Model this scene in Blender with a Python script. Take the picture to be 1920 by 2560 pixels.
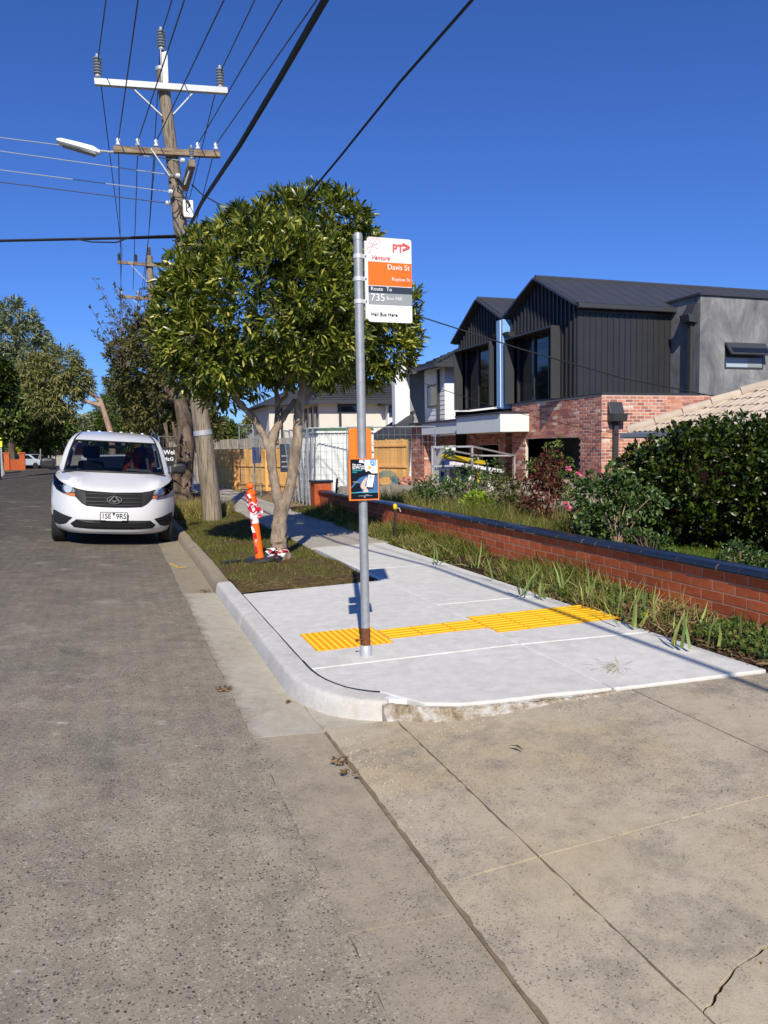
import bpy, bmesh, math, random
import numpy as np
from mathutils import Matrix, Vector
for o in list(bpy.data.objects): bpy.data.objects.remove(o)
scene = bpy.context.scene
col = scene.collection
R_ = math.radians
# ------------------------------------------------------------------ camera
# world: +Y runs up the road, +X to the footpath side, Z up; camera 1.6 m above the gutter
FPX, CXP, CYP, HC = 1923.0, 960.0, 1280.0, 1.6      # focal length / centre in photo pixels (1920 x 2560)
def cam_axes(vp=(285, 1130), roll=R_(1.0)):
    v = np.array([(vp[0]-CXP)/FPX, -(vp[1]-CYP)/FPX, -1.0]); v /= np.linalg.norm(v)
    a = -math.sin(roll)*v[0] + math.cos(roll)*v[1]
    p = math.atan2(-a, v[2])
    if math.cos(p) < 0: p += math.pi
    u = np.array([-math.sin(roll)*math.cos(p), math.cos(roll)*math.cos(p), math.sin(p)])
    return np.array([np.cross(v, u), v, u])
RC = cam_axes()
cam_d = bpy.data.cameras.new('camera'); cam = bpy.data.objects.new('camera', cam_d); col.objects.link(cam)
cam_d.sensor_fit = 'VERTICAL'; cam_d.sensor_height = 36; cam_d.lens = 36*FPX/2560
cam_d.clip_start = .05; cam_d.clip_end = 3000
M4 = Matrix([list(RC[i]) + [0] for i in range(3)] + [[0, 0, 0, 1]])
cam.matrix_world = Matrix.Translation((0, 0, HC)) @ M4
scene.camera = cam
scene.render.resolution_x, scene.render.resolution_y = 768, 1024
# ------------------------------------------------------------------ sky, sun, exposure
SUN_AZ, SUN_EL = R_(15.8), R_(37.5)          # the light travels towards (sin az, cos az), i.e. the sun is behind the camera
world = bpy.data.worlds.new('World'); scene.world = world; world.use_nodes = True
wn = world.node_tree; wn.nodes.clear()
wo = wn.nodes.new('ShaderNodeOutputWorld'); bg = wn.nodes.new('ShaderNodeBackground')
sky = wn.nodes.new('ShaderNodeTexSky'); sky.sky_type = 'NISHITA'; sky.sun_disc = False
sky.sun_elevation = SUN_EL; sky.sun_rotation = math.pi + SUN_AZ
sky.air_density = 1.0; sky.dust_density = 0.0; sky.ozone_density = 3.0; sky.altitude = 100
hs = wn.nodes.new('ShaderNodeHueSaturation'); hs.inputs['Saturation'].default_value = 1.0; hs.inputs['Value'].default_value = 1.0
tint = wn.nodes.new('ShaderNodeMix'); tint.data_type = 'RGBA'; tint.blend_type = 'MULTIPLY'; tint.inputs[0].default_value = 1.0
tint.inputs[7].default_value = (.355, .60, 1.16, 1)
wn.links.new(sky.outputs[0], tint.inputs[6]); wn.links.new(tint.outputs[2], hs.inputs['Color']); wn.links.new(hs.outputs[0], bg.inputs[0])
bg.inputs[1].default_value = 0.10
wn.links.new(bg.outputs[0], wo.inputs[0])
sd = bpy.data.lights.new('sun', 'SUN'); sun = bpy.data.objects.new('sun', sd); col.objects.link(sun)
sd.energy = 4.9; sd.angle = R_(0.53); sd.color = (1, .925, .79)
dl = Vector((math.sin(SUN_AZ)*math.cos(SUN_EL), math.cos(SUN_AZ)*math.cos(SUN_EL), -math.sin(SUN_EL)))
sun.rotation_euler = dl.to_track_quat('-Z', 'Y').to_euler(); sun.location = (-6, -20, 16)
scene.render.engine = 'CYCLES'
scene.view_settings.view_transform = 'Standard'; scene.view_settings.look = 'None'
scene.view_settings.exposure = 0.1; scene.view_settings.gamma = 1.0
scene.cycles.max_bounces = 6; scene.cycles.transparent_max_bounces = 16
scene.cycles.use_denoising = True
# ------------------------------------------------------------------ measuring: photo pixel + a known plane -> point in the place
def ray(px, py): return RC @ np.array([(px-CXP)/FPX, -(py-CYP)/FPX, -1.0])
def uz(px, py, z=0.):
    d = ray(px, py); t = (z-HC)/d[2]; return Vector((t*d[0], t*d[1], z))
def uy(px, py, Y):
    d = ray(px, py); t = Y/d[1]; return Vector((t*d[0], Y, HC+t*d[2]))
def ux(px, py, X):
    d = ray(px, py); t = X/d[0]; return Vector((X, t*d[1], HC+t*d[2]))
# ------------------------------------------------------------------ helpers
def lin(r, g, b):
    f = lambda c: (c/255/12.92 if c/255 <= .04045 else ((c/255+.055)/1.055)**2.4)
    return (f(r), f(g), f(b), 1)
class MB:
    def __init__(s): s.v = []; s.f = []; s.m = []
    def add(s, vs, fs, mi=0):
        b = len(s.v); s.v += [tuple(p) for p in vs]
        s.f += [tuple(i+b for i in f) for f in fs]; s.m += [mi]*len(fs); return s
    def box(s, x0, x1, y0, y1, z0, z1, mi=0):
        return s.add([(x0,y0,z0),(x1,y0,z0),(x1,y1,z0),(x0,y1,z0),(x0,y0,z1),(x1,y0,z1),(x1,y1,z1),(x0,y1,z1)],
            [(0,3,2,1),(4,5,6,7),(0,1,5,4),(1,2,6,5),(2,3,7,6),(3,0,4,7)], mi)
    def bar(s, a, b, w, h=None, mi=0, up=(0,0,1)):
        a = Vector(a); b = Vector(b); h = h or w; d = (b-a).normalized(); u = Vector(up)
        if abs(d.dot(u)) > .98: u = Vector((0,1,0))
        x = d.cross(u).normalized(); y = x.cross(d).normalized(); x = x*w/2; y = y*h/2
        vs = [a-x-y, a+x-y, a+x+y, a-x+y, b-x-y, b+x-y, b+x+y, b-x+y]
        return s.add(vs, [(0,1,2,3),(7,6,5,4),(4,5,1,0),(5,6,2,1),(6,7,3,2),(7,4,0,3)], mi)
    def tube(s, pts, r, seg=8, mi=0, cap=True):
        pts = [Vector(p) for p in pts]; n = len(pts)
        rs = r if isinstance(r, (list, tuple)) else [r]*n
        vs = []; fs = []; x = None
        for i, p in enumerate(pts):
            d = (pts[min(i+1,n-1)]-pts[max(i-1,0)]).normalized()
            if x is None:
                u = Vector((0,0,1)) if abs(d.z) < .9 else Vector((0,1,0)); x = d.cross(u).normalized()
            else: x = (x-d*x.dot(d)).normalized()
            y = d.cross(x)
            for k in range(seg):
                a = 2*math.pi*k/seg; vs.append(p+(x*math.cos(a)+y*math.sin(a))*rs[i])
        for i in range(n-1):
            for k in range(seg):
                k2 = (k+1) % seg; fs.append((i*seg+k, i*seg+k2, (i+1)*seg+k2, (i+1)*seg+k))
        if cap: fs += [tuple(range(seg))[::-1], tuple(range((n-1)*seg, n*seg))]
        return s.add(vs, fs, mi)
    def lathe(s, prof, c=(0,0,0), axis='z', seg=16, mi=0):
        vs = []; fs = []; n = len(prof); c = Vector(c)
        for (r, h) in prof:
            for k in range(seg):
                a = 2*math.pi*k/seg; p, q = r*math.cos(a), r*math.sin(a)
                vs.append(c+(Vector((p,q,h)) if axis == 'z' else Vector((h,p,q)) if axis == 'x' else Vector((q,h,p))))
        for i in range(n-1):
            for k in range(seg):
                k2 = (k+1) % seg; fs.append((i*seg+k, i*seg+k2, (i+1)*seg+k2, (i+1)*seg+k))
        fs += [tuple(range(seg))[::-1], tuple(range((n-1)*seg, n*seg))]
        return s.add(vs, fs, mi)
    def prism(s, a, b, mi=0):       # two outlines of equal length, a bottom and b top
        n = len(a); return s.add(list(a)+list(b), [tuple(range(n))[::-1], tuple(range(n, 2*n))]+[(i,(i+1)%n,n+(i+1)%n,n+i) for i in range(n)], mi)
    def slab(s, xy, ztop, zbot, mi=0):
        zt = ztop if callable(ztop) else (lambda x, y: ztop)
        return s.prism([(x,y,zbot) for x,y in xy], [(x,y,zt(x,y)) for x,y in xy], mi)
    def quad(s, *p, mi=0): return s.add(p, [tuple(range(len(p)))], mi)
    def mesh(s, name, mats, smooth=False):
        me = bpy.data.meshes.new(name); me.from_pydata(s.v, [], s.f)
        for m in (mats if isinstance(mats, (list, tuple)) else [mats]): me.materials.append(m)
        if max(s.m or [0]) > 0: me.polygons.foreach_set('material_index', s.m)
        if smooth: me.polygons.foreach_set('use_smooth', [True]*len(s.f))
        me.update(); return me
    def weld(s, name, mats, parent=None):
        me = s.mesh(name, mats, True); bm = bmesh.new(); bm.from_mesh(me); bmesh.ops.remove_doubles(bm, verts=bm.verts, dist=.0004); bmesh.ops.recalc_face_normals(bm, faces=bm.faces); bm.to_mesh(me); bm.free()
        me.polygons.foreach_set('use_smooth', [True]*len(me.polygons)); return put(name, me, parent, smooth=True)
    def build(s, name, mats, parent=None, smooth=False, bevel=0, fix=True, **kw):
        me = s.mesh(name, mats, smooth)
        if fix:
            bm = bmesh.new(); bm.from_mesh(me); bmesh.ops.recalc_face_normals(bm, faces=bm.faces); bm.to_mesh(me); bm.free()
        return put(name, me, parent, bevel=bevel, smooth=smooth, **kw)
def put(name, me, parent=None, loc=None, rot=None, bevel=0, smooth=False, scale=None, local=False):
    o = bpy.data.objects.new(name, me); col.objects.link(o)
    if loc is not None: o.location = loc
    if rot is not None: o.rotation_euler = rot
    if scale is not None: o.scale = scale
    if parent is not None:
        o.parent = parent
        if not local: o.location = Vector(o.location) - WLOC(parent)
    if bevel:
        m = o.modifiers.new('bevel', 'BEVEL'); m.width = bevel; m.segments = 2; m.limit_method = 'ANGLE'; m.angle_limit = R_(40)
    if smooth:
        try:
            me.set_sharp_from_angle(angle=R_(45))
        except Exception: pass
    return o
def WLOC(o):
    v = Vector(o.location)
    while o.parent: o = o.parent; v += Vector(o.location)
    return v
def tag(o, label, cat, group=None):
    o['label'] = label; o['category'] = cat
    if group: o['group'] = group
    return o
def struct(o): o['kind'] = 'structure'; return o
def stuff(o): o['kind'] = 'stuff'; return o
def root(name, label, cat, loc=(0,0,0), group=None):
    o = bpy.data.objects.new(name, None); col.objects.link(o); o.location = loc; o.empty_display_size = .2
    return tag(o, label, cat, group)
def text_mesh(txt, size, depth=.0015, align='LEFT', shear=0, bold=0):
    cu = bpy.data.curves.new('lettering', 'FONT'); cu.body = txt; cu.size = size; cu.extrude = depth; cu.align_x = align
    cu.shear = shear; cu.offset = bold; cu.resolution_u = 3
    o = bpy.data.objects.new('tmp', cu); col.objects.link(o)
    dg = bpy.context.evaluated_depsgraph_get(); me = bpy.data.meshes.new_from_object(o.evaluated_get(dg))
    bpy.data.objects.remove(o); return me
def text(txt, size, mat, parent, loc, rot=(math.pi/2,0,0), name='lettering', **k):
    me = text_mesh(txt, size, **k); me.materials.clear(); me.materials.append(mat)
    return put(name, me, parent, loc=loc, rot=rot)
# ---------------------------------------------------------------- materials (procedural)
class NT:
    def __init__(s, name):
        s.m = bpy.data.materials.new(name); s.m.use_nodes = True; s.t = s.m.node_tree
        s.b = s.t.nodes['Principled BSDF']; s.out = s.t.nodes['Material Output']; s._tc = None
    def n(s, ty, **kw):
        nd = s.t.nodes.new('ShaderNode'+ty)
        for k, v in kw.items():
            if hasattr(nd, k) and k not in nd.inputs: setattr(nd, k, v)
            else: s.set(nd, k, v)
        return nd
    def set(s, nd, k, v):
        i = nd.inputs[k]
        if isinstance(v, bpy.types.NodeSocket): s.t.links.new(v, i)
        else: i.default_value = v
    def co(s, scale=(1,1,1), kind='Object', rot=(0,0,0)):
        if s._tc is None: s._tc = s.n('TexCoord')
        mp = s.n('Mapping'); s.set(mp, 'Vector', s._tc.outputs[kind]); mp.inputs['Scale'].default_value = scale; mp.inputs['Rotation'].default_value = rot
        return mp.outputs[0]
    def noise(s, scale=5, detail=4, rough=.55, stretch=(1,1,1), dist=0):
        nd = s.n('TexNoise'); s.set(nd, 'Vector', s.co(stretch)); s.set(nd, 'Scale', scale); s.set(nd, 'Detail', detail); s.set(nd, 'Roughness', rough); s.set(nd, 'Distortion', dist)
        return nd.outputs['Fac']
    def voro(s, scale=5, feature='F1', stretch=(1,1,1), rnd=1.):
        nd = s.n('TexVoronoi', feature=feature); s.set(nd, 'Vector', s.co(stretch)); s.set(nd, 'Scale', scale); s.set(nd, 'Randomness', rnd); return nd
    def ramp(s, fac, stops, interp='LINEAR'):
        nd = s.n('ValToRGB'); s.set(nd, 'Fac', fac); cr = nd.color_ramp; cr.interpolation = interp
        while len(cr.elements) > 1: cr.elements.remove(cr.elements[-1])
        cr.elements[0].position = stops[0][0]; cr.elements[0].color = stops[0][1] if len(stops[0][1]) == 4 else tuple(stops[0][1])+(1,)
        for p, c in stops[1:]:
            e = cr.elements.new(p); e.color = c if len(c) == 4 else tuple(c)+(1,)
        return nd.outputs['Color']
    def mix(s, fac, a, b, mode='MIX'):
        nd = s.n('Mix', data_type='RGBA', blend_type=mode)
        for i, v in ((0, fac), (6, a), (7, b)):
            if isinstance(v, bpy.types.NodeSocket): s.t.links.new(v, nd.inputs[i])
            else: nd.inputs[i].default_value = v
        return nd.outputs[2]
    def math(s, op, a, b=0., c=0.):
        nd = s.n('Math', operation=op)
        for i, v in enumerate((a, b, c)):
            if isinstance(v, bpy.types.NodeSocket): s.t.links.new(v, nd.inputs[i])
            else: nd.inputs[i].default_value = v
        return nd.outputs[0]
    def rnd(s):       # one random number for each object and each loose piece
        a = s.n('ObjectInfo').outputs['Random']; g = s.n('NewGeometry').outputs['Random Per Island']
        return s.math('FRACT', s.math('ADD', a, g))
    def bump(s, h, strength=.3, dist=.01):
        nd = s.n('Bump'); s.set(nd, 'Height', h); s.set(nd, 'Strength', strength); s.set(nd, 'Distance', dist); s.set(s.b, 'Normal', nd.outputs[0])
    def fin(s, color, rough=.6, spec=.5, metal=0.):
        s.set(s.b, 'Base Color', color); s.set(s.b, 'Roughness', rough); s.set(s.b, 'Metallic', metal); s.set(s.b, 'Specular IOR Level', spec); return s.m
def sc(c, k): return tuple(min(1, x*k) for x in c[:3])+(1,)
def pmat(name, c, rough=.6, var=.15, scale=6, bump=0., bscale=80, spec=.4, metal=0., stretch=(1,1,1), rand=0., bd=.004, fine=.0):
    t = NT(name); f = t.noise(scale, 5, .6, stretch)
    c0 = t.mix(f, sc(c, 1-var*1.6), sc(c, 1+var*1.6))
    if fine: c0 = t.mix(t.noise(scale*22, 3, .7, stretch), t.mix(1., c0, (1-fine,)*3+(1,), 'MULTIPLY'), t.mix(1., c0, (1+fine,)*3+(1,), 'MULTIPLY'))
    if rand:
        r = t.rnd(); v = t.ramp(r, [(0, (1-rand,)*3), (1, (1+rand*.6,)*3)]); c0 = t.mix(1., c0, v, 'MULTIPLY')
    if bump: t.bump(t.noise(bscale, 4, .6, stretch), bump, bd)
    return t.fin(c0, rough, spec, metal)
def leafmat(name, cols, rough=.4, spec=.5, trans=.25):
    t = NT(name); r = t.rnd()
    c = t.ramp(r, [(i/(len(cols)-1), x) for i, x in enumerate(cols)])
    t.fin(c, rough, spec)
    if trans:
        tr = t.n('BsdfTranslucent'); t.set(tr, 'Color', t.mix(1., c, (1.0, 1.05, .5, 1), 'MULTIPLY'))
        mx = t.n('MixShader'); t.set(mx, 'Fac', trans); t.t.links.new(t.b.outputs[0], mx.inputs[1]); t.t.links.new(tr.outputs[0], mx.inputs[2])
        t.t.links.new(mx.outputs[0], t.out.inputs[0])
    return t.m
def glassmat(name, tint=(.6,.65,.65,1), ior=1.5, rough=.02):
    t = NT(name); t.b.inputs['Base Color'].default_value = (0,0,0,1)
    tr = t.n('BsdfTransparent'); tr.inputs[0].default_value = tint
    gl = t.n('BsdfGlossy'); gl.inputs['Roughness'].default_value = rough
    fr = t.n('Fresnel'); fr.inputs[0].default_value = ior
    mx = t.n('MixShader'); t.t.links.new(fr.outputs[0], mx.inputs[0]); t.t.links.new(tr.outputs[0], mx.inputs[1]); t.t.links.new(gl.outputs[0], mx.inputs[2])
    t.t.links.new(mx.outputs[0], t.out.inputs[0]); return t.m
M = {}
def wobble(t, k=.008, s=60):      # object coordinates with a little noise, so stones are not round
    n = t.n('TexNoise'); t.set(n, 'Vector', t.co()); t.set(n, 'Scale', s); t.set(n, 'Detail', 2)
    v = t.n('VectorMath', operation='MULTIPLY_ADD'); t.t.links.new(n.outputs['Color'], v.inputs[0]); v.inputs[1].default_value = (k, k, k); t.t.links.new(t._tc.outputs['Object'], v.inputs[2]); return v.outputs[0]
def stones(t, co, scale, size, keep):      # mask and colour value of scattered stones of uneven size
    v = t.n('TexVoronoi'); t.set(v, 'Vector', co); t.set(v, 'Scale', scale); sp = t.n('SeparateColor'); t.t.links.new(v.outputs['Color'], sp.inputs[0])
    rad = t.math('MULTIPLY', sp.outputs[0], size); m = t.math('LESS_THAN', v.outputs['Distance'], rad); k = t.math('LESS_THAN', sp.outputs[1], keep)
    return t.math('MULTIPLY', m, k), sp.outputs[2]
def asphalt_colour(t):
    co = wobble(t); big = t.noise(.5, 6, .65); mid = t.noise(5, 6, .7)
    paste = t.ramp(mid, [(.25, lin(128,122,114)), (.5, lin(152,145,134)), (.75, lin(176,168,154))])
    tint = t.ramp(t.noise(1.3, 5, .65, (1,1,1), .5), [(.3, (.93,.96,.93)), (.5, (1,.98,.95)), (.7, (1.03,.96,.98))]); c = t.mix(1., paste, tint, 'MULTIPLY')
    m1, r1 = stones(t, co, 150, .66, .95); c = t.mix(m1, c, t.ramp(r1, [(0, lin(96,90,86)), (.3, lin(124,117,110)), (.65, lin(166,158,146)), (1, lin(196,188,174))]))
    m2, r2 = stones(t, co, 92, .52, .42); c = t.mix(t.math('MULTIPLY', m2, .85), c, t.ramp(r2, [(0, lin(50,46,46)), (.5, lin(84,78,76)), (.72, lin(146,138,128)), (1, lin(186,178,166))]))
    sx = t.n('SeparateXYZ'); t.t.links.new(t._tc.outputs['Object'], sx.inputs[0])
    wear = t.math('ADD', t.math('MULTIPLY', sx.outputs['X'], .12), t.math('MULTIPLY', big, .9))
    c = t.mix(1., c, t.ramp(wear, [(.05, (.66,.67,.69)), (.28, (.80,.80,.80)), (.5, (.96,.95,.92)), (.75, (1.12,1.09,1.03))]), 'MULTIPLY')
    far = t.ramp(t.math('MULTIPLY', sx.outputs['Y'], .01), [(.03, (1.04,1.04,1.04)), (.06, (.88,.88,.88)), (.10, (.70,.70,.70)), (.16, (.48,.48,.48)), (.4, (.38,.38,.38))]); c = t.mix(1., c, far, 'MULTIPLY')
    blot = t.ramp(t.noise(1.9, 6, .75), [(.56, (0,0,0)), (.70, (.5,.5,.5))]); c = t.mix(blot, c, lin(178,171,158))
    scuff = t.ramp(t.noise(5, 6, .8, (1.5,3.4,1)), [(.60, (0,0,0)), (.70, (.75,.75,.75))]); c = t.mix(scuff, c, lin(202,197,187))
    c = t.mix(1., c, t.ramp(t.noise(1.4, 5, .7, (1,1,1), .6), [(.30, (.80,.80,.82)), (.45, (1,1,1))]), 'MULTIPLY')
    c = t.mix(1., c, (1.0,.985,.93,1), 'MULTIPLY')
    return c, t.math('ADD', t.math('MULTIPLY', m2, .5), t.math('ADD', t.math('MULTIPLY', m1, .35), mid))
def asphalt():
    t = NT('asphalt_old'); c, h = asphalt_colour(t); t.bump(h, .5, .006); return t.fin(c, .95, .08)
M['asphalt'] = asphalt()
def concrete(name, c, stain, dark, agg=.0, s=1., spots=.0, edge=False, broom=False, dk=.55):
    t = NT(name); f = t.noise(1.3*s, 6, .65); g = t.noise(9*s, 5, .7); h = t.noise(140, 3, .7)
    k = t.mix(f, sc(c, .86), sc(c, 1.12))
    k = t.mix(t.ramp(t.noise(.8*s, 5, .65, (1,1,1), .8), [(.45, (0,0,0)), (.7, (.8,.8,.8))]), k, stain)
    k = t.mix(t.ramp(t.noise(2.6*s, 6, .75), [(dk, (0,0,0)), (dk+.17, (.75,.75,.75))]), k, dark)
    k = t.mix(1., k, t.ramp(g, [(.3, (.88,.88,.88)), (.7, (1.1,1.1,1.1))]), 'MULTIPLY')
    k = t.mix(1., k, t.ramp(h, [(.3, (.9,.9,.9)), (.7, (1.08,1.08,1.08))]), 'MULTIPLY')
    hh = t.noise(160, 3, .7)
    if agg:
        co = wobble(t); m1, r1 = stones(t, co, 150, .6, .9); m2, r2 = stones(t, co, 100, .48, .35)
        zone = t.ramp(t.noise(1.5, 6, .75), [(.38, (agg*.16,)*3), (.64, (agg,)*3)])
        k = t.mix(t.math('MULTIPLY', m1, zone), k, t.ramp(r1, [(0, lin(98,90,82)), (.4, lin(140,130,114)), (1, lin(200,188,166))]))
        k = t.mix(t.math('MULTIPLY', m2, zone), k, t.ramp(r2, [(0, lin(68,62,60)), (.5, lin(110,102,94)), (1, lin(180,168,148))]))
        k = t.mix(1., k, t.ramp(zone, [(0, (1,1,1)), (1, (.84,.84,.86))]), 'MULTIPLY')
    if spots:
        v = t.voro(26); k = t.mix(t.ramp(v.outputs['Distance'], [(.03, (spots,)*3), (.06, (0,0,0))]), k, lin(74,64,54))
    if broom:
        k = t.mix(1., k, t.ramp(t.noise(7, 4, .7, (26,1,1)), [(.3, (.965,.965,.965)), (.7, (1.03,1.03,1.03))]), 'MULTIPLY'); v = t.voro(5.5); k = t.mix(t.ramp(v.outputs['Distance'], [(.012, (.7,)*3), (.02, (0,0,0))]), k, lin(110,100,90))
    if edge:          # asphalt smeared and worn over the outer edge of the channel
        sx = t.n('SeparateXYZ'); t.t.links.new(t._tc.outputs['Object'], sx.inputs[0]); e = t.math('ADD', t.math('SUBTRACT', sx.outputs['X'], (.64 if edge is True else .625)), t.math('MULTIPLY', t.math('SUBTRACT', t.noise(6, 6, .75), .5), -.42 if edge is True else -.30))
        ac, _ = asphalt_colour(t); k = t.mix(t.ramp(e, [(.0, (1,1,1)), (.09, (0,0,0))]), k, ac)
    t.bump(t.math('ADD', hh, t.math('MULTIPLY', g, .8)), .3, .004)
    return t.fin(k, .9, .12)
M['new_conc'] = concrete('concrete_fresh', lin(214,212,204), lin(206,203,194), lin(192,189,181), 0, 1., 0, False, True)
M['new_kerb'] = concrete('concrete_kerb_fresh', lin(204,202,195), lin(188,181,168), lin(178,176,170), 0, 1.6)
M['old_kerb'] = concrete('concrete_kerb_old', lin(158,147,124), lin(142,130,108), lin(112,102,88), .3, 2)
M['gutter_new'] = concrete('concrete_gutter_pale', lin(188,181,163), lin(174,164,143), lin(152,144,127), .35, 1.2, 0, 2)
M['gutter_old'] = concrete('concrete_gutter_old', lin(176,164,140), lin(156,144,122), lin(130,121,108), 1., 1., 0, True)
M['drive'] = concrete('concrete_driveway_old', lin(192,179,154), lin(186,167,131), lin(152,144,128), 1., 1.15, .4, False, False, .50)
M['old_path'] = concrete('concrete_path_old', lin(178,172,158), lin(160,152,136), lin(130,124,112), .2)
def grassg(name, a, b, soil, k=.5):
    t = NT(name); f = t.noise(1.2, 6, .7); g = t.noise(30, 4, .7)
    c = t.mix(g, a, b); c = t.mix(t.ramp(f, [(k-.1, (0,0,0)), (k+.1, (1,1,1))]), c, soil); t.bump(t.noise(60, 4, .7), .6, .02); return t.fin(c, .95, .1)
M['turf'] = grassg('turf_soil', lin(82,82,42), lin(110,102,62), lin(92,72,52), .45)
M['far_ground'] = grassg('dry_ground', lin(76,84,44), lin(100,96,60), lin(104,92,68))
M['soil'] = pmat('dark_soil', lin(66,52,38), .95, .3, 9, .7, 40, .1, bd=.02, fine=.3)
M['lot'] = pmat('building_lot_dirt', lin(140,120,92), .95, .3, 2, .6, 30, .1, bd=.02, fine=.2)
M['white_paint'] = pmat('white_van_paint', (.67,.67,.665,1), .22, .01, 3, spec=.5); M['white_paint'].node_tree.nodes['Principled BSDF'].inputs['Coat Weight'].default_value = .6
M['black_plastic'] = pmat('black_plastic', (.022,.022,.024,1), .45, .15, 20, .1, 300)
M['rubber'] = pmat('tyre_rubber', (.018,.018,.018,1), .8, .2, 20, .2, 200)
M['chrome'] = pmat('chrome', (.8,.8,.82,1), .12, .03, 5, metal=1.)
M['silver'] = pmat('painted_silver', (.6,.6,.62,1), .35, .05, 5, metal=.7)
M['glass'] = glassmat('windscreen_glass', (.30,.33,.35,1))
M['lens'] = glassmat('lamp_lens', (.95,.96,.97,1), ior=1.22)
M['amber'] = pmat('amber_lens', (.75,.22,.04,1), .2, .1)
M['interior'] = pmat('dark_trim', (.02,.021,.024,1), .7, .2, 10)
M['seat'] = pmat('seat_fabric', (.03,.031,.036,1), .9, .3, 60, .2, 200)
M['vest'] = pmat('orange_vest_fabric', (.75,.07,.02,1), .8, .25, 8)
M['reflect'] = pmat('grey_reflective_tape', (.45,.46,.47,1), .4, .1, 8)
M['galv'] = pmat('galvanised_steel', (.36,.38,.39,1), .5, .22, 16, .15, 120, metal=.45, fine=.2)
M['galv_light'] = pmat('new_galvanised_steel', (.50,.51,.52,1), .45, .12, 10, metal=.35)
M['steel_strap'] = pmat('zinc_strap', (.7,.7,.7,1), .4, .1, 10, metal=.3)
M['rust'] = pmat('rusty_steel', lin(110,66,40), .9, .45, 30, .4, 90)
M['sign_white'] = pmat('sign_white', (.78,.78,.77,1), .45, .02, 3)
M['sign_orange'] = pmat('sign_orange', lin(250,112,26), .45, .04, 3)
M['sign_orange_dk'] = pmat('sign_orange_emblem', lin(232,98,22), .45, .02, 3)
M['sign_dark'] = pmat('sign_slate', lin(46,56,70), .45, .03, 3)
M['sign_grey'] = pmat('sign_grey', lin(146,152,154), .45, .03, 3)
M['sign_red'] = pmat('sign_coral', lin(244,98,92), .45, .02, 3)
M['sign_pink'] = pmat('sign_pale_pink', lin(250,190,186), .45, .02, 3)
M['print_white'] = pmat('print_white', (.85,.85,.85,1), .5, .01, 3)
M['print_black'] = pmat('print_black', (.02,.02,.022,1), .5, .05, 3)
M['holder_orange'] = pmat('orange_holder', lin(250,128,40), .4, .05, 5)
M['navy'] = pmat('poster_navy', lin(16,22,34), .25, .2, 12); M['p_blue'] = pmat('poster_blue', lin(60,110,160), .25, .3, 30)
M['p_teal'] = pmat('poster_teal', lin(70,190,200), .3, .05); M['p_skin'] = pmat('poster_skin', lin(226,188,170), .3, .12, 40)
M['p_sky'] = pmat('poster_sky', lin(150,190,235), .3, .1, 20); M['p_orange'] = pmat('poster_orange', lin(250,180,80), .3, .05); M['p_pin'] = pmat('poster_pin', lin(50,130,210), .3, .05)
M['tactile'] = pmat('yellow_tactile', lin(255,196,26), .6, .07, 12, .15, 200)
M['tactile2'] = pmat('yellow_tactile_base', lin(244,166,12), .6, .08, 12, .15, 200)
M['bollard'] = pmat('orange_bollard', lin(255,106,22), .5, .06, 6, .05, 60)
M['tape_red'] = pmat('red_tape', lin(205,30,52), .35, .08, 20); M['tape_white'] = pmat('white_tape', lin(238,228,232), .35, .05, 20)
def timber(name, c, d, s=1., rand=.2, ax='z'):
    st = (14,14,.8) if ax == 'z' else (.8,14,14) if ax == 'x' else (14,.8,14)
    t = NT(name); f = t.noise(3.2*s, 6, .7, st); g = t.noise(1.1*s, 4, .6, (3,3,1)); k = t.ramp(f, [(.36, d), (.5, c), (.66, sc(c, 1.25))])
    k = t.mix(t.ramp(g, [(.45, (0,0,0)), (.7, (.6,.6,.6))]), k, d)
    k = t.mix(1., k, t.ramp(t.rnd(), [(0, (1-rand,)*3), (1, (1+rand*.5,)*3)]), 'MULTIPLY'); t.bump(f, .5, .006); return t.fin(k, .85, .2)
M['pole'] = timber('weathered_pole', lin(146,134,117), lin(82,72,60), .9, .05)
M['arm'] = timber('weathered_crossarm', lin(150,134,112), lin(88,74,60), 1, .05, 'x')
M['pine'] = timber('new_pine_paling', lin(232,184,112), lin(206,150,82), .7, .2)
M['grey_paling'] = timber('old_grey_paling', lin(150,142,130), lin(98,90,80), 1, .22)
M['stake'] = timber('rusty_star_picket', lin(70,58,48), lin(40,34,30), 1, .1)
M['ceramic'] = pmat('grey_porcelain', lin(150,158,164), .25, .05); M['ceramic_w'] = pmat('white_porcelain', lin(225,228,232), .2, .03)
M['cable'] = pmat('black_cable', (.014,.014,.016,1), .6, .1); M['wire'] = pmat('aluminium_wire', (.10,.10,.11,1), .5, .1, metal=.4); M['wire_l'] = pmat('pale_wire', (.5,.55,.58,1), .4, .1, metal=.5)
def bark(name, a, b, c, s=5.):
    t = NT(name); f = t.noise(s, 6, .7, (1,1,.35), .8); g = t.voro(s*1.3, 'DISTANCE_TO_EDGE', (1,1,.45)); k = t.ramp(f, [(.3, b), (.5, a), (.68, c)])
    k = t.mix(1., k, t.ramp(g.outputs['Distance'], [(0, (.82,.8,.78)), (.03, (1,1,1))]), 'MULTIPLY')
    t.bump(t.math('ADD', f, t.math('MULTIPLY', t.noise(s*7, 4, .7, (1,1,.4)), .4)), .7, .02); return t.fin(k, .9, .2)
M['bark'] = bark('pale_flaky_bark', lin(146,130,112), lin(94,78,64), lin(182,166,146), 9.)
M['bark_gum'] = bark('gum_bark', lin(158,128,110), lin(100,78,66), lin(190,168,150), 2.); M['bark_dark'] = bark('rough_dark_bark', lin(96,82,70), lin(48,40,34), lin(140,124,108), 3.)
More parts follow.
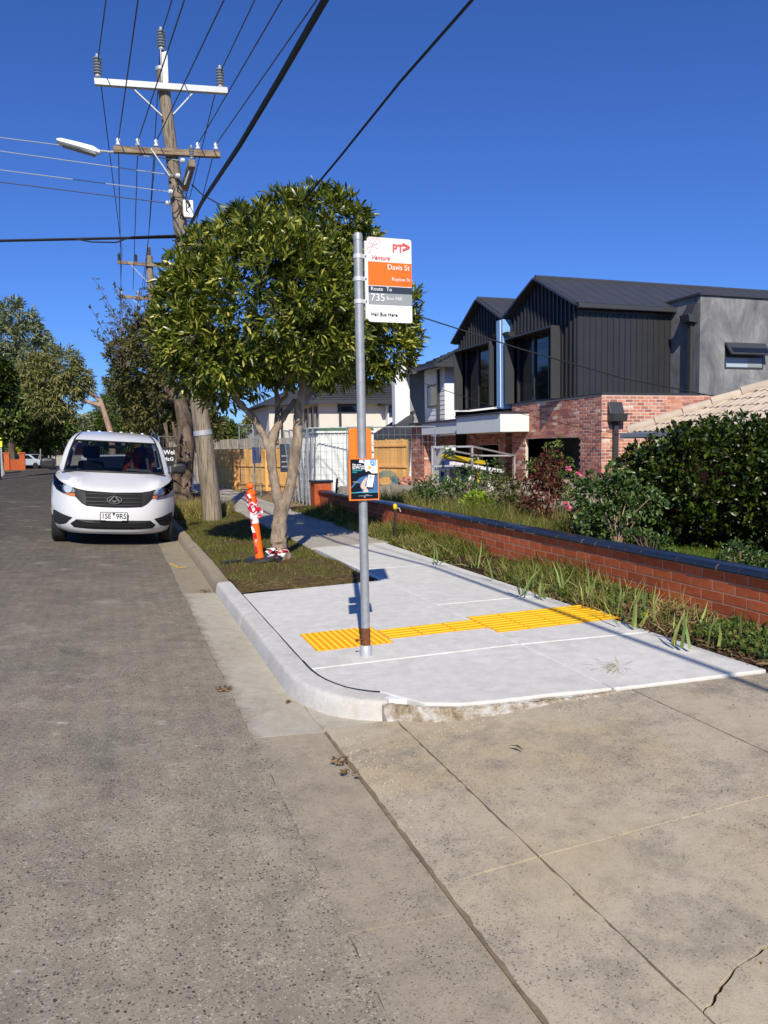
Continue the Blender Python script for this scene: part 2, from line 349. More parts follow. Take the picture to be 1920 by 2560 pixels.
M['leaf_main'] = leafmat('glossy_leaf', [lin(46,62,18), lin(70,88,26), lin(96,112,34), lin(130,138,46), lin(196,190,94)], .34, .55, .22)
M['leaf_hedge'] = leafmat('camellia_leaf', [lin(22,36,10), lin(36,54,14), lin(54,72,18), lin(86,100,28)], .34, .45, .12)
M['leaf_rose'] = leafmat('rose_leaf', [lin(52,76,38), lin(76,100,50), lin(104,124,66)], .4, .4, .2)
M['leaf_red'] = leafmat('red_leaf', [lin(84,38,36), lin(110,48,42), lin(96,70,44), lin(70,58,36)], .5, .3, .2)
M['leaf_lime'] = leafmat('lime_leaf', [lin(120,146,40), lin(150,170,52), lin(96,122,34)], .5, .3, .3)
M['leaf_gum'] = leafmat('gum_leaf', [lin(84,98,74), lin(110,122,92), lin(134,142,106), lin(156,158,116)], .5, .3, .2)
M['leaf_gum2'] = leafmat('olive_gum_leaf', [lin(100,106,60), lin(128,130,76), lin(156,152,96)], .5, .3, .25)
M['leaf_dark'] = leafmat('bottlebrush_leaf', [lin(52,58,28), lin(76,80,38), lin(100,100,50), lin(120,112,64)], .5, .3, .15)
M['leaf_mid'] = leafmat('mid_green_leaf', [lin(60,80,34), lin(88,106,48), lin(118,130,62)], .5, .3, .2)
M['leaf_yel'] = leafmat('yellow_green_leaf', [lin(140,146,30), lin(168,166,40), lin(190,184,60)], .5, .3, .3)
M['grass'] = leafmat('grass_blade', [lin(66,84,28), lin(90,106,38), lin(118,122,52), lin(150,138,82)], .6, .2, .3)
M['grass_dry'] = leafmat('dry_grass_blade', [lin(96,104,46), lin(130,128,66), lin(172,156,100), lin(196,178,124)], .7, .2, .3)
M['grass_lush'] = leafmat('lush_grass_blade', [lin(70,100,26), lin(92,122,36), lin(112,138,46)], .6, .2, .3)
M['iris'] = leafmat('iris_leaf', [lin(104,130,70), lin(134,154,84), lin(168,176,92)], .45, .35, .2)
M['dead'] = leafmat('dead_leaf', [lin(108,84,58), lin(146,122,88), lin(78,58,42)], .8, .2, .1)
M['petal_pink'] = leafmat('pink_petal', [lin(226,90,120), lin(240,130,170)], .6, .2, .2); M['petal_red'] = leafmat('red_petal', [lin(206,50,50), lin(226,90,80)], .6, .2, .2)
M['petal_white'] = leafmat('white_petal', [lin(236,232,226), lin(250,246,240)], .6, .2, .2); M['petal_yel'] = leafmat('yellow_petal', [lin(240,206,20), lin(250,220,40)], .6, .2, .2)
# ---------------------------------------------------------------- foliage
rng = np.random.default_rng(7)
def unit(a): return a/np.maximum(np.linalg.norm(a, axis=-1, keepdims=True), 1e-9)
def randu(n): return unit(rng.normal(size=(n,3)))
def raw_mesh(name, V, Fc, k, mat, parent, smooth=False):
    me = bpy.data.meshes.new(name); nf = len(Fc)
    me.vertices.add(len(V)); me.vertices.foreach_set('co', V.astype(np.float32).ravel())
    me.loops.add(nf*k); me.loops.foreach_set('vertex_index', Fc.astype(np.int32).ravel())
    me.polygons.add(nf); me.polygons.foreach_set('loop_start', np.arange(0, nf*k, k, dtype=np.int32)); me.polygons.foreach_set('loop_total', np.full(nf, k, dtype=np.int32))
    me.update(); me.validate(); me.materials.append(mat)
    if smooth: me.polygons.foreach_set('use_smooth', [True]*nf)
    return put(name, me, parent)
def leaves(name, P, D, L, W, mat, parent=None, fold=.18, droop=.15):
    n = len(P); D = unit(D); s = unit(np.cross(D, randu(n)+np.array([0,0,.9]))); nr = np.cross(s, D)
    L = np.broadcast_to(L, n)[:,None]; W = np.broadcast_to(W, n)[:,None]
    mid = P+D*L*.55
    mid = P+D*L*.58; tip = P+D*L-nr*L*droop; b = s*W*.17
    V = np.stack([P, mid+s*W/2+nr*W*fold, mid, mid-s*W/2+nr*W*fold, tip+b, tip-b], 1).reshape(-1,3)
    F = np.array([[0,2,1],[0,3,2],[1,2,4],[2,5,4],[2,3,5]]); F = (np.arange(n)[:,None,None]*6+F[None]).reshape(-1,3)
    return raw_mesh(name, V, F, 3, mat, parent)
def blades(name, P, D, L, W, mat, parent=None, bend=.35):
    n = len(P); D = unit(D); s = unit(np.cross(D, randu(n))); b = unit(np.cross(s, D)); L = np.broadcast_to(L, n)[:,None]; W = np.broadcast_to(W, n)[:,None]
    m = P+D*L*.55+b*L*bend*.2; tip = P+D*L*.96+b*L*bend
    V = np.stack([P-s*W/2, P+s*W/2, m+s*W*.4, m-s*W*.4, tip], 1).reshape(-1,3)
    F = np.array([[0,1,2],[0,2,3],[3,2,4]]); F = (np.arange(n)[:,None,None]*5+F[None]).reshape(-1,3)
    return raw_mesh(name, V, F, 3, mat, parent)
def lobe_points(lobes, n, lo=.72, hi=1.05, keep=.7):
    C = np.array([l[0] for l in lobes], float); Rr = np.array([l[1] if hasattr(l[1], '__len__') else (l[1],)*3 for l in lobes], float)
    w = (Rr.prod(1))**(2/3); w /= w.sum(); k = rng.choice(len(lobes), n*3, p=w); d = randu(n*3)
    q = C[k]+Rr[k]*d*rng.uniform(lo, hi, (n*3,1)); ok = np.ones(n*3, bool)
    for i in range(len(lobes)):
        ins = (((q-C[i])/Rr[i])**2).sum(1) < keep**2; ok &= ~(ins & (k != i))
    q = q[ok][:n]; d = d[ok][:n]; return q, d
def rosettes(name, C, d, k, L, W, mat, parent, spread=1.0, jit=.3, **kw):
    n = len(C); P = np.repeat(C, k, 0); D = unit(np.repeat(d, k, 0)+spread*randu(n*k)); L_ = L*rng.uniform(1-jit, 1+jit, n*k); W_ = W*rng.uniform(.8, 1.2, n*k)
    P = P+D*L*.12+rng.normal(size=P.shape)*L*.12
    return leaves(name, P, D, L_, W_, mat, parent, **kw)
def gblades(name, xy, z, h, w, mat, parent=None, lean=.35, bend=.35):
    n = len(xy); zz = z(xy[:,0], xy[:,1]) if callable(z) else np.full(n, z); P = np.column_stack([xy, zz-.005]); D = np.array([0,0,1])+lean*randu(n)
    return blades(name, P, D, h*rng.uniform(.5, 1.4, n), w*rng.uniform(.7, 1.3, n), mat, parent, bend)
# ================================================================ SETTING
def sheet(m, name, mat, parent=None):        # open surface: weld it and turn every face up
    me = m.mesh(name, mat, True); bm = bmesh.new(); bm.from_mesh(me); bmesh.ops.remove_doubles(bm, verts=bm.verts, dist=.0005)
    bmesh.ops.recalc_face_normals(bm, faces=bm.faces)
    if sum(f.normal.z for f in bm.faces) < 0: bmesh.ops.reverse_faces(bm, faces=bm.faces)
    bm.to_mesh(me); bm.free(); return put(name, me, parent)
g = MB().quad((-700,-300,-.6),(700,-300,-.6),(700,1200,-.6),(-700,1200,-.6)); struct(g.build('ground', M['far_ground']))
def road_z(x):
    return .02+.06*(.65-x) if x > -3.2 else .02+.06*3.85-.05*(-3.2-x)
def xr(y): return .65+(0 if y < 62 else (y-62)**2/40)
def xl(y): return -8.6 if y < 66 else -8.6+(y-66)**2/75
m = MB(); ys = [-8,-4,-1,0,1,2,3,4,5,6,7,8,10,12,15,18,22,28,36,46,56,62,68,74,80,86,92,98]; fr = [0,.2,.42,.6,.8,.9,1]
for j in range(len(ys)-1):
    for i in range(len(fr)-1):
        q = []
        for (yy, f) in ((ys[j],fr[i]),(ys[j],fr[i+1]),(ys[j+1],fr[i+1]),(ys[j+1],fr[i])):
            a, b = xl(yy), xr(yy); x = a+(b-a)*f; x0 = -8.6+9.25*f; q.append((x, yy, road_z(x0)))
        m.quad(*q)
road = struct(sheet(m, 'road', M['asphalt']))
# far verge on the other side of the road, with its kerb
m = MB(); L = [(xl(y)-.16, y) for y in ys]; out = L+[(60,98.5),(60,160),(-120,160),(-120,-8)]
m.slab(out, lambda x, y: .14 if x > -30 else .3, -.55); struct(m.build('verge', M['far_ground']))
m = MB()
for j in range(len(ys)-1):
    a, b = ys[j], ys[j+1]; m.prism([(xl(a)-.17,a,-.1),(xl(a)+.02,a,-.1),(xl(b)+.02,b,-.1),(xl(b)-.17,b,-.1)], [(xl(a)-.17,a,.13),(xl(a)-.02,a,.12),(xl(b)-.02,b,.12),(xl(b)-.17,b,.13)])
struct(m.build('far_kerb', M['old_kerb']))
# gutter channel, cast in lengths
gut = struct(bpy.data.objects.new('gutter', None)); col.objects.link(gut)
ed = random.Random(3)
def gutter_piece(y0, y1, mat, x0=.65, lift=0):
    n = max(2, int((y1-y0)/(.075 if y1 < 9 else .3))); 
    m = MB(); pts = [(x0+ed.uniform(-.006,.006), y0+.004+(y1-y0-.008)*i/n) for i in range(n+1)]
    for i in range(n):
        (xa, ya), (xb, yb) = pts[i], pts[i+1]; xe = 1.066
        m.prism([(xa,ya,-.15),(xe,ya,-.15),(xe,yb,-.15),(xb,yb,-.15)], [(xa,ya,.0228+lift),(xe,ya,-.002+lift),(xe,yb,-.002+lift),(xb,yb,.0228+lift)])
    m.build('gutter_length', mat, gut)
for a, b, k in [(-6,-2.6,'gutter_old'),(-2.6,.2,'gutter_old'),(.2,2.3,'gutter_old'),(2.3,4.12,'gutter_old'),(4.12,4.9,'gutter_new'),(4.9,6.7,'gutter_new'),(6.7,8.7,'gutter_new'),
    (8.7,11,'old_kerb'),(11,14,'old_kerb'),(14,18,'old_kerb'),(18,24,'old_kerb'),(24,34,'old_kerb'),(34,62,'old_kerb')]: gutter_piece(a, b, M[k])
# kerbs: swept profile
def sweep(path, prof, zs=None):
    m = MB(); n = len(path); rows = []
    for i, p in enumerate(path):
        d = Vector(path[min(i+1,n-1)])-Vector(path[max(i-1,0)]); d = Vector((d.x,d.y)).normalized(); nn = Vector((-d.y,d.x))  # towards the path side when running to -Y
        k = zs[i] if zs else 1
        rows.append([(p[0]+nn.x*o, p[1]+nn.y*o, z*k if z > 0 else z) for o, z in prof])
    w = len(prof)
    for i in range(n-1):
        for j in range(w-1): m.quad(rows[i][j], rows[i][j+1], rows[i+1][j+1], rows[i+1][j])
    m.quad(*rows[0]); m.quad(*rows[-1][::-1]); return m
PROF = [(0,-.1),(0,.0),(.010,.06),(.018,.103),(.024,.118),(.036,.1275),(.052,.131),(.11,.1325),(.165,.134),(.165,-.1)]
kerb = struct(bpy.data.objects.new('kerb', None)); col.objects.link(kerb)
def wob(path): return path
straight = lambda a, b: [(1.0+ed.uniform(-.003,.003), b+(a-b)*i/8) for i in range(9)]
sweep(straight(6.9,8.62), PROF).weld('kerb_length', M['new_kerb'], kerb)
sweep(straight(5.15,6.894), PROF).weld('kerb_length', M['new_kerb'], kerb)
arc = [(1.0,5.145),(1.0,4.98),(1.004,4.86),(1.02,4.72),(1.045,4.60),(1.085,4.48),(1.135,4.37),(1.20,4.28),(1.28,4.20),(1.36,4.145),(1.43,4.11)]
sweep(arc, PROF, [1,1,1,1,1,1,.99,.98,.97,.96,.95]).weld('kerb_length', M['new_kerb'], kerb)
PROF2 = [(0,-.1),(.006,.0),(.03,.085),(.05,.112),(.08,.125),(.165,.128),(.165,-.1)]
y = 8.63
while y < 60:
    l = 2.4 if y < 25 else 6; sweep([(1.0+ed.uniform(-.01,.01), y+l-.012-(l-.012)*i/4) for i in range(5)], PROF2).weld('kerb_length', M['old_kerb'], kerb); y += l
# driveway crossover
def dz(x, y=0): return .007+.070*max(0, min(x, 2.852)-1.045)+(.004*(x-2.852) if x > 2.852 else 0)
M['joint'] = pmat('joint_dirt', lin(126,113,92), .95, .5, 7, .5, 60, .1, fine=.3)
drive = struct(bpy.data.objects.new('driveway', None)); col.objects.link(drive)
def rough(pts, k=.012, step=.16, skip=()):      # outline with a slightly ragged edge
    o = []
    for i in range(len(pts)):
        a, b = Vector(pts[i]), Vector(pts[(i+1) % len(pts)]); n = max(1, int((b-a).length/step))
        o.append(tuple(a))
        if i in skip: continue
        for j in range(1, n): p = a.lerp(b, j/n); nn = Vector((-(b-a).y, (b-a).x)).normalized(); p += nn*ed.uniform(-k, k); o.append(tuple(p))
    return o
near_edge = [(1.47,4.11),(1.62,4.0),(1.8,3.91),(2.05,3.87),(2.34,3.85),(2.6,3.81),(2.91,3.77),(3.4,3.74),(3.85,3.71),(12.0,3.6)]
def near_y(x):
    return float(np.interp(x, [p[0] for p in near_edge], [p[1] for p in near_edge]))
def ne(x0, x1, off=-.012):
    xs = [x0]+[p[0] for p in near_edge if x0 < p[0] < x1]+[x1]; return [(x, near_y(x)+off) for x in xs]
dpieces = [
 rough([(1.066,2.472),(1.456,2.470),(1.456,4.06),(1.066,4.14)], .006, .05),
 rough([(1.066,-5),(1.456,-5),(1.456,2.464),(1.066,2.466)], .006, .05),
 rough([(1.464,2.470),(2.849,2.416),(2.849,near_y(2.849)-.012)], .003, .07, (2,))+ne(1.49, 2.8)[::-1]+[(1.466,4.05)],
 rough([(2.856,2.412),(12.0,2.36)], .003, .1, (1,))+ne(2.86, 12.0)[::-1],
]
crack = []; ck = [(1.464,1.60),(1.62,1.685),(1.80,1.73),(1.95,1.76),(2.09,1.80),(2.25,1.84),(2.45,1.9),(2.849,1.99)]
for (xa, ya), (xb, yb) in zip(ck, ck[1:]):
    n_ = max(3, int((xb-xa)/.018))
    for i_ in range(n_): f_ = i_/n_; crack.append((xa+(xb-xa)*f_, ya+(yb-ya)*f_+ed.uniform(-.006,.006)))
crack.append(ck[-1])
dpieces.append([(1.464,2.464)]+crack+[(2.849,2.410)])
dpieces.append([(1.464,-5)]+[(2.849,-5)]+[(x, y-.003-.010*abs(math.sin(x*13))) for x, y in crack[::-1]])
dpieces.append(rough([(2.856,-5),(12,-5),(12,2.354),(2.856,2.406)], .003, .1))
for p in dpieces: MB().slab(p, dz, -.1).build('driveway_slab', M['drive'], drive, bevel=.0012)
MB().slab([(1.05,-5),(12,-5),(12,3.57),(1.05,4.1)], lambda x, y: dz(x)-.0022, -.2).build('joint_fill', M['joint'], drive)
# pale patch of gutter concrete round the kerb end, and the broken step of the old slab
MB().slab([(1.062,4.15),(1.452,4.075),(1.49,4.062),(1.44,4.13),(1.25,4.3),(1.09,4.56),(1.05,4.7),(1.045,4.3)], lambda x, y: .006+.02*max(0, x-1.05), -.1).build('gutter_length', M['gutter_new'], gut)
def rough_step():
    m = MB(); xs = np.linspace(1.405, 2.75, 70); rows = []
    for i, x in enumerate(xs):
        yb = near_y(max(x,1.47))+(.02 if x < 1.47 else 0); d = dz(x); t = (x-1.44)/1.31; h = .128+.01*(x-1.17)
        f0 = .075*(1-t*.8)+ed.uniform(-.014,.014); hh = max(d+.012, h-.012)
        rows.append([(x,yb-f0-.03,d-.03),(x,yb-f0-ed.uniform(0,.015),d+.004+ed.uniform(0,.012)),(x,yb-f0*.55+ed.uniform(-.012,.012),d+(hh-d)*.55+ed.uniform(-.008,.008)),(x,yb-.028+ed.uniform(-.006,.006),hh-.006+ed.uniform(-.006,.002)),(x,yb-.004,hh-.004),(x,yb+.01,d-.05)])
    for i in range(len(rows)-1):
        for j in range(5): m.quad(rows[i][j], rows[i+1][j], rows[i+1][j+1], rows[i][j+1])
    m.quad(*rows[0]); m.quad(*rows[-1]); return m
t = NT('broken_concrete_edge'); k = t.ramp(t.noise(9, 6, .75), [(.3, lin(110,98,80)), (.45, lin(168,152,126)), (.58, lin(205,200,190)), (.7, lin(222,220,214))]); t.bump(t.noise(50, 5, .75), .9, .02); M['broken'] = t.fin(k, .9, .2)
rough_step().build('broken_step', M['broken'], drive)
# footpath, new and old, slab by slab
def pz(x, y=0): return .130+.010*(x-1.17)
path = struct(bpy.data.objects.new('footpath', None)); col.objects.link(path)
def slab(xy, mat, b=.009): return MB().slab(xy, pz, .0).build('slab', mat, path, bevel=b)
kb = []       # back of the curved kerb
for i, p in enumerate(arc):
    d = Vector(arc[min(i+1,len(arc)-1)])-Vector(arc[max(i-1,0)]); d.normalize(); kb.append((p[0]-d.y*.176, p[1]+d.x*.176))
n_c = [p for p in kb if p[1] < 4.93]
slab([(1.178,4.925)]+[p for p in n_c if p[0] > 1.172][:-1]+ne(1.62,2.745,.0)+[(2.745,4.90)], M['new_conc'])
slab([(1.178,4.937),(2.745,4.912),(2.745,7.90),(2.4,7.885),(1.8,7.86),(1.178,7.82)], M['new_conc'])
slab(ne(2.757,3.84,0)+[(3.83,4.80),(2.757,4.895)], M['new_conc'])
slab([(2.757,4.907),(3.83,4.812),(3.83,6.40),(2.757,6.44)], M['new_conc'])
slab([(2.757,6.452),(3.83,6.412),(3.83,8.64),(2.757,8.70)], M['new_conc'])
slab([(2.757,8.712),(3.83,8.652),(3.82,10.96),(2.70,10.90)], M['new_conc'])
MB().slab([(1.2,4.35),(1.65,4.05),(3.8,3.8),(3.8,10.9),(2.72,10.85),(2.72,7.8),(1.2,7.75)], lambda x, y: pz(x)-.007, -.1).build('joint_fill', M['sign_white'], path)
y = 10.97
while y < 46: slab([(2.68+ed.uniform(-.03,.03),y),(3.98,y+.02),(3.98,y+1.53),(2.68,y+1.52)], M['old_path'], .012); y += 1.55
t_ = MB()    # black expansion joint behind the kerb
for i in range(len(kb)-2):
    a, b = kb[i], kb[i+1]; t_.prism([(a[0]-.004,a[1]-.004,.05),(a[0]+.006,a[1]+.006,.05),(b[0]+.006,b[1]+.006,.05),(b[0]-.004,b[1]-.004,.05)],[(a[0]-.004,a[1]-.004,.1325),(a[0]+.006,a[1]+.006,.1325),(b[0]+.006,b[1]+.006,.1325),(b[0]-.004,b[1]-.004,.1325)])
t_.box(1.166,1.177,5.14,7.8,.02,.1325); t_.build('expansion_joint', M['print_black'], path)
# nature strip between kerb and path
ns = [(1.17,7.845),(1.8,7.875),(2.4,7.90),(2.74,7.915),(2.70,8.6),(2.69,9.4),(2.66,10.9),(2.66,40),(1.17,40)]
def nz(x, y=0): return .118+.02*np.sin(x*3.1+y*.9)*np.sin(y*1.3)+.012*np.sin(y*4+x*5)
m = MB(); gx_ = np.linspace(1.17, 2.70, 14); gy_ = list(np.linspace(7.87, 14, 42))+list(np.linspace(15, 40, 20))
for j in range(len(gy_)-1):
    for i in range(len(gx_)-1):
        m.quad(*[(gx_[a], gy_[b], float(nz(gx_[a], gy_[b]))) for a, b in ((i,j),(i+1,j),(i+1,j+1),(i,j+1))])
struct(sheet(m, 'nature_strip', M['turf']))
n = 60000; xy = np.column_stack([rng.uniform(1.19,2.68,n), 7.95+(rng.random(n)**1.5)*15])
cl = np.sin(xy[:,0]*5.3+1)*np.sin(xy[:,1]*3.7)+.6*np.sin(xy[:,0]*11+xy[:,1]*7); dens = np.clip((xy[:,1]-8.3)/1.9, 0.05, 1)*np.clip(.62+.45*cl, .1, 1)
dens *= .8-.55*np.exp(-(((xy[:,0]-2.0)/.5)**2+((xy[:,1]-10)/.7)**2)); xy = xy[rng.random(n) < dens]
tag(stuff(gblades('verge_grass', xy, lambda x, y: nz(x, y), .046, .006, M['grass'])), 'short patchy grass on the strip between kerb and footpath', 'grass')
n = 6000; xy = np.column_stack([rng.uniform(1.2,2.75,n), rng.uniform(16.5,18.8,n)]); xy = xy[(((xy[:,0]-1.7)/.85)**2+((xy[:,1]-17.9)/.75)**2) < 1]
tag(stuff(gblades('dry_tussock', xy, .1, .36, .010, M['grass_dry'], lean=.5)), 'tall dry grass clump behind the leaning timber pole', 'grass')
n = 900; xy = np.column_stack([rng.uniform(1.19,2.70,n), 7.9+abs(rng.normal(0,.5,n))]); D = np.column_stack([rng.normal(size=(n,2)), rng.uniform(-.02,.12,n)])
tag(stuff(blades('dry_clippings', np.column_stack([xy, nz(xy[:,0],xy[:,1])+.006]), D, rng.uniform(.04,.13,n), .004, M['dead'], bend=.1)), 'dry straw clippings on the bare soil by the new concrete', 'straw')
# strip between footpath and low wall
def wz(x, y): return .145+.07*np.clip((x-3.85)/.6, 0, 1)+.018*np.sin(x*9+y*2)*np.sin(y*3.3)
m = MB(); gx_ = np.linspace(3.80, 4.62, 8); gy_ = np.linspace(3.66, 18.5, 90)
for j in range(len(gy_)-1):
    for i in range(len(gx_)-1): m.quad(*[(gx_[a], gy_[b], float(wz(gx_[a], gy_[b]))-(.03 if a == 0 else 0)) for a, b in ((i,j),(i+1,j),(i+1,j+1),(i,j+1))])
struct(sheet(m, 'planting_strip', M['soil']))
# garden behind the wall and the building lot beyond
def gz_(x, y): return .34-.075*max(0, x-5.2)
MB().slab([(4.62,3.64),(16,3.64),(16,16.9),(4.62,16.9)], lambda x, y: gz_(x, y) if x < 12 else -.3, -.58).build('garden', M['turf']); struct(bpy.data.objects['garden'])
MB().slab([(4.0,17.2),(60,17.2),(60,98),(4.0,98)], lambda x, y: .1 if x < 10 else -.2, -.58).build('building_lot', M['lot']); struct(bpy.data.objects['building_lot'])
MB().slab([(2.66,40),(4.0,40),(4.0,60),(2.66,60)], .1, -.58).build('verge_end', M['turf']); struct(bpy.data.objects['verge_end'])
MB().slab([(1.165,40),(2.66,40),(2.66,62),(1.165,62)], .11, -.58).build('nature_strip_end', M['turf']); struct(bpy.data.objects['nature_strip_end'])
# ================================================================ BUS STOP
PX, PY = 1.62, 5.09
bs = root('bus_stop_sign', 'tall galvanised bus stop pole with white and orange route sign', 'bus stop', (PX,PY,.13))
m = MB(); m.tube([(PX,PY,.20),(PX,PY,1.2),(PX,PY,2.2),(PX,PY,3.03)], .031, 20); m.lathe([(.033,2.995),(.033,3.03),(.026,3.045),(.0,3.052)], (PX,PY,0), seg=20); m.build('pole', M['galv'], bs, smooth=True)
MB().lathe([(.0335,.20),(.0335,.30),(.032,.335)], (PX,PY,0), seg=20).build('rusty_band', M['rust'], bs, smooth=True)
MB().lathe([(.043,.12),(.043,.205),(.036,.212)], (PX,PY,0), seg=20).build('base_sleeve', M['galv_light'], bs, smooth=True)
m = MB(); m.tube([(PX-.075,PY-.02,.255),(PX+.01,PY-.03,.262)], .006, 6); m.lathe([(.012,0),(.012,.012)], (PX-.078,PY-.02,.255), 'x', 6); m.build('bolt', M['rust'], bs)
SX0, SX1 = uy(917,590,PY-.03).x, uy(1028,600,PY-.03).x; SZ0, SZ1 = 2.455, 3.02
W_ = SX1-SX0
def rrect(x0, x1, z0, z1, r, y, n=5):
    o = []
    for cx, cz, a0 in ((x1-r,z0+r,-90),(x1-r,z1-r,0),(x0+r,z1-r,90),(x0+r,z0+r,180)):
        for i in range(n): a = R_(a0+90*i/(n-1)); o.append((cx+r*math.cos(a), y, cz+r*math.sin(a)))
    return o
YS = PY-.030
board = MB().prism(rrect(SX0,SX1,SZ0,SZ1,.018,YS), rrect(SX0,SX1,SZ0,SZ1,.018,YS+.004)).build('sign_board', M['sign_white'], bs)
MB().box(SX0-.018,SX0-.001,YS-.004,YS+.016,SZ0+.02,SZ1-.03).build('mounting_rail', M['sign_white'], bs)
zz = lambda f: SZ1-(SZ1-SZ0)*f      # fraction down the sign
def panel(f0, f1, mat, name): return MB().box(SX0+.004,SX1-.0005,YS-.0016,YS-.0004,zz(f1),zz(f0)).build(name, M[mat], board)
panel(.288,.566,'sign_orange','orange_panel'); panel(.576,.655,'sign_dark','slate_panel'); panel(.658,.793,'sign_grey','grey_panel')
# emblem: outlined bus front in a circle on the orange panel
m = MB(); cx, cz = SX0+W_*.86, zz(.435)
def ring(m, cx, cz, r0, r1, y, n=28, a0=0, a1=360, mi=0):
    for i in range(n):
        a, b = R_(a0+(a1-a0)*i/n), R_(a0+(a1-a0)*(i+1)/n)
        m.quad(*[(cx+r*math.cos(t), y, cz+r*math.sin(t)) for r, t in ((r0,a),(r1,a),(r1,b),(r0,b))], mi=mi)
yq = YS-.0024
ring(m, cx-.004, cz, .058, .0605, yq, 30, 62, 298)
for x0, x1, z0, z1 in ((-.03,.045,.022,.025),(-.03,.045,-.015,-.012),(-.03,-.027,-.05,.025),(.006,.0085,-.012,.022),(-.03,.045,-.05,-.047)): m.quad((cx+x0,yq,cz+z0),(cx+x1,yq,cz+z0),(cx+x1,yq,cz+z1),(cx+x0,yq,cz+z1))
m.build('emblem', M['sign_orange_dk'], board, fix=False)
yt = YS-.0035
text('PT', .074, M['sign_red'], board, (SX0+W_*.56, yt, zz(.160)), bold=.0016)
m = MB(); ax, az = SX0+W_*.795, zz(.055)
for a, b in (((0,0),(.050,-.021)),((.050,-.021),(0,-.043))): m.bar((ax+a[0],yt,az+a[1]),(ax+b[0],yt,az+b[1]),.0105,.0105)
m.build('arrow_mark', M['sign_red'], board)
text('Ventura', .042, M['sign_red'], board, (SX0+W_*.075, yt, zz(.262)), shear=.35)
text('Davis St', .050, M['print_white'], board, (SX1-.016, yt, zz(.372)), align='RIGHT')
text('Royton St', .033, M['sign_white'], board, (SX1-.014, yt, zz(.503)), align='RIGHT')
text('Route', .036, M['print_white'], board, (SX0+W_*.06, yt, zz(.630))); text('To', .036, M['print_white'], board, (SX0+W_*.41, yt, zz(.630)))
text('735', .070, M['print_white'], board, (SX0+W_*.055, yt, zz(.752))); text('Box Hill', .035, M['sign_white'], board, (SX0+W_*.41, yt, zz(.738)))
text('Hail Bus Here', .034, M['print_black'], board, (SX0+W_*.06, yt, zz(.928)))
# pale triangulated pattern in the corner
m = MB(); rr = random.Random(5); pts = [[SX0+.006+i*.032+rr.uniform(-.008,.008), zz(.02)-j*.03+rr.uniform(-.008,.008)] for j in range(4) for i in range(4)]
for j in range(4):
    for i in range(4):
        for di, dj in ((1,0),(0,1),(1,1),(1,-1)):
            a, b = i+di, j+dj
            if a < 4 and 0 <= b < 4 and i+j < 4 and a+b <= 4 and not (i == 3 and j > 0): p, q = pts[j*4+i], pts[b*4+a]; m.bar((p[0],yt+.0008,p[1]),(q[0],yt+.0008,q[1]),.0016,.0008)
m.build('line_pattern', M['sign_pink'], board)
for z in (2.89,2.74,2.59):
    m = MB(); m.lathe([(.0315,z-.014),(.035,z-.014),(.035,z+.014),(.0315,z+.014)], (PX,PY,0), seg=20); m.box(PX+.028,SX0-.002,PY-.028,PY-.018,z-.012,z+.012); m.build('clamp', M['steel_strap'], bs, smooth=True)
    MB().lathe([(.006,0),(.006,.012)], (PX+.04,PY-.042,z), 'y', 6).build('clamp_bolt', M['galv'], bs)
# timetable holder: rounded orange case behind the pole and framed poster in front of it
z0h, z1h = 1.515, 1.735
MB().prism(rrect(PX-.082,PX+.082,z0h,z1h,.02,PY+.034), rrect(PX-.082,PX+.082,z0h,z1h,.02,PY+.062)).build('timetable_case', M['holder_orange'], bs, bevel=.006)
fx0, fx1, fz0, fz1 = PX-.112, PX+.104, 1.238, 1.527; yf = PY-.036
fr = MB()
for a in ((fx0,fx0+.012,fz0,fz1),(fx1-.007,fx1,fz0,fz1),(fx0+.012,fx1-.007,fz0,fz0+.008),(fx0+.012,fx1-.007,fz1-.006,fz1)): fr.box(a[0],a[1],yf-.010,yf+.006,a[2],a[3])
frame = fr.build('poster_frame', M['holder_orange'], bs)
px0, px1, pz0, pz1 = fx0+.012, fx1-.007, fz0+.008, fz1-.006; PW, PH = px1-px0, pz1-pz0
poster = MB().box(px0,px1,yf-.003,yf+.003,pz0,pz1).build('poster', M['navy'], bs)
def pp(pts, mat, name, k=1): return MB().prism([(px0+PW*a, yf-.0034-.0006*k, pz1-PH*b) for a, b in pts], [(px0+PW*a, yf-.0031, pz1-PH*b) for a, b in pts]).build(name, M[mat], poster)
pp([(.35,.0),(1,.0),(1,.36),(.80,.36),(.70,.30),(.53,.27),(.52,.10),(.32,.08)], 'print_white', 'printed_map', 1)
pp([(.72,.0),(.97,.0),(.97,.16),(.85,.19),(.72,.13)], 'p_sky', 'printed_map', 2)
pp([(.0,.70),(.35,.46),(.75,.38),(1,.40),(1,.83),(0,.83)], 'p_blue', 'printed_glow', 1); pp([(.0,.74),(.30,.54),(.42,.80),(.0,.83)], 'navy', 'printed_shade', 2)
cir = lambda cx, cy, r, n=14: [(cx+r*math.cos(i*6.2832/n), cy+r*PW/PH*math.sin(i*6.2832/n)) for i in range(n)]
pp(cir(.81,.11,.06), 'p_pin', 'printed_pin', 3); pp([(.76,.13),(.86,.13),(.82,.19)], 'p_pin', 'printed_pin', 4); pp(cir(.81,.11,.03), 'print_white', 'printed_dot', 5)
pp(cir(.71,.21,.065), 'p_orange', 'printed_dot', 3); pp(cir(.86,.28,.04), 'p_sky', 'printed_dot', 3); pp(cir(.59,.29,.035), 'print_white', 'printed_dot', 3)
pp([(.36,.68),(.42,.57),(.58,.45),(.62,.47),(.56,.58),(.52,.66),(.62,.76),(.66,.83),(.44,.83),(.50,.76),(.40,.73)], 'p_skin', 'printed_hand', 3)
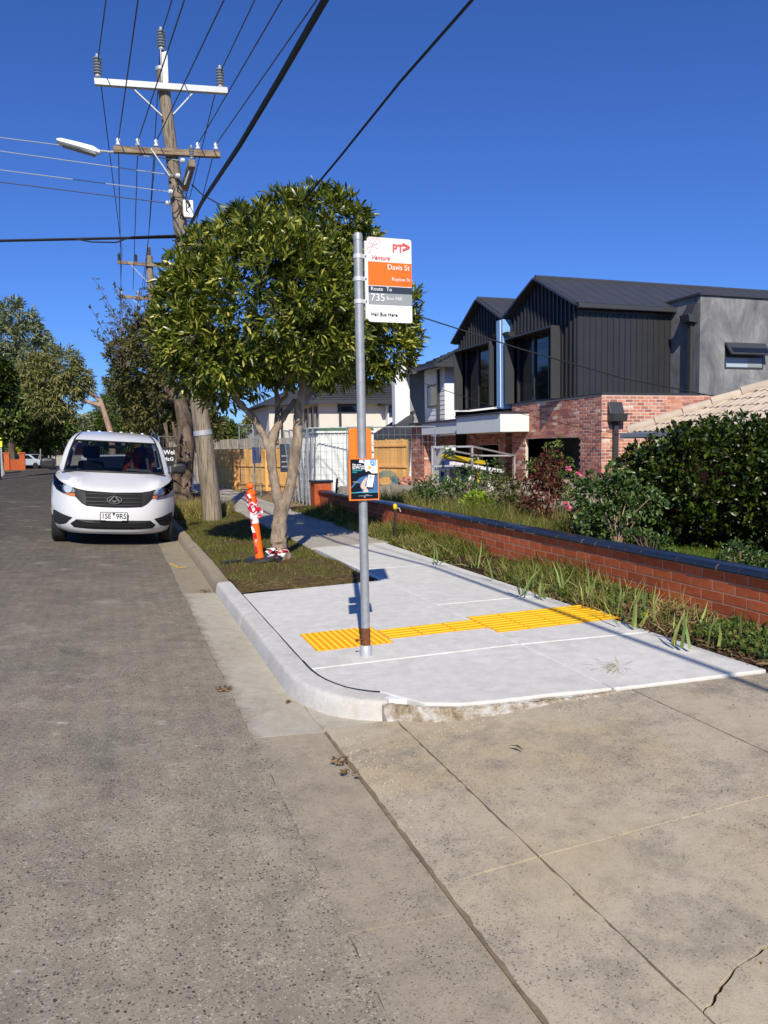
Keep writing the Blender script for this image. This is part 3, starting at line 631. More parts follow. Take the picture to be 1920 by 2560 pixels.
for i in range(4): pp([(.80-.02*i,.50+.07*i),(.90-.025*i,.51+.07*i),(.89-.025*i,.555+.07*i),(.79-.02*i,.545+.07*i)], 'p_skin', 'printed_finger', 3)
pp([(.66,.35),(.93,.37),(.82,.76),(.58,.74)], 'print_black', 'printed_phone', 4); pp([(.66,.39),(.89,.41),(.80,.71),(.57,.69)], 'print_white', 'printed_screen', 5)
pp(cir(.74,.46,.05), 'p_sky', 'printed_dot', 6)
for i in range(5): pp([(.66-.012*i,.54+.028*i),(.80-.014*i,.55+.028*i),(.80-.014*i,.556+.028*i),(.66-.012*i,.546+.028*i)], 'p_sky', 'printed_line', 6)
pp([(0,.825),(1,.825),(1,.84),(0,.84)], 'p_teal', 'printed_line', 4); pp([(0,.84),(1,.84),(1,1),(0,1)], 'navy', 'printed_footer', 4)
for i, s in enumerate(('Plan your','journey with','the PTV app.')): text(s, .0165, M['print_white'], poster, (px0+PW*.08, yf-.0062, pz1-PH*(.15+.045*i)), depth=.0004, bold=.0004)
text('Download', .0165, M['p_teal'], poster, (px0+PW*.08, yf-.0062, pz1-PH*.29), depth=.0004, bold=.0003); text('now.', .0165, M['p_teal'], poster, (px0+PW*.08, yf-.0062, pz1-PH*.335), depth=.0004, bold=.0003)
for a, b, c in ((.08,.30,.55),(.1,.32,.575),(.52,.66,.885),(.28,.78,.91)): pp([(a,c),(b,c),(b,c+.012),(a,c+.012)], 'sign_grey', 'printed_line', 5)
for z in (fz1-.016, fz0+.022): MB().lathe([(.006,-.012),(.006,-.009),(.004,-.0075)], (PX-.002,yf,z), 'y', 10).build('screw', M['galv'], bs)
# ================================================================ TACTILE PAVING
def dome_tile():
    m = MB(); m.box(-.149,.149,-.149,.149,0,.004,1)
    for i in range(6):
        for j in range(6): m.lathe([(.0150,.0041),(.0115,.0092),(.0,.0096)], (-.125+.05*i,-.125+.05*j,0), seg=8)
    return m.mesh('dome_tile', [M['tactile'], M['tactile2']])
def bar_tile():
    m = MB(); m.box(-.149,.149,-.149,.149,0,.004,1)
    for i in range(4):
        y = -.112+.075*i; m.prism([(-.143,y-.0175,.004),(.143,y-.0175,.004),(.143,y+.0175,.004),(-.143,y+.0175,.004)], [(-.137,y-.012,.009),(.137,y-.012,.009),(.137,y+.012,.009),(-.137,y+.012,.009)])
    return m.mesh('bar_tile', [M['tactile'], M['tactile2']])
DT, BT = dome_tile(), bar_tile()
def tiles(name, label, mesh, x0, y0, nx, ny, pname, sx=1., sy=1.):
    r = root(name, label, 'tactile paving', (x0,y0,pz(x0)), 'yellow tactile paving on the footpath')
    for i in range(nx):
        for j in range(ny): x = x0+(.15+.3*i)*sx; put(pname, mesh, r, loc=(x, y0+(.15+.3*j)*sy, pz(x)+.0008), rot=(0,-.01,0), scale=(sx,sy,1))
tiles('tactile_dome_pad', 'square yellow pad of raised dots around the bus stop pole', DT, 1.325, 5.335, 2, 2, 'tile', .99, .92)
tiles('tactile_guide_strip', 'single narrow row of yellow bar tiles leading from the pole', BT, 1.925, 5.452, 3, 1, 'tile', .93, .98)
tiles('tactile_bar_pad', 'wide yellow pad of bar tiles across the footpath by the wall', BT, 2.765, 5.275, 4, 2, 'tile', .935, .97)
# ================================================================ UTILITY POLES AND WIRES
UY = 16.5
def P16(px, py): return uy(px, py, UY)
def insulator(m, p, s=1., up=Vector((0,0,1)), sheds=6, r=.085, h=.40):
    prof = [(.05*s,0),(.055*s,.04*s)]
    for i in range(sheds): z = .06*s+(h*s-.08*s)*i/sheds; dz_ = (h*s-.08*s)/sheds; prof += [(.045*s,z),(r*s,z+dz_*.25),(r*s*.95,z+dz_*.45),(.05*s,z+dz_*.7)]
    prof += [(.03*s,h*s-.01*s),(.03*s,h*s+.03*s)]; m.lathe(prof, p, seg=12)
up1 = root('utility_pole', 'nearest weathered timber power pole, leaning left, with two crossarms and a grey box', 'utility pole', (1.93,UY,.1), 'timber power poles along the road')
base = P16(533,1312); top = P16(405,178); bot = base.copy(); bot.z = -.2
rr = random.Random(11); pts = []; rad = []
pxs = [(533,1312),(524,1220),(510,1100),(494,990),(474,800),(455,600),(440,470),(425,350),(414,255),(404,172)]
for i, (a, b) in enumerate(pxs): p = P16(a, b); pts.append(p); rad.append(.205-.085*i/9 if i < 3 else .175-.075*i/9)
rad = [.225,.21,.20,.185,.17,.155,.145,.135,.128,.12]; rad = [r*.93 for r in rad]
MB().tube(pts, rad, 18).build('pole', M['pole'], up1, smooth=True)
MB().lathe([(.118,-.02),(.122,.0),(.122,.05),(.118,.055)], pts[-1]-Vector((0,0,.04)), seg=18).build('pole_cap', M['galv_light'], up1, smooth=True)
YF = UY-.16
# upper steel crossarm with three big insulators
a, b = uy(236,205,YF), uy(569,228,YF)
arm = MB().bar(a, b, .10, .12).build('steel_crossarm', M['galv_light'], up1, bevel=.006)
for q, r_ in (((322,212),(405,290)), ((492,222),(433,286))):
    MB().bar(uy(*q,YF+.02), uy(*r_,YF+.02), .05, .02).build('brace', M['galv_light'], up1)
for q in ((245,194),(551,220)): m = MB(); insulator(m, uy(*q, YF)); m.build('insulator', M['ceramic'], up1, smooth=True)
pt = uy(404,126,YF); m = MB(); insulator(m, pt); m.build('insulator', M['ceramic'], up1, smooth=True)
m = MB(); m.bar(uy(409,128,YF), uy(412,208,YF), .13, .012); 
for s_ in (-.06,.06): m.bar(uy(409,128,YF)+Vector((s_,-.03,0)), uy(412,208,YF)+Vector((s_,-.03,0)), .012, .06)
m.build('top_bracket', M['galv_light'], up1)
# lower timber crossarm with small white insulators
a, b = uy(283,374,YF), uy(550,387,YF)
MB().bar(a, b, .11, .12).build('timber_crossarm', M['arm'], up1, bevel=.008)
pins = [(296,363),(345,364),(391,366),(495,373),(540,374)]
for q in pins: p = uy(*q, YF); m = MB(); m.tube([p-Vector((0,0,.06)),p], .014, 6); m.lathe([(.045,.0),(.05,.03),(.03,.05),(.042,.07),(.04,.11),(.02,.13)], p, seg=10); m.build('small_insulator', M['ceramic_w'], up1, smooth=True)
MB().bar(uy(377,372,YF-.05), uy(424,440,YF-.05), .045, .02).build('brace', M['galv_light'], up1)
# second arm running back along the road, seen end-on
a, b = uy(480,405,UY-.45), uy(462,470,UY+1.15)
MB().bar(a+Vector((0,0,-.02)), b, .13, .14).build('end_on_crossarm', M['arm'], up1, bevel=.008)
m = MB()
for f in (0.02,): insulator(m, a.lerp(b, f)+Vector((0,0,.07)), .6)
m.build('small_insulator', M['ceramic'], up1, smooth=True)
MB().bar(uy(478,415,UY-.3), uy(462,462,UY-.2), .03, .03).build('brace', M['galv_light'], up1)
for q in ((457,402),(445,440),(427,480),(420,508)): p = uy(*q,UY-.22); m = MB(); m.lathe([(.02,-.05),(.05,-.03),(.05,.03),(.02,.05)], p, 'x', 8); m.build('small_insulator', M['ceramic_w'], up1, smooth=True)
c = uy(470,524,UY-.12); MB().box(c.x-.10,c.x+.10,c.y-.08,c.y+.08,c.z-.17,c.z+.17).build('grey_box', M['sign_white'], up1, bevel=.012)
m = MB(); m.tube([uy(528,1290,UY-.1)+Vector((.16,0,-.05)), uy(517,1190,UY-.1)+Vector((.13,0,0)), uy(506,1090,UY-.1)+Vector((.12,0,0)), uy(497,1010,UY-.1)+Vector((.10,0,0)), uy(492,960,UY-.1)+Vector((.1,0,0))], .035, 8); m.build('conduit', M['galv'], up1, smooth=True)
MB().tube([P16(508,1088), P16(506.3,1076)], [.196,.194], 20).build('metal_band', M['galv_light'], up1, smooth=True)
# tangle of service leads on the pole
rr = random.Random(4)
for i in range(10):
    f = rr.uniform(0,1); q = (438+36*f+rr.uniform(-14,14), 425+165*f); p = uy(*q, UY-.17); e = uy(q[0]+rr.uniform(-26,24), q[1]+rr.uniform(14,60), UY-.17); mid = p.lerp(e,.5)+Vector((rr.uniform(-.1,.14),-.04,-.09))
    MB().tube([p, p.lerp(mid,.5)+Vector((0,-.02,-.02)), mid, mid.lerp(e,.5), e], .011, 5).build('service_lead', M['cable'], up1, smooth=True)
p = uy(472,566,UY-.14); MB().tube([p+Vector((.11*math.cos(t*.55),0,.11*math.sin(t*.55))) for t in range(12)], .012, 5).build('cable_loop', M['cable'], up1, smooth=True)
# street lamp bracketed to the pole
sl = root('street_lamp', 'white street lamp head on an arm from the leaning power pole', 'street lamp', uy(283,380,YF))
MB().tube([uy(300,378,YF-.02), uy(275,380,YF-.02), uy(250,377,YF-.02), uy(232,371,YF-.02)], .022, 8).build('lamp_arm', M['galv_light'], sl, smooth=True)
h0, h1 = uy(142,352,YF-.05), uy(250,381,YF-.02); d = (h1-h0)
m = MB(); rows = []
for f, w, h in ((0,.09,.05),(.1,.12,.10),(.5,.13,.12),(.85,.11,.13),(1,.05,.06)):
    p = h0+d*f; rows.append([(p.x,p.y-w,p.z-h*.3),(p.x,p.y-w*.6,p.z+h*.5),(p.x,p.y+w*.6,p.z+h*.5),(p.x,p.y+w,p.z-h*.3),(p.x,p.y+w*.8,p.z-h*.5),(p.x,p.y-w*.8,p.z-h*.5)])
for i in range(4):
    for j in range(6): m.quad(rows[i][j],rows[i][(j+1)%6],rows[i+1][(j+1)%6],rows[i+1][j])
m.quad(*rows[0]); m.quad(*rows[-1]); m.build('lamp_head', M['sign_white'], sl)
m = MB(); p, q = h0+d*.12+Vector((0,0,-.055)), h0+d*.9+Vector((0,0,-.075)); m.bar(p, q, .17, .03); m.build('lamp_visor', M['sign_grey'], sl, bevel=.008)
# second and third pole further along
def far_pole(X, Y, H, label, armw=1.15):
    r = root('utility_pole', label, 'utility pole', (X,Y,.1), 'timber power poles along the road')
    MB().tube([(X+.12,Y,-.1),(X+.05,Y,H*.5),(X,Y,H)], [.17,.15,.12], 12).build('pole', M['pole'], r, smooth=True)
    for z, w in ((H-.35,armw),(H-1.6,armw*.97)):
        MB().bar((X-w,Y-.14,z+.03),(X+w,Y-.14,z-.03), .1, .11).build('timber_crossarm', M['arm'], r)
        for s in (-1,-.45,.45,1):
            m = MB(); insulator(m, (X+s*w*.94,Y-.14,z+.06), .75 if z > H-1 else .45); m.build('insulator', M['bark_dark'] if z > H-1 else M['ceramic_w'], r, smooth=True)
        for s in (-1,1): MB().bar((X+s*w*.6,Y-.16,z-.03),(X+s*.1,Y-.16,z-.65),.04,.02).build('brace', M['galv_light'], r)
    m = MB(); insulator(m, (X,Y,H), .9); m.build('insulator', M['bark_dark'], r, smooth=True)
    return r
u2 = far_pole(1.58, 31, 8.95, 'second timber power pole behind the van, with a white conduit and blue notice')
MB().tube([(1.98,30.9,.1),(1.93,30.9,3.9)], .045, 8).build('white_conduit', M['sign_white'], u2, smooth=True)
c = uy(388,1097,30.75); m = MB(); m.box(c.x-.14,c.x+.14,30.72,30.74,c.z-.24,c.z+.24); nb = m.build('notice_plate', M['sign_white'], u2); MB().box(c.x-.07,c.x+.07,30.714,30.719,c.z-.10,c.z+.06).build('blue_square', M['p_pin'], nb)
far_pole(.9, 78, 8.4, 'farthest timber power pole, small above the van roof', 1.6)
# wires
def wire(pts, r, label, mat='cable', sag=0., name='power_line', grp=None, n=14):
    pts = [Vector(p) for p in pts]; o = []
    for i in range(len(pts)-1):
        a, b = pts[i], pts[i+1]; L = (b-a).length
        for k in range(n): t = k/n; p = a.lerp(b, t); p.z -= sag*4*t*(1-t)*(L/30)**2; o.append(p)
    o.append(pts[-1]); ob = MB().tube(o, r, 6).build(name, M[mat], smooth=True); return tag(ob, label, 'cable', grp)
def over(att, top, h, Y2=-30):       # from the pole, through the point seen at the top of the picture, on over the camera
    q = uz(top[0], top[1], h); a = Vector(att); d = q-a; return [a, q, q+d*((Y2-q.y)/d.y)]
GH = 'wires on the upper steel arm'; GL = 'wires on the lower timber arm'
tops = [((245,150),(265,0),'left wire of the upper steel crossarm'),((404,84),(430,0),'middle wire on the very top of the leaning pole'),((551,180),(637,0),'right wire of the upper steel crossarm')]
f2 = [(.6,31,9.2),(1.58,31,9.6),(2.6,31,9.2)]
for (q, t, l), e in zip(tops, f2):
    p = uy(*q, YF); h = p.z-.05; wire(over(p, t, h)[::-1]+[Vector(e)], .012, 'thin power line, '+l, 'wire', grp=GH)
lows = [((296,350),(345,0),'leftmost wire of the lower timber crossarm'),((345,352),(461,0),'second wire from the left on the lower timber crossarm'),((391,353),(560,0),'wire just left of the pole on the lower crossarm'),((495,360),(705,0),'first wire right of the pole on the lower crossarm'),((540,361),(792,0),'rightmost wire of the lower timber crossarm')]
e2 = [.52,.95,1.35,2.1,2.6]
for (q, t, l), e in zip(lows, e2):
    p = uy(*q, YF); wire(over(p, t, p.z-.06)[::-1]+[Vector((e,31,7.7))], .011, 'thin power line, '+l, 'wire', grp=GL)
for x, z, l in ((.62,9.2,'upper left'),(1.58,9.6,'upper middle'),(.55,7.75,'lower left'),(1.2,7.75,'lower middle')):
    wire([(x,31,z),(x-.2,78,8.3 if z > 8 else 7.0)], .012, 'distant power line beyond the second pole, '+l+' one', 'wire', sag=.3, name='power_line')
# heavy bundled cable sweeping overhead
att = uy(462,590,UY-.18)
wire([att, uy(505,505,12.2), uy(600,362,8.9), uy(700,195,6.95), uy(812,0,5.55), (1.86,2.5,4.95), (1.93,-3,4.75), (2.05,-22,5.9)], .030, 'thick black bundled cable sweeping from the leaning pole overhead', 'cable', name='bundled_cable', n=5)
wire([(2.3,31,5.3), ux(735,530,2.42), ux(850,392,2.40), ux(1000,205,2.38), ux(1180,0,2.36), (2.3,-2,4.85), (2.2,-22,5.8)], .012, 'black overhead cable crossing above the tree to the top right', 'cable', name='overhead_cable', n=6)
# service line to the tiled roof
wire([uy(480,462,UY), uy(505,486,16.2), uy(600,540,15.6), uy(1030,785,13.6), uy(1300,872,13.3), uy(1560,946,13.1), uy(1760,986,12.9), uy(1850,1002,12.8)], .013, 'sagging service line from pole past the sign to the tiled roof', 'cable', name='service_line', n=4)
wire([uy(900,905,17.5), uy(1080,965,17.2), uy(1250,1022,16.95), uy(1420,1062,16.8), uy(1500,1078,16.8), uy(1565,1087,16.8)], .008, 'thin lower service line in front of the brick house', 'cable', name='service_line', n=4)
# wires leaving to the left
for (x0, y0), (xa, ya), l, mt in (((0,344),(457,402),'topmost','wire_l'),((0,378),(445,440),'second','wire_l'),((0,425),(427,480),'third','wire_l'),((0,455),(420,508),'lowest','wire')):
    a = uy(xa, ya, UY-.2); q = uy(x0, y0, UY+1.0); d = q-a
    wire([a, a.lerp(q,.5), q, q+d*3], .010, l+' of four thin service wires running left from the leaning pole', mt, name='service_wire', grp='service wires to the left')
a = uy(455,592,UY-.2); q = uy(0,602,UY+1.5); d = q-a
wire([a, a.lerp(q,.4), q, q+d*3], .028, 'thick black cable leaving the pole to the left', 'cable', name='bundled_cable')
wire([uy(440,588,UY-.2), uy(330,592,UY+.2), uy(290,606,UY+.3), uy(230,605,UY+.5), uy(190,598,UY+.6)], .014, 'slack black loop hanging under the thick left cable', 'cable', name='hanging_cable', n=4)
# ================================================================ STREET TREE
TY = 10.25
tr = root('street_tree', 'dense round evergreen street tree with pale forked trunk on the verge', 'tree', (2.06,TY,.1))
def limb(px, r, seg=12, dy=None, name='limb', wob=.0):
    pts = [uy(a, b, TY+(dy[i] if dy else 0)) for i, (a, b) in enumerate(px)]
    return pts, r
rr = random.Random(8)
def limbs(spec, name):
    for px, r, dy in spec:
        pts = [uy(a, b, TY+d) for (a, b), d in zip(px, dy)]; o = []; ro = []
        for i in range(len(pts)-1):
            for k in range(4):
                t = k/4; p = pts[i].lerp(pts[i+1], t); j = .12*r[i]; o.append(p+Vector((rr.uniform(-j,j),rr.uniform(-j,j),0))); ro.append((r[i]+(r[i+1]-r[i])*t)*rr.uniform(.92,1.1))
        o.append(pts[-1]); ro.append(r[-1]); ob = MB().tube(o, ro, 12).build(name, M['bark'], tr, smooth=True)
limbs([([(703,1408),(700,1380),(697,1340),(699,1290),(704,1252)], [.165,.118,.102,.100,.098], [0]*5)], 'trunk')
limbs([([(702,1275),(690,1225),(680,1170),(677,1120),(684,1085),(706,1045),(738,1000)], [.075,.066,.064,.068,.058,.046,.036], [0,0,0,0,.03,.06,.1]),
 ([(706,1278),(727,1210),(738,1150),(742,1100),(744,1050),(752,1000),(760,960),(760,905),(750,850)], [.08,.075,.070,.068,.060,.056,.052,.045,.026], [0,-.02,-.04,-.04,-.05,-.05,-.05,0,0]),
 ([(682,1140),(662,1095),(634,1045),(602,1010),(582,985),(560,930)], [.055,.045,.042,.038,.034,.022], [0,.05,.08,.1,.12,.2]),
 ([(690,1110),(692,1050),(694,1000),(688,960),(675,900)], [.045,.036,.034,.03,.018], [.05,.15,.25,.3,.3]), ([(694,1010),(716,990),(716,950),(708,900)], [.03,.025,.022,.016], [.25,.3,.3,.3]),
 ([(758,990),(776,965),(800,940),(825,915),(862,890)], [.042,.036,.03,.025,.016], [-.05,0,.1,.15,.2]), ([(760,905),(772,870),(800,830),(880,760)], [.034,.03,.025,.014], [0,0,0,0]), ([(752,860),(700,780),(640,700)], [.03,.025,.013], [0,0,0])], 'limb')
p = uy(745,1122,TY-.12); MB().lathe([(.038,-.02),(.04,.0),(.03,.012),(.0,.012)], (0,0,0), 'y', 12).build('cut_stub', M['dead'], tr, loc=None) if False else None
for a, b, dx, dy_ in ((672,1418,-.16,-.1),(735,1412,.22,.05),(700,1428,.02,-.2),(650,1405,-.25,.1)):
    q = uy(702,1385,TY); e = Vector((2.06+dx, TY+dy_, .09)); MB().tube([q, q.lerp(e,.5)-Vector((0,0,.03)), e], [.09,.06,.03], 8).build('root', M['bark'], tr, smooth=True)
LB = [(560,740,140,0),(500,830,105,.1),(640,650,120,.15),(800,580,100,.1),(860,560,62,-.05),(890,640,66,-.05),(700,740,180,-.35),(780,790,150,-.5),(900,740,100,-.2),(950,850,92,-.05),(905,890,62,.1),(560,850,115,-.25),(650,850,105,.3),(500,915,66,.2),(470,930,44,.3),(555,975,46,.3),(610,925,48,.0),
      (455,770,72,.2),(720,575,82,.3),(860,850,100,.4),(985,800,58,.1),(620,770,170,.7),(820,720,165,.7),(740,850,105,.8),(985,890,52,.1),(1010,760,42,-.1),(440,850,56,.1),(700,520,40,.2),(600,560,40,.1),(520,620,45,.1),(700,915,62,.1),(790,905,66,.2),(850,925,52,.1),(930,930,46,.2),(640,950,40,.2)]
sc_ = 10.0/FPX
lobes = [(tuple(uy(a, b, TY+d)), (r*sc_*1.02, r*sc_*.9, r*sc_*.98)) for a, b, r, d in LB]
C, d = lobe_points(lobes, 4900, .62, 1.12, .74)
# open the underside and middle a little
keep = rng.random(len(C)) < np.where(C[:,2] < 2.6, .8, 1.)*(.84+.28*np.sin(C[:,0]*4.1+1)*np.sin(C[:,2]*3.7)*np.sin(C[:,1]*3+C[:,0])+.1); C, d = C[keep], d[keep]
d = unit(d+np.array([0,-.12,.35]))
rosettes('crown', C, d, 13, .120, .030, M['leaf_main'], tr, .9, .4, fold=.12, droop=.12)
for k in range(70):       # fine twigs inside the crown
    i = rng.integers(len(C)); c = Vector(C[i]); o = Vector(lobes[rng.integers(len(lobes))][0]); 
    if (c-o).length < .8: MB().tube([o, o.lerp(c,.5)+Vector((0,0,.03)), c], [.012,.008,.004], 5).build('twig', M['bark_dark'], tr, smooth=True)
# ================================================================ BOLLARD WITH TAPE
b0 = uy(650,1398,TY-.05); b0.z = .125; lean = Vector((-.10,0,1)).normalized()
bo = root('bollard', 'orange plastic bollard wound with red and white tape by the tree', 'bollard', b0)
def bp(h, off=(0,0)): return b0+lean*h+Vector((off[0],off[1],0))
m = MB(); m.tube([bp(.03),bp(.06),bp(.10),bp(.45),bp(.46),bp(.82),bp(.88),bp(.885),bp(.93),bp(.94)], [.062,.062,.055,.052,.052,.050,.050,.062,.062,.045], 18); m.build('post', M['bollard'], bo, smooth=True)
m = MB(); m.tube([bp(.93),bp(.97),bp(.98),bp(1.0),bp(1.03),bp(1.04)], [.028,.026,.055,.060,.045,.01], 16); m.build('knob', M['bollard'], bo, smooth=True)
MB().tube([bp(.5),bp(.74)], .054, 18).build('reflective_sleeve', M['tape_white'], bo, smooth=True)
rr = random.Random(2)
for k in range(6):
    h = .68+.022*k+rr.uniform(-.01,.01); t = rr.uniform(-.03,.05); MB().tube([bp(h+t*math.sin(a*.45)+.02*math.sin(a*1.7+k), (.064*math.cos(a*.45),.064*math.sin(a*.45))) for a in range(15)], .010+.004*rr.random(), 5).build('tape_wrap', M['tape_red'] if k % 2 else M['tape_white'], bo, smooth=True)
def ribbon(pts, w, name, mats, parent):
    pts = [Vector(p) for p in pts]; m = MB()
    for i in range(len(pts)-1):
        a, b = pts[i], pts[i+1]; s = Vector((math.cos(i*.5),math.sin(i*.5)*.5,.15)).normalized()*w/2; s2 = Vector((math.cos((i+1)*.5),math.sin((i+1)*.5)*.5,.15)).normalized()*w/2
        m.quad(a-s, a+s, b+s2, b-s2, mi=(i//2) % 2)
    return m.build(name, mats, parent, fix=False)
TP = [M['tape_red'], M['tape_white']]
ribbon([bp(.92-.045*i, (-.06-.012*math.sin(i*.8)+.003*i*.5,-.06)) for i in range(19)], .035, 'tape_tail', TP, bo)
ribbon([bp(.9-.03*i, (-.05+.012*i,-.058)) for i in range(9)], .04, 'tape_tail', TP[::-1], bo)
ribbon([bp(.72-.025*i, (.05+.04*math.sin(i*.55),-.05)) for i in range(7)], .045, 'tape_knot', TP, bo)
ribbon([bp(.68-.025*i, (.08+.025*math.sin(i*.9),-.03)) for i in range(5)], .045, 'tape_knot', TP[::-1], bo)
bs2 = root('rubber_base', 'flat black rubber bollard base lying on the grass', 'bollard base', b0)
m = MB(); n = 20; o0 = [(b0.x+.04+.30*math.cos(i*6.2832/n), b0.y+.22*math.sin(i*6.2832/n), .125+.06*.3*math.cos(i*6.2832/n)) for i in range(n)]; m.prism(o0, [(b0.x+.04+.26*math.cos(i*6.2832/n), b0.y+.19*math.sin(i*6.2832/n), .165+.08*.3*math.cos(i*6.2832/n)) for i in range(n)])
m.build('base_disc', M['black_plastic'], bs2, bevel=.008)
m = MB(); m.slab([(b0.x-.55,b0.y-.22),(b0.x-.28,b0.y-.10),(b0.x-.26,b0.y-.02),(b0.x-.50,b0.y-.10)], .155, .13); m.build('grip_tab', M['black_plastic'], bs2, bevel=.005)
ctp = root('crumpled_tape', 'crumpled heap of red and white tape between bollard and trunk', 'tape', (b0.x+.18,b0.y,.15))
for k in range(5): ribbon([(b0.x+.10+.035*i+rr.uniform(-.02,.02), b0.y-.05+rr.uniform(-.05,.05), .16+.05*abs(math.sin(i*1.3+k))+.02*k) for i in range(8)], .06, 'fold', TP if k % 2 else TP[::-1], ctp)
wd = root('drain_block', 'small dark block leaning on the tree root', 'block', (2.13,10.0,.12)); q = uy(700,1412,9.95)
MB().bar(uy(706,1422,9.95), uy(690,1392,9.95), .085, .05).build('block_body', M['black_plastic'], wd, bevel=.008)
# ================================================================ WHITE VAN
M['refl_lamp'] = pmat('lamp_reflector', (.82,.83,.84,1), .25, .05, 30, metal=.35)
M['grille_slat'] = pmat('grey_black_slat', (.016,.016,.017,1), .6, .1, 20)
M['mesh_black'] = pmat('black_mesh', (.006,.006,.006,1), .8, .1, 20)
van = root('white_van', 'white passenger van parked at the kerb, facing the camera', 'van', (0,0,0))
VR = [(.205,.12,.86),(.25,.045,.925),(.33,.012,.955),(.44,.0,.972),(.56,.012,.982),(.70,.05,.988),(.80,.085,.988),(.87,.12,.985),(.92,.17,.98),(.98,.30,.972),(1.05,.48,.96),(1.12,.68,.945),(1.185,.88,.928),
      (1.30,1.02,.905),(1.42,1.17,.88),(1.54,1.32,.85),(1.64,1.46,.818),(1.72,1.58,.785),(1.785,1.72,.745),(1.84,1.92,.70),(1.88,2.15,.63),(1.908,2.45,.52),(1.924,2.8,.36),(1.93,3.1,.16)]
VZ = [r[0] for r in VR]; VYc = [r[1] for r in VR]; VWd = [r[2] for r in VR]
def vw(z): return float(np.interp(z, VZ, VWd))
def vsurf(x, z):
    w = vw(z); t = min(1., abs(x)/w); k = float(np.interp(z, [.2,.85,1.2,1.75,1.93], [.66,.60,.46,.30,.2])); e = float(np.interp(z, [.2,.9,1.2,1.8], [4.2,4.0,3.2,2.6]))
    u = min(1., max(0., (t-.42)/.30)); u = u*u*(3-2*u); sh = float(np.interp(z, [.80,.90,1.08,1.185], [0,.06,.15,0]))*u      # the wings stay upright longer than the bonnet
    return float(np.interp(z-sh, VZ, VYc))+.05*t*t+k*t**e
TS = [0,.12,.25,.38,.5,.6,.7,.78,.84,.885,.93,.965,.985,1.0]
TS = [-t for t in TS[:0:-1]]+TS
REAR = [1.1,1.6,2.2,3.0,4.0,4.8,5.1]
m = MB(); rows = []
for z, yc, w in VR:
    row = []; ymax = vsurf(w, z)
    for y in REAR[::-1]:
        yy = max(ymax+.05*(REAR.index(y)+1), y); row.append((-w*(1-.02*(yy > 4.5)), yy, z))
    for t_ in TS: row.append((t_*w, vsurf(t_*w, z), z))
    for y in REAR: yy = max(ymax+.05*(REAR.index(y)+1), y); row.append((w*(1-.02*(yy > 4.5)), yy, z))
    rows.append(row)
nR = len(REAR); iG0 = VZ.index(1.185); iG1 = VZ.index(1.72); gt = (nR+TS.index(-.885), nR+TS.index(.885)); win = []
for i in range(len(rows)-1):
    for j in range(len(rows[0])-1):
        if iG0 <= i < iG1 and gt[0] <= j < gt[1]: win.append((i, j)); continue
        if iG0 <= i < iG1-1 and (j in (1,2,3,4) or j in (len(rows[0])-6,len(rows[0])-5,len(rows[0])-4,len(rows[0])-3)): continue
        m.quad(rows[i][j], rows[i][j+1], rows[i+1][j+1], rows[i+1][j])
m.quad(*rows[-1])
L_ = len(rows[0]); rl = [r[0] for r in rows[:13]]; rrr = [r[-1] for r in rows[:13]]
for i in range(12): m.quad(rl[i], rrr[i], rrr[i+1], rl[i+1])            # tailgate below the rear window
def weld(m, name, mats, parent, smooth=True):
    me = m.mesh(name, mats, smooth); bm = bmesh.new(); bm.from_mesh(me); bmesh.ops.remove_doubles(bm, verts=bm.verts, dist=.0004); bmesh.ops.recalc_face_normals(bm, faces=bm.faces); bm.to_mesh(me); bm.free()
    me.polygons.foreach_set('use_smooth', [smooth]*len(me.polygons)); return put(name, me, parent, smooth=smooth)
weld(m, 'body', M['white_paint'], van)
# windscreen
m = MB()
for i, j in win: m.quad(*[(p[0], p[1]-.004, p[2]+.003) for p in (rows[i][j], rows[i][j+1], rows[i+1][j+1], rows[i+1][j])])
ws = weld(m, 'windscreen', M['glass'], van)
def loop3(pts, r, name, mat, parent, seg=6): return MB().tube(pts, r, seg).build(name, mat, parent, smooth=True)
edge = [rows[iG0][j] for j in range(gt[0], gt[1]+1)]; loop3([(p[0],p[1]-.006,p[2]) for p in edge], .024, 'cowl_seal', M['black_plastic'], van)
edge = [rows[iG1][j] for j in range(gt[0], gt[1]+1)]; loop3([(p[0],p[1]-.004,p[2]) for p in edge], .016, 'screen_seal', M['black_plastic'], van)
for j in gt: loop3([(rows[i][j][0], rows[i][j][1]-.005, rows[i][j][2]) for i in range(iG0, iG1+1)], .02, 'screen_seal', M['black_plastic'], van)
for s in (-1,1):       # roof ditch strips
    loop3([(s*vw(z)*.90, vsurf(vw(z)*.90, z)-.003+dy, z+.004) for z, dy in ((1.72,0),(1.76,0),(1.80,0),(1.84,.02),(1.862,.1))]+[(s*.63,3.2,1.885),(s*.63,4.8,1.885)], .014, 'roof_strip', M['black_plastic'], van)
    m = MB()
    for i in range(iG0, iG1-1):
        for j in ((1,2,3,4) if s < 0 else (L_-6,L_-5,L_-4,L_-3)): m.quad(*[(p[0]*.997, p[1], p[2]) for p in (rows[i][j], rows[i][j+1], rows[i+1][j+1], rows[i+1][j])])
    m.build('side_window', M['glass'], van, fix=False)
for k in range(6):
    x = -.50+.2*k; MB().lathe([(.035,0),(.03,.02),(.0,.024)], (x, 3.0+.1*abs(x), 1.905+.018*(1-abs(x))), seg=8).build('roof_bump', M['white_paint'], van, smooth=True)
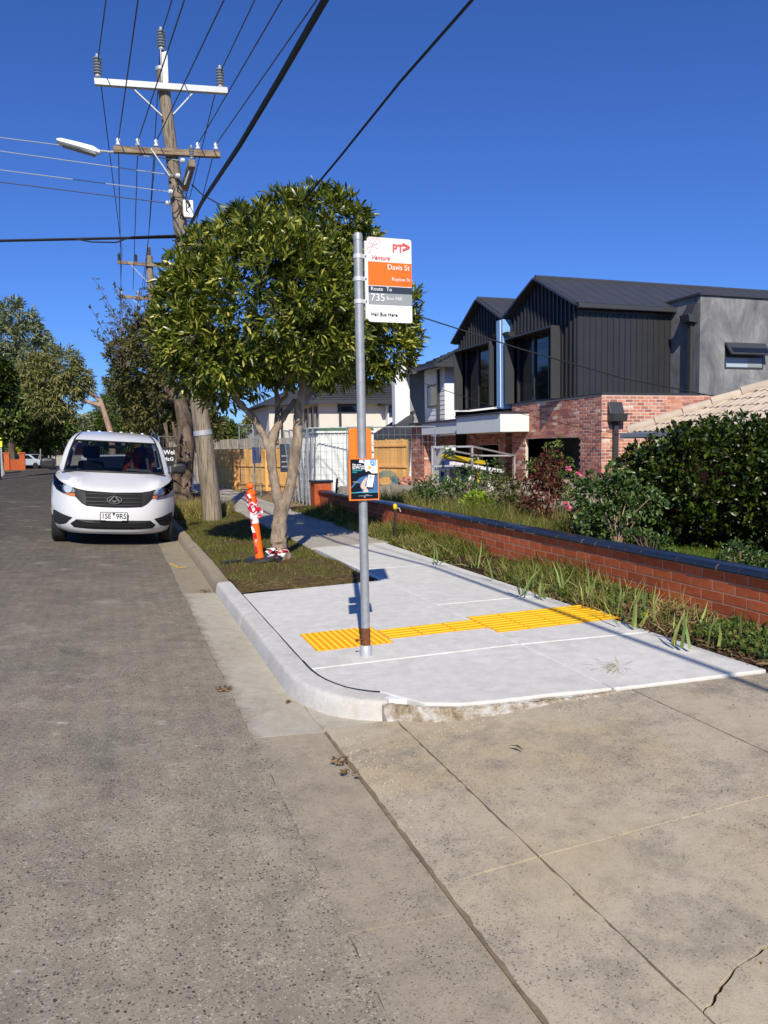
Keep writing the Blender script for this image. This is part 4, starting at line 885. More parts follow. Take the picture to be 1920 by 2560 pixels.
# things that follow the nose: patches projected onto the front surface
def patch(poly, off, name, mat, parent=None, thick=.012, cuts=3, extra=None):
    bm = bmesh.new(); vs = [bm.verts.new((x,0,z)) for x, z in poly]; f = bm.faces.new(vs); bmesh.ops.triangulate(bm, faces=[f])
    for _ in range(cuts): bmesh.ops.subdivide_edges(bm, edges=[e for e in bm.edges if e.calc_length() > .05], cuts=1, use_grid_fill=True); bmesh.ops.triangulate(bm, faces=bm.faces)
    for v in bm.verts: v.co.y = vsurf(v.co.x, v.co.z)-off+(extra(v.co.x, v.co.z) if extra else 0)
    r = bmesh.ops.extrude_face_region(bm, geom=list(bm.faces))
    for g in r['geom']:
        if isinstance(g, bmesh.types.BMVert): g.co.y += thick
    bmesh.ops.recalc_face_normals(bm, faces=bm.faces); me = bpy.data.meshes.new(name); bm.to_mesh(me); bm.free(); me.materials.append(mat)
    return put(name, me, parent or van)
gp = [(-.64,.945),(-.55,.918),(-.42,.895),(-.2,.882),(0,.88),(.2,.882),(.42,.895),(.55,.918),(.64,.945),(.60,.80),(.50,.70),(.42,.658),(.2,.645),(0,.642),(-.2,.645),(-.42,.658),(-.50,.70),(-.60,.80)]
gr = patch(gp, .006, 'grille', M['mesh_black'])
for z, hw in ((.852,.42),(.79,.44),(.73,.42),(.68,.39)):
    sl_ = patch([(-hw,z-.006),(hw,z-.006),(hw,z+.007),(-hw,z+.007)], .022, 'grille_bar', M['grille_slat'], gr, .024)
for s in (-1,1): patch([(s*.62,.93),(s*.44,.885),(s*.42,.67),(s*.50,.71),(s*.59,.80)], .018, 'grille_wing', M['grille_slat'], gr, .015)
bz = .765; cx_ = 0
def yv(x, z): return vsurf(x, z)
m = MB()
for i in range(28):
    a, b = 2*math.pi*i/28, 2*math.pi*(i+1)/28
    m.prism([(r1*math.cos(t)*.118, -.052, bz+r1*math.sin(t)*.068) for r1, t in ((1,a),(1,b),(.84,b),(.84,a))], [(r1*math.cos(t)*.118, -.068, bz+r1*math.sin(t)*.068) for r1, t in ((.97,a),(.97,b),(.86,b),(.86,a))])
for s in (-1,1):
    m.prism([(0,-.052,bz+.056),(s*.03,-.052,bz+.056),(s*.095,-.052,bz-.012),(s*.07,-.052,bz-.036)], [(0,-.066,bz+.052),(s*.03,-.066,bz+.052),(s*.09,-.066,bz-.012),(s*.07,-.066,bz-.032)])
    m.prism([(0,-.052,bz-.052),(s*.042,-.052,bz-.012),(s*.026,-.052,bz+.006),(0,-.052,bz-.02)], [(0,-.066,bz-.05),(s*.04,-.066,bz-.012),(s*.026,-.066,bz+.004),(0,-.066,bz-.02)])
for v_i, v in enumerate(m.v): m.v[v_i] = (v[0], v[1]+yv(v[0], bz)+.015, v[2])
m.build('badge', M['chrome'], van)
patch([(-.57,.437),(.57,.437),(.66,.36),(.60,.305),(.3,.288),(0,.285),(-.3,.288),(-.60,.305),(-.66,.36)], .005, 'lower_grille', M['mesh_black'])
patch([(-.54,.43),(.54,.43),(.56,.395),(.3,.385),(-.3,.385),(-.56,.395)], .016, 'lower_grille_lip', M['black_plastic'])
for z in (.315,.335,.355,.372): patch([(-.58,z),(.58,z),(.58,z+.007),(-.58,z+.007)], .011, 'lower_grille_bar', M['grille_slat'], None, .01)
for s in (-1,1):
    fp = [(s*.945,.545),(s*.92,.552),(s*.78,.50),(s*.63,.462),(s*.735,.35),(s*.83,.32),(s*.915,.335),(s*.95,.43)]
    fr_ = patch(fp, .005, 'fog_recess', M['black_plastic']); patch([(s*.93,.535),(s*.78,.49),(s*.66,.455),(s*.70,.43),(s*.90,.485)], .016, 'fog_brow', M['black_plastic'], fr_)
    c = (s*.85,.375); patch([(c[0]+.042*math.cos(i*.5236), c[1]+.042*math.sin(i*.5236)) for i in range(12)], .016, 'fog_blank', M['interior'], fr_)
    hp = [(s*.965,1.13),(s*.93,1.10),(s*.86,1.04),(s*.76,.985),(s*.66,.945),(s*.625,.925),(s*.60,.86),(s*.595,.80),(s*.68,.808),(s*.80,.84),(s*.90,.89),(s*.962,.97)]
    hl = patch(hp, .004, 'headlight', M['interior'])
    for x, z, r in ((s*.842,.955,.078),(s*.712,.915,.066)):
        m = MB(); y0 = vsurf(x, z); 
        prof = [(r,-.030),(r*.92,-.026),(r*.8,-.012),(r*.45,.0),(r*.2,.004)]
        vs = MB(); vs.lathe(prof, (0,0,0), 'y', 18)
        sl2 = (vsurf(abs(x)+.05, z)-vsurf(abs(x)-.05, z))/.1*s
        for v_i, v in enumerate(vs.v): vs.v[v_i] = (x+v[0], vsurf(x+v[0], z+v[2])+v[1]*.8-.012, z+v[2])
        vs.build('reflector', M['refl_lamp'], hl, smooth=True)
    patch([(s*.60,.80),(s*.70,.812),(s*.76,.83),(s*.73,.855),(s*.65,.85),(s*.60,.84)], .012, 'indicator', M['amber'], hl)
    patch([(s*.645,.935),(s*.61,.90),(s*.60,.86),(s*.66,.86),(s*.67,.90)], .010, 'silver_bezel', M['silver'], hl); patch([(s*.955,.98),(s*.90,.90),(s*.80,.848),(s*.77,.86),(s*.82,.875),(s*.90,.94),(s*.93,1.0)], .012, 'silver_bezel', M['silver'], hl)
    patch(hp, .045, 'headlight_lens', M['lens'], hl, .004)
    # mirror
    m = MB(); pr = []
    for f, w, h in ((0,.6,.6),(.10,.95,.95),(.5,1.05,1.12),(.85,1,1.05),(1,.7,.8)):
        pr.append([(s*(1.085+.125*w*math.copysign(abs(math.cos(a))**.6, math.cos(a))), 1.18+.16*f, 1.285+.095*h*math.copysign(abs(math.sin(a))**.7, math.sin(a))*(1 if math.sin(a) > 0 else .8)) for a in [i*math.pi/8 for i in range(16)]])
    for i in range(4):
        for j in range(16): m.quad(pr[i][j], pr[i][(j+1)%16], pr[i+1][(j+1)%16], pr[i+1][j])
    m.quad(*pr[0]); m.quad(*pr[-1]); mr = m.build('mirror', M['black_plastic'], van, smooth=True)
    MB().bar((s*.90,1.28,1.215),(s*1.12,1.26,1.225),.07,.035).build('mirror_arm', M['black_plastic'], mr, bevel=.008)
    # wheels
    for yy in (.93,4.05):
        m = MB(); w = .11; m.lathe([(.20,-w),(.30,-w),(.325,-w*.85),(.335,-w*.6),(.335,w*.6),(.325,w*.85),(.30,w),(.20,w)], (s*.86,yy,.335), 'x', 32); wh = m.build('wheel', M['rubber'], van, smooth=True)
        for q in (-.05,0,.05): MB().lathe([(.3355,q-.004),(.338,q-.004),(.338,q+.004),(.3355,q+.004)], (s*.86,yy,.335), 'x', 32).build('tread', M['interior'], wh)
        m = MB(); m.lathe([(.05,s*.10),(.06,s*.07),(.19,s*.06),(.205,s*.115),(.21,s*.115)], (s*.86,yy,.335), 'x', 20); m.build('rim', M['silver'], wh, smooth=True)
    MB().box(s*.70-.02,s*.70+.02,.75,4.9,.26,.6).build('wheel_arch', M['interior'], van)
MB().box(-.7,.7,.9,5.0,.20,.30).build('underbody', M['interior'], van)
# number plate
def plate_txt(s): me = text_mesh(s, .118, .001, bold=.0022); me.materials.clear(); me.materials.append(M['print_black']); return me
pm = MB(); pm.box(-.21,.21,-.05,-.035,.428,.572); pl = pm.build('number_plate', M['print_black'], van, bevel=.006)
MB().box(-.198,.198,-.053,-.05,.442,.562).build('plate_face', M['sign_white'], pl)
[put('plate_lettering', l_, pl, loc=(x_,-.0535,.468), rot=(math.pi/2,0,0), scale=(.86,1,1)) for l_, x_ in ((plate_txt('1SE'),-.19),(plate_txt('9RS'),.03))]
MB().prism([(-.028,-.0535,.56),(.022,-.0535,.56),(-.003,-.0535,.505)], [(-.028,-.0545,.56),(.022,-.0545,.56),(-.003,-.0545,.505)]).build('plate_triangle', M['sign_dark'], pl)
MB().box(-.12,.12,-.0545,-.0535,.434,.441).build('plate_strip', M['sign_white'], pl)
# shut lines
for s in (-1,1):
    loop3([(s*x, vsurf(x, z)-.001, z) for x, z in ((.93,1.115),(.90,1.15),(.86,1.17),(.835,1.183))], .004, 'bonnet_gap', M['mesh_black'], van, 5)
    loop3([(s*x, vsurf(x, z)-.001, z) for x, z in ((.962,.955),(.968,.88),(.972,.75),(.968,.6),(.955,.52))], .0035, 'bumper_gap', M['mesh_black'], van, 5)
# wipers, cowl
for x0, x1 in ((-.62,-.02),(.12,.66)): MB().tube([(x0,vsurf(x0,1.23)-.02,1.225),(x1,vsurf(x1,1.19)-.03,1.20)], .008, 6).build('wiper', M['black_plastic'], van)
# cabin
MB().box(-.86,.86,.95,1.45,.95,1.18).build('dashboard', M['interior'], van, bevel=.05)
MB().box(-.84,.84,1.3,4.9,.36,.42).build('floor_pan', M['interior'], van)
for x in (-.42,.42):
    st = MB().box(x-.24,x+.24,1.75,2.25,.62,.80).build('seat_cushion', M['seat'], van, bevel=.05); MB().box(x-.23,x+.23,2.2,2.36,.75,1.36).build('seat_back', M['seat'], st, bevel=.06); MB().box(x-.15,x+.15,2.25,2.36,1.40,1.64).build('headrest', M['seat'], st, bevel=.06)
MB().tube([(-.42+.19*math.cos(a*.349),1.62-.09*math.sin(a*.349),1.12+.17*math.sin(a*.349)) for a in range(19)], .014, 6).build('steering_wheel', M['interior'], van, smooth=True)
m = MB(); vs = []
for i in range(7):
    for j in range(6): vs.append((.16+.52*i/6+.03*math.sin(j*2), 2.15-.15*math.sin(i*1.1)-.16*j/5*(j > 3), 1.60-.115*j-.06*abs(i-3)/3+.02*math.sin(i*3+j)))
vest = MB().add(vs, [(i*6+j,(i+1)*6+j,(i+1)*6+j+1,i*6+j+1) for i in range(6) for j in range(5)]).build('orange_vest', M['vest'], van, smooth=True, fix=False)
for q in (.22,.5): MB().bar((q+.05,2.0,1.50),(q+.12,1.92,1.06),.05,.01).build('vest_stripe', M['reflect'], vest)
MB().bar((.2,1.93,1.22),(.64,1.93,1.20),.02,.055).build('vest_stripe', M['reflect'], vest)
MB().box(-.12,.12,1.50,1.53,1.60,1.66).build('rear_view_mirror', M['interior'], van, bevel=.012)
for x, w in ((-.60,.045),(.13,.06)): MB().box(x-w/2,x+w/2,vsurf(x,1.69)+.012,vsurf(x,1.69)+.016,1.672,1.70).build('screen_sticker', M['print_white'], van)
van.location = (-.08,13.12,.064); van.rotation_euler = (0, R_(3.9), 0)
# ================================================================ HOUSES
def brickmat(name, stops):
    t = NT(name); c = t.ramp(t.rnd(), stops, 'CONSTANT'); f = t.noise(18, 5, .7); c = t.mix(1., c, t.ramp(f, [(.3, (.78,.78,.78)), (.7, (1.2,1.2,1.2))]), 'MULTIPLY')
    w = t.ramp(t.noise(9, 5, .7), [(.60, (0,0,0)), (.75, (.22,.22,.22))]); c = t.mix(w, c, lin(205,190,176)); t.bump(t.noise(60, 4, .7), .4, .006); return t.fin(c, .9, .2)
M['brick_rec'] = brickmat('recycled_brick', [(0, lin(178,118,102)), (.16, lin(198,134,110)), (.30, lin(162,106,96)), (.44, lin(208,150,126)), (.56, lin(188,128,114)), (.68, lin(154,106,98)), (.78, lin(206,150,126)), (.88, lin(190,140,122)), (.955, lin(218,196,178))])
M['brick_wall'] = brickmat('smooth_red_brick', [(0, lin(180,90,54)), (.25, lin(190,97,58)), (.5, lin(172,86,52)), (.75, lin(194,102,64))])
M['mortar'] = pmat('mortar', lin(212,198,182), .95, .12, 20, .4, 90); M['mortar_grey'] = pmat('pale_mortar', lin(164,140,118), .95, .1, 20, .3, 90)
M['clad'] = pmat('charcoal_cladding', (.031,.032,.035,1), .42, .12, 2, spec=.45); M['clad_roof'] = pmat('charcoal_roof_sheet', (.048,.05,.055,1), .45, .1, 2, spec=.45); M['trim'] = pmat('charcoal_trim', (.05,.052,.056,1), .4, .08, 3)
t = NT('cement_render'); f_ = t.noise(1.1, 6, .7, (1,1,.55), 1.2); g_ = t.noise(5, 5, .7, (1.5,1.5,.5))
k_ = t.ramp(f_, [(.3, lin(92,94,98)), (.5, lin(122,123,125)), (.68, lin(152,152,150))]); k_ = t.mix(1., k_, t.ramp(g_, [(.3, (.85,.85,.85)), (.7, (1.15,1.15,1.15))]), 'MULTIPLY'); t.bump(g_, .2, .01); M['render_grey'] = t.fin(k_, .85, .25)
M['blue_wrap'] = pmat('blue_film', lin(132,178,222), .35, .12, 5); M['canopy'] = pmat('primed_board', lin(224,230,226), .6, .05, 3)
M['dark_in'] = pmat('dark_interior', (.03,.028,.026,1), .9, .2, 3); M['win'] = NT('window_pane').fin((.012,.014,.017,1), .04, .9); M['blind'] = pmat('pale_blind', lin(170,184,196), .6, .05, 5)
M['cream'] = pmat('cream_render', lin(214,208,196), .9, .05, 2, .1, 80, .2); M['wboard'] = pmat('white_weatherboard', lin(226,228,228), .7, .04, 3); M['tile_dark'] = pmat('dark_roof_tile', lin(58,60,64), .7, .2, 4, .3, 40, rand=.15)
M['tile_beige'] = pmat('beige_roof_tile', lin(196,180,160), .85, .16, 5, .4, 40, .2, rand=.12, fine=.12)
M['roof_grey'] = pmat('far_grey_roof', lin(128,126,122), .8, .15, 4)
def brick_mesh(l, d, h, mat, bv=.004):
    m = MB(); m.prism([(-l/2,0,-h/2),(l/2,0,-h/2),(l/2,d,-h/2),(-l/2,d,-h/2)], [(-l/2,0,h/2),(l/2,0,h/2),(l/2,d,h/2),(-l/2,d,h/2)])
    me = m.mesh('brick', mat); bm = bmesh.new(); bm.from_mesh(me); bmesh.ops.recalc_face_normals(bm, faces=bm.faces)
    fe = [e for e in bm.edges if all(abs(v.co.y) < 1e-6 for v in e.verts)]; bmesh.ops.bevel(bm, geom=fe, offset=bv, segments=1, affect='EDGES'); bm.to_mesh(me); bm.free(); return me
def lay_bricks(parent, o, u, length, z0, z1, mat, cond, mesh, count, cap, rest, L=.24, H=.086, d=.05, proud=.006):
    # o: start point, u: unit direction along the wall (outward normal is to its right); bricks stand 5 mm proud of the mortar
    u = Vector(u); ang = math.atan2(u.y, u.x); n = int((z1-z0)/H); rr = random.Random(int(o[0]*100+o[1]*10))
    for c in range(n):
        off = (c % 2)*L/2; k = -1
        while True:
            k += 1; a = k*L-off; b = a+L-.01
            if a > length-.03: break
            a2, b2 = max(a, 0), min(b, length)
            if b2-a2 < .04: continue
            mid = (a2+b2)/2; z = z0+(c+.5)*H
            if not cond(mid, z): continue
            p = Vector((o[0],o[1],0))+u*mid; p.z = z; jit = rr.uniform(-.003,.003); nrm = Vector((u.y,-u.x,0)); p += nrm*(proud+jit*proud/.006)
            if count[0] < cap: put('brick', mesh, parent, loc=p, rot=(0,0,ang), scale=((b2-a2)/(L-.01),1,1)); count[0] += 1
            else: rest.append((p.copy(), ang, (b2-a2)/2, H/2-.005))
def rest_bricks(rest, name, mat, parent, d=.03):
    m = MB()
    for p, ang, hl, hh in rest:
        u = Vector((math.cos(ang),math.sin(ang),0)); n = Vector((-u.y,u.x,0))*d; a, b = p-u*hl, p+u*hl; z = Vector((0,0,hh))
        m.prism([a-z, b-z, b-z+n, a-z+n], [a+z, b+z, b+z+n, a+z+n])
    if rest: stuff(m.build(name, mat, parent))
HX = 11.9; HY = 16.97
nh = root('modern_house', 'two storey house of recycled red brick with charcoal metal gabled upper floor', 'house', (HX,HY,-.2))
# masonry core (mortar) with openings left in the road front
BT_ = 2.86
m = MB(); m.box(HX,HX+.1,HY,17.92,-.3,BT_); m.box(HX,HX+.1,17.92,20.9,1.78,BT_); m.box(HX,HX+.1,20.9,21.72,-.3,BT_); m.box(HX+.1,16.2,HY,HY+.1,-.3,BT_)
m.build('masonry', M['mortar'], nh)
bmr = brick_mesh(.220,.05,.068,M['brick_rec']); cnt = [0]; rest = []
lay_bricks(nh, (HX,21.72), (0,-1,0), 4.75, -.27, BT_, None, lambda s, z: (s < .82 or s > 3.8 or z > 1.80), bmr, cnt, 0, rest)
lay_bricks(nh, (HX,HY), (1,0,0), 4.2, -.27, BT_, None, lambda s, z: not (s > .6 and z < .2), bmr, cnt, 0, rest)
# the 300 nearest and clearest bricks are single pieces
rest.sort(key=lambda r: (r[0].y if abs(r[1]) > .1 else r[0].x+4.5)-(r[0].z > 1.0)*2.0)
for p, ang, hl, hh in rest[:300]: put('brick', bmr, nh, loc=p, rot=(0,0,ang), scale=(hl*2/.23,1,1))
rest_bricks(rest[300:], 'brickwork', M['brick_rec'], nh)
m = MB(); m.box(HX-.03,HX+.14,HY-.03,21.74,BT_+.002,BT_+.04); m.box(HX+.14,15.0,HY-.03,HY+.14,BT_+.002,BT_+.04); m.build('parapet_cap', M['trim'], nh)
# dark rooms behind the openings
m = MB(); m.quad((HX+.1,17.0,BT_-.05),(16,17.0,BT_-.05),(16,26,BT_-.05),(HX+.1,26,BT_-.05)); m.quad((15.5,17.1,-.3),(15.5,26,-.3),(15.5,26,BT_),(15.5,17.1,BT_)); m.quad((HX+.12,17.94,-.3),(15.5,17.94,-.3),(15.5,17.94,BT_),(HX+.12,17.94,BT_)); m.quad((HX,26,-.3),(15.5,26,-.3),(15.5,26,BT_),(HX,26,BT_)); m.quad((HX,17,-.22),(15.5,17,-.22),(15.5,26,-.22),(HX,26,-.22))
m.build('interior_shell', M['dark_in'], nh, fix=False)
# upper floor: two gables to the road
E1, E2, V1, RY1, RZ1, RY2, RZ2, EZ, VZ_ = 18.10, 25.66, 21.95, 20.0, 6.33, 23.75, 6.42, 5.34, 5.50
UB = BT_+.02
def gable(y0, z0, yr, zr, y1, z1, name):
    MB().prism([(HX,y0,UB),(HX,y1,UB),(HX,y1,z1),(HX,yr,zr),(HX,y0,z0)], [(HX+.12,y0,UB),(HX+.12,y1,UB),(HX+.12,y1,z1),(HX+.12,yr,zr),(HX+.12,y0,z0)]).build(name, M['clad'], nh)
def gz1(y): return float(np.interp(y, [E1,RY1,V1,RY2,E2], [EZ,RZ1,VZ_,RZ2,EZ-.02]))
W1 = (18.93,21.58,UB,4.84); W2 = (22.68,25.36,UB,4.92)
def wallpoly(y0, y1, w, yr, zr, name):       # gable wall with the window opening cut out
    m = MB(); a = MB()
    for pts in ([(y0,UB),(w[0],UB),(w[0],w[3]),(w[1],w[3]),(w[1],UB),(y1,UB),(y1,gz1(y1)),(yr,zr),(y0,gz1(y0))],): m.prism([(HX,y,z) for y, z in pts], [(HX+.1,y,z) for y, z in pts])
    m.build(name, M['clad'], nh)
wallpoly(E1, V1-.005, W1, RY1, RZ1, 'gable_wall'); wallpoly(V1+.005, E2, W2, RY2, RZ2, 'gable_wall')
y = E1+.09
while y < E2:
    hi = gz1(y)-.05
    for w in (W1, W2):
        if w[0]-.05 < y < w[1]+.05: lo = w[3]+.07; break
    else: lo = UB+.01
    if not (21.7 < y < 22.35): MB().box(HX-.045,HX+.002,y-.016,y+.016,lo,hi).build('standing_seam', M['clad'], nh)
    y += .205
# side wall panels
MB().box(HX+.001,14.95,E1+.001,E1+.08,BT_-.4,EZ-.1).build('side_wall', M['clad'], nh)
k = 0; x = HX+.02
while x < 14.9: MB().prism([(x,E1-.012,BT_-.3),(x+.172,E1-.012,BT_-.3),(x+.172,E1,BT_-.3),(x,E1,BT_-.3)], [(x,E1-.012,EZ-.22),(x+.172,E1-.012,EZ-.22),(x+.172,E1,EZ-.22),(x,E1,EZ-.22)]).build('wall_panel', M['clad'], nh); MB().box(x+.172,x+.188,E1-.035,E1,BT_-.3,EZ-.22).build('standing_seam', M['clad'], nh); x += .188
MB().box(HX,14.95,E1-.03,E1+.02,EZ-.215,EZ-.15).build('head_trim', M['trim'], nh)
# roofs
def roof(ya, za, yb, zb, name, x1=27, ov=.16):
    d = Vector((0,yb-ya,zb-za)).normalized(); n = Vector((0,-d.z,d.y)); n = n if n.z > 0 else -n; t = n*.09
    a0, a1, b0_, b1 = Vector((HX-ov,ya,za)), Vector((x1,ya,za)), Vector((HX-ov,yb,zb)), Vector((x1,yb,zb))
    ro = MB().prism([a0,a1,b1,b0_], [a0+t,a1+t,b1+t,b0_+t]).build(name, M['clad_roof'], nh)
    L = (b0_-a0).length; k = 0
    xx = HX+.25; n_ = n
    while xx < 22: p, q = Vector((xx,ya,za))+n*.09, Vector((xx,yb,zb))+n*.09; MB().bar(p, q, .03, .012).build('roof_rib', M['clad_roof'], ro); xx += .45
    MB().bar(a0+n*.06-Vector((.012,0,0)), b0_+n*.06-Vector((.012,0,0)), .06, .17, up=(1,0,0)).build('barge_board', M['trim'], ro)
roof(E1-.14, EZ-.07, RY1, RZ1, 'roof_slope'); roof(RY1, RZ1, V1, VZ_, 'roof_slope'); roof(V1, VZ_, RY2, RZ2, 'roof_slope'); roof(RY2, RZ2, E2+.12, EZ-.09, 'roof_slope')
for yr, zr in ((RY1,RZ1),(RY2,RZ2)): MB().tube([(HX-.18,yr,zr+.10),(27,yr,zr+.10)], .06, 8).build('ridge_cap', M['trim'], nh, smooth=True)
MB().bar((HX-.1,E1-.2,EZ-.08),(14.95,E1-.2,EZ-.08),.12,.13).build('eaves_gutter', M['trim'], nh, bevel=.02)
# window hoods with deep reveals
for w, fp in ((W1, (1376,900)), (W2, (1222,940))):
    xo = uy(fp[0], fp[1], w[0]).x; xo = max(11.3, min(xo, 11.62))
    hd = MB(); hd.box(xo,HX+.3,w[0]-.035,w[0],UB,w[3]+.05); hd.box(xo,HX+.3,w[1],w[1]+.035,UB,w[3]+.05); hd.box(xo,HX+.3,w[0],w[1],w[3],w[3]+.05); wd_ = hd.build('window_hood', M['trim'], nh)
    gx0 = HX+.16; win_ = MB().box(gx0,gx0+.01,w[0]+.002,w[1]-.002,UB,w[3]-.002).build('window_pane', M['win'], wd_)
    for q in (0,.30,.62,1.): yy = w[0]+.03+(w[1]-w[0]-.06)*q; MB().box(gx0-.05,gx0-.003,yy-.03,yy+.03,UB,w[3]-.01).build('mullion', M['trim'], win_)
    MB().box(gx0-.05,gx0-.003,w[0]+.06,w[1]-.06,UB+.001,UB+.06).build('window_sill', M['trim'], win_)
MB().box(11.62,12.0,21.80,22.22,2.75,5.52).build('blue_film_column', M['blue_wrap'], nh, bevel=.01)
MB().box(11.60,11.62,21.93,21.96,2.8,5.5).build('film_strip', M['print_white'], nh)
for yy, z in ((21.66,4.95),(22.40,5.0)):     # small rainwater heads
    MB().prism([(11.72,yy-.16,z),(11.9,yy-.16,z),(11.9,yy+.12,z),(11.72,yy+.12,z)], [(11.60,yy-.18,z+.14),(11.9,yy-.18,z+.14),(11.9,yy+.14,z+.14),(11.60,yy+.14,z+.14)]).build('rain_head', M['trim'], nh)
    MB().box(11.78,11.88,yy-.06,yy+.04,2.9,z).build('downpipe', M['trim'], nh)
# grey rendered block
GY = ux(1757,800,14.96).y; GY = HY-.02
gb = MB().box(14.96,30,GY,24,BT_+.001,5.50).build('rendered_block', M['render_grey'], nh)
MB().box(14.90,30,GY-.06,24.1,5.502,5.56).build('parapet_cap', M['trim'], nh)
MB().box(14.96,30,HY+.15,24,-.3,BT_).build('lower_block', M['render_grey'], nh)
w0, w1 = uy(1812,856,GY), uy(1907,924,GY); wn_ = MB().box(w0.x,w1.x,GY-.012,GY+.03,w1.z,w0.z).build('window', M['trim'], nh, bevel=.004)
zm = w1.z+(w0.z-w1.z)*.5
MB().box(w0.x+.05,w1.x-.05,GY-.018,GY-.013,w1.z+.05,zm-.05).build('pane', M['blind'], wn_); MB().box((w0.x+w1.x)/2+.12,w1.x-.055,GY-.022,GY-.0185,w1.z+.055,zm-.055).build('pane', M['sign_grey'], wn_)
m = MB(); a, b = w0.x-.02, w1.x+.02; m.prism([(a,GY-.30,zm+.02),(b,GY-.30,zm+.02),(b,GY-.26,zm+.0),(a,GY-.26,zm+.0)], [(a,GY-.05,w0.z-.0),(b,GY-.05,w0.z-.0),(b,GY-.015,w0.z-.03),(a,GY-.015,w0.z-.03)]); sash = m.build('awning_sash', M['trim'], wn_)
MB().add([(a+.07,GY-.275,zm+.07),(b-.07,GY-.275,zm+.07),(b-.07,GY-.095,w0.z-.07),(a+.07,GY-.095,w0.z-.07)], [(0,1,2,3)]).build('pane', M['win'], sash, fix=False)
def rainhead(cx, cy, z, face, zb, w=.26):       # face 'y': on a wall facing -Y, 'x': on a wall facing -X
    r = MB(); f = (lambda a, b, c: (cx+a, cy-b, c)) if face == 'y' else (lambda a, b, c: (cx-b, cy-a, c))
    o = [(-w/2,0,z-.16),(w/2,0,z-.16),(w/2,.03,z-.16),(-w/2,.03,z-.16)]
    r.prism([f(-w/2,0,z+.28),f(w/2,0,z+.28),f(w/2,.05,z+.28),f(-w/2,.05,z+.28)], [f(-w/2,0,z),f(w/2,0,z),f(w/2,.26,z),f(-w/2,.26,z)]) if False else None
    r.prism([f(-w/2,0,z-.22),f(w/2,0,z-.22),f(w/2,.26,z-.20),f(-w/2,.26,z-.20)], [f(-w/2,0,z),f(w/2,0,z),f(w/2,.30,z),f(-w/2,.30,z)])
    r.prism([f(-w/2,0,z+.002),f(w/2,0,z+.002),f(w/2,.16,z+.002),f(-w/2,.16,z+.002)], [f(-w/2,0,z+.3),f(w/2,0,z+.3),f(w/2,.05,z+.3),f(-w/2,.05,z+.3)])
    h = r.build('rain_head', M['trim'], nh, bevel=.006); r = MB(); p = [f(-.06,.02,zb),f(.06,.02,zb),f(.06,.12,zb),f(-.06,.12,zb)]; r.prism(p, [(q[0],q[1],z-.22) for q in p]); r.build('downpipe', M['trim'], h)
    r = MB(); r.prism([f(-.09,.301,z-.02),f(.09,.301,z-.02),f(.09,.31,z-.02),f(-.09,.31,z-.02)], [f(-.09,.301,z+.0),f(.09,.301,z+.0),f(.09,.31,z+.0),f(-.09,.31,z+.0)]); 
q = uy(1541,1035,HY-.1); rainhead(q.x, HY, 2.36, 'y', -.25, .42)
q = ux(1732,795,14.96); rainhead(14.96, q.y, 5.02, 'x', BT_-.2, .36)
# entry canopy and piers below it
CYn = 20.66; m = MB(); cl0 = ux(1141,1040,10.92); m.box(10.92,HX+.3,CYn,cl0.y,2.0,2.55); m.build('canopy', M['canopy'], nh, bevel=.006)
cl1 = ux(1053,1050,11.15); m = MB(); m.box(11.16,HX+.3,cl0.y+.004,cl1.y,2.04,2.46); m.build('canopy', M['canopy'], nh, bevel=.006)
m = MB(); m.box(10.86,HX+.3,CYn-.03,cl0.y,2.552,2.60); m.box(11.1,HX+.3,cl0.y+.003,cl1.y+1.2,2.462,2.53); m.build('canopy_flashing', M['trim'], nh)
m = MB(); m.box(11.93,12.1,21.1,21.7,-.3,2.0); m.build('downlight_post', M['trim'], nh)
pr = ux(1060,1100,11.3); pl_ = ux(1028,1100,11.3); cnt2 = [999]; rs = []
MB().box(11.31,11.6,pr.y,pl_.y,-.3,2.45).build('masonry_pier', M['mortar'], nh); lay_bricks(nh, (11.3,pl_.y), (0,-1,0), pl_.y-pr.y, -.27, 2.45, None, lambda s, z: True, bmr, cnt2, 0, rs); lay_bricks(nh, (11.3,pr.y), (1,0,0), .3, -.27, 2.45, None, lambda s, z: True, bmr, cnt2, 0, rs)
for yy in (22.9,25.2): MB().box(12.3,12.6,yy,yy+.5,-.3,2.1).build('masonry_pier', M['mortar'], nh); lay_bricks(nh, (12.3,yy+.5), (0,-1,0), .5, -.27, 2.1, None, lambda s, z: True, bmr, cnt2, 0, rs); lay_bricks(nh, (12.3,yy), (1,0,0), .3, -.27, 2.1, None, lambda s, z: True, bmr, cnt2, 0, rs)
MB().box(12.35,12.5,23.4,pl_.y+1,1.62,2.04).build('masonry_lintel', M['mortar'], nh); lay_bricks(nh, (12.35,pl_.y+1), (0,-1,0), pl_.y+1-23.4, 1.64, 2.04, None, lambda s, z: True, bmr, cnt2, 0, rs)
rest_bricks(rs, 'pier_brickwork', M['brick_rec'], nh)
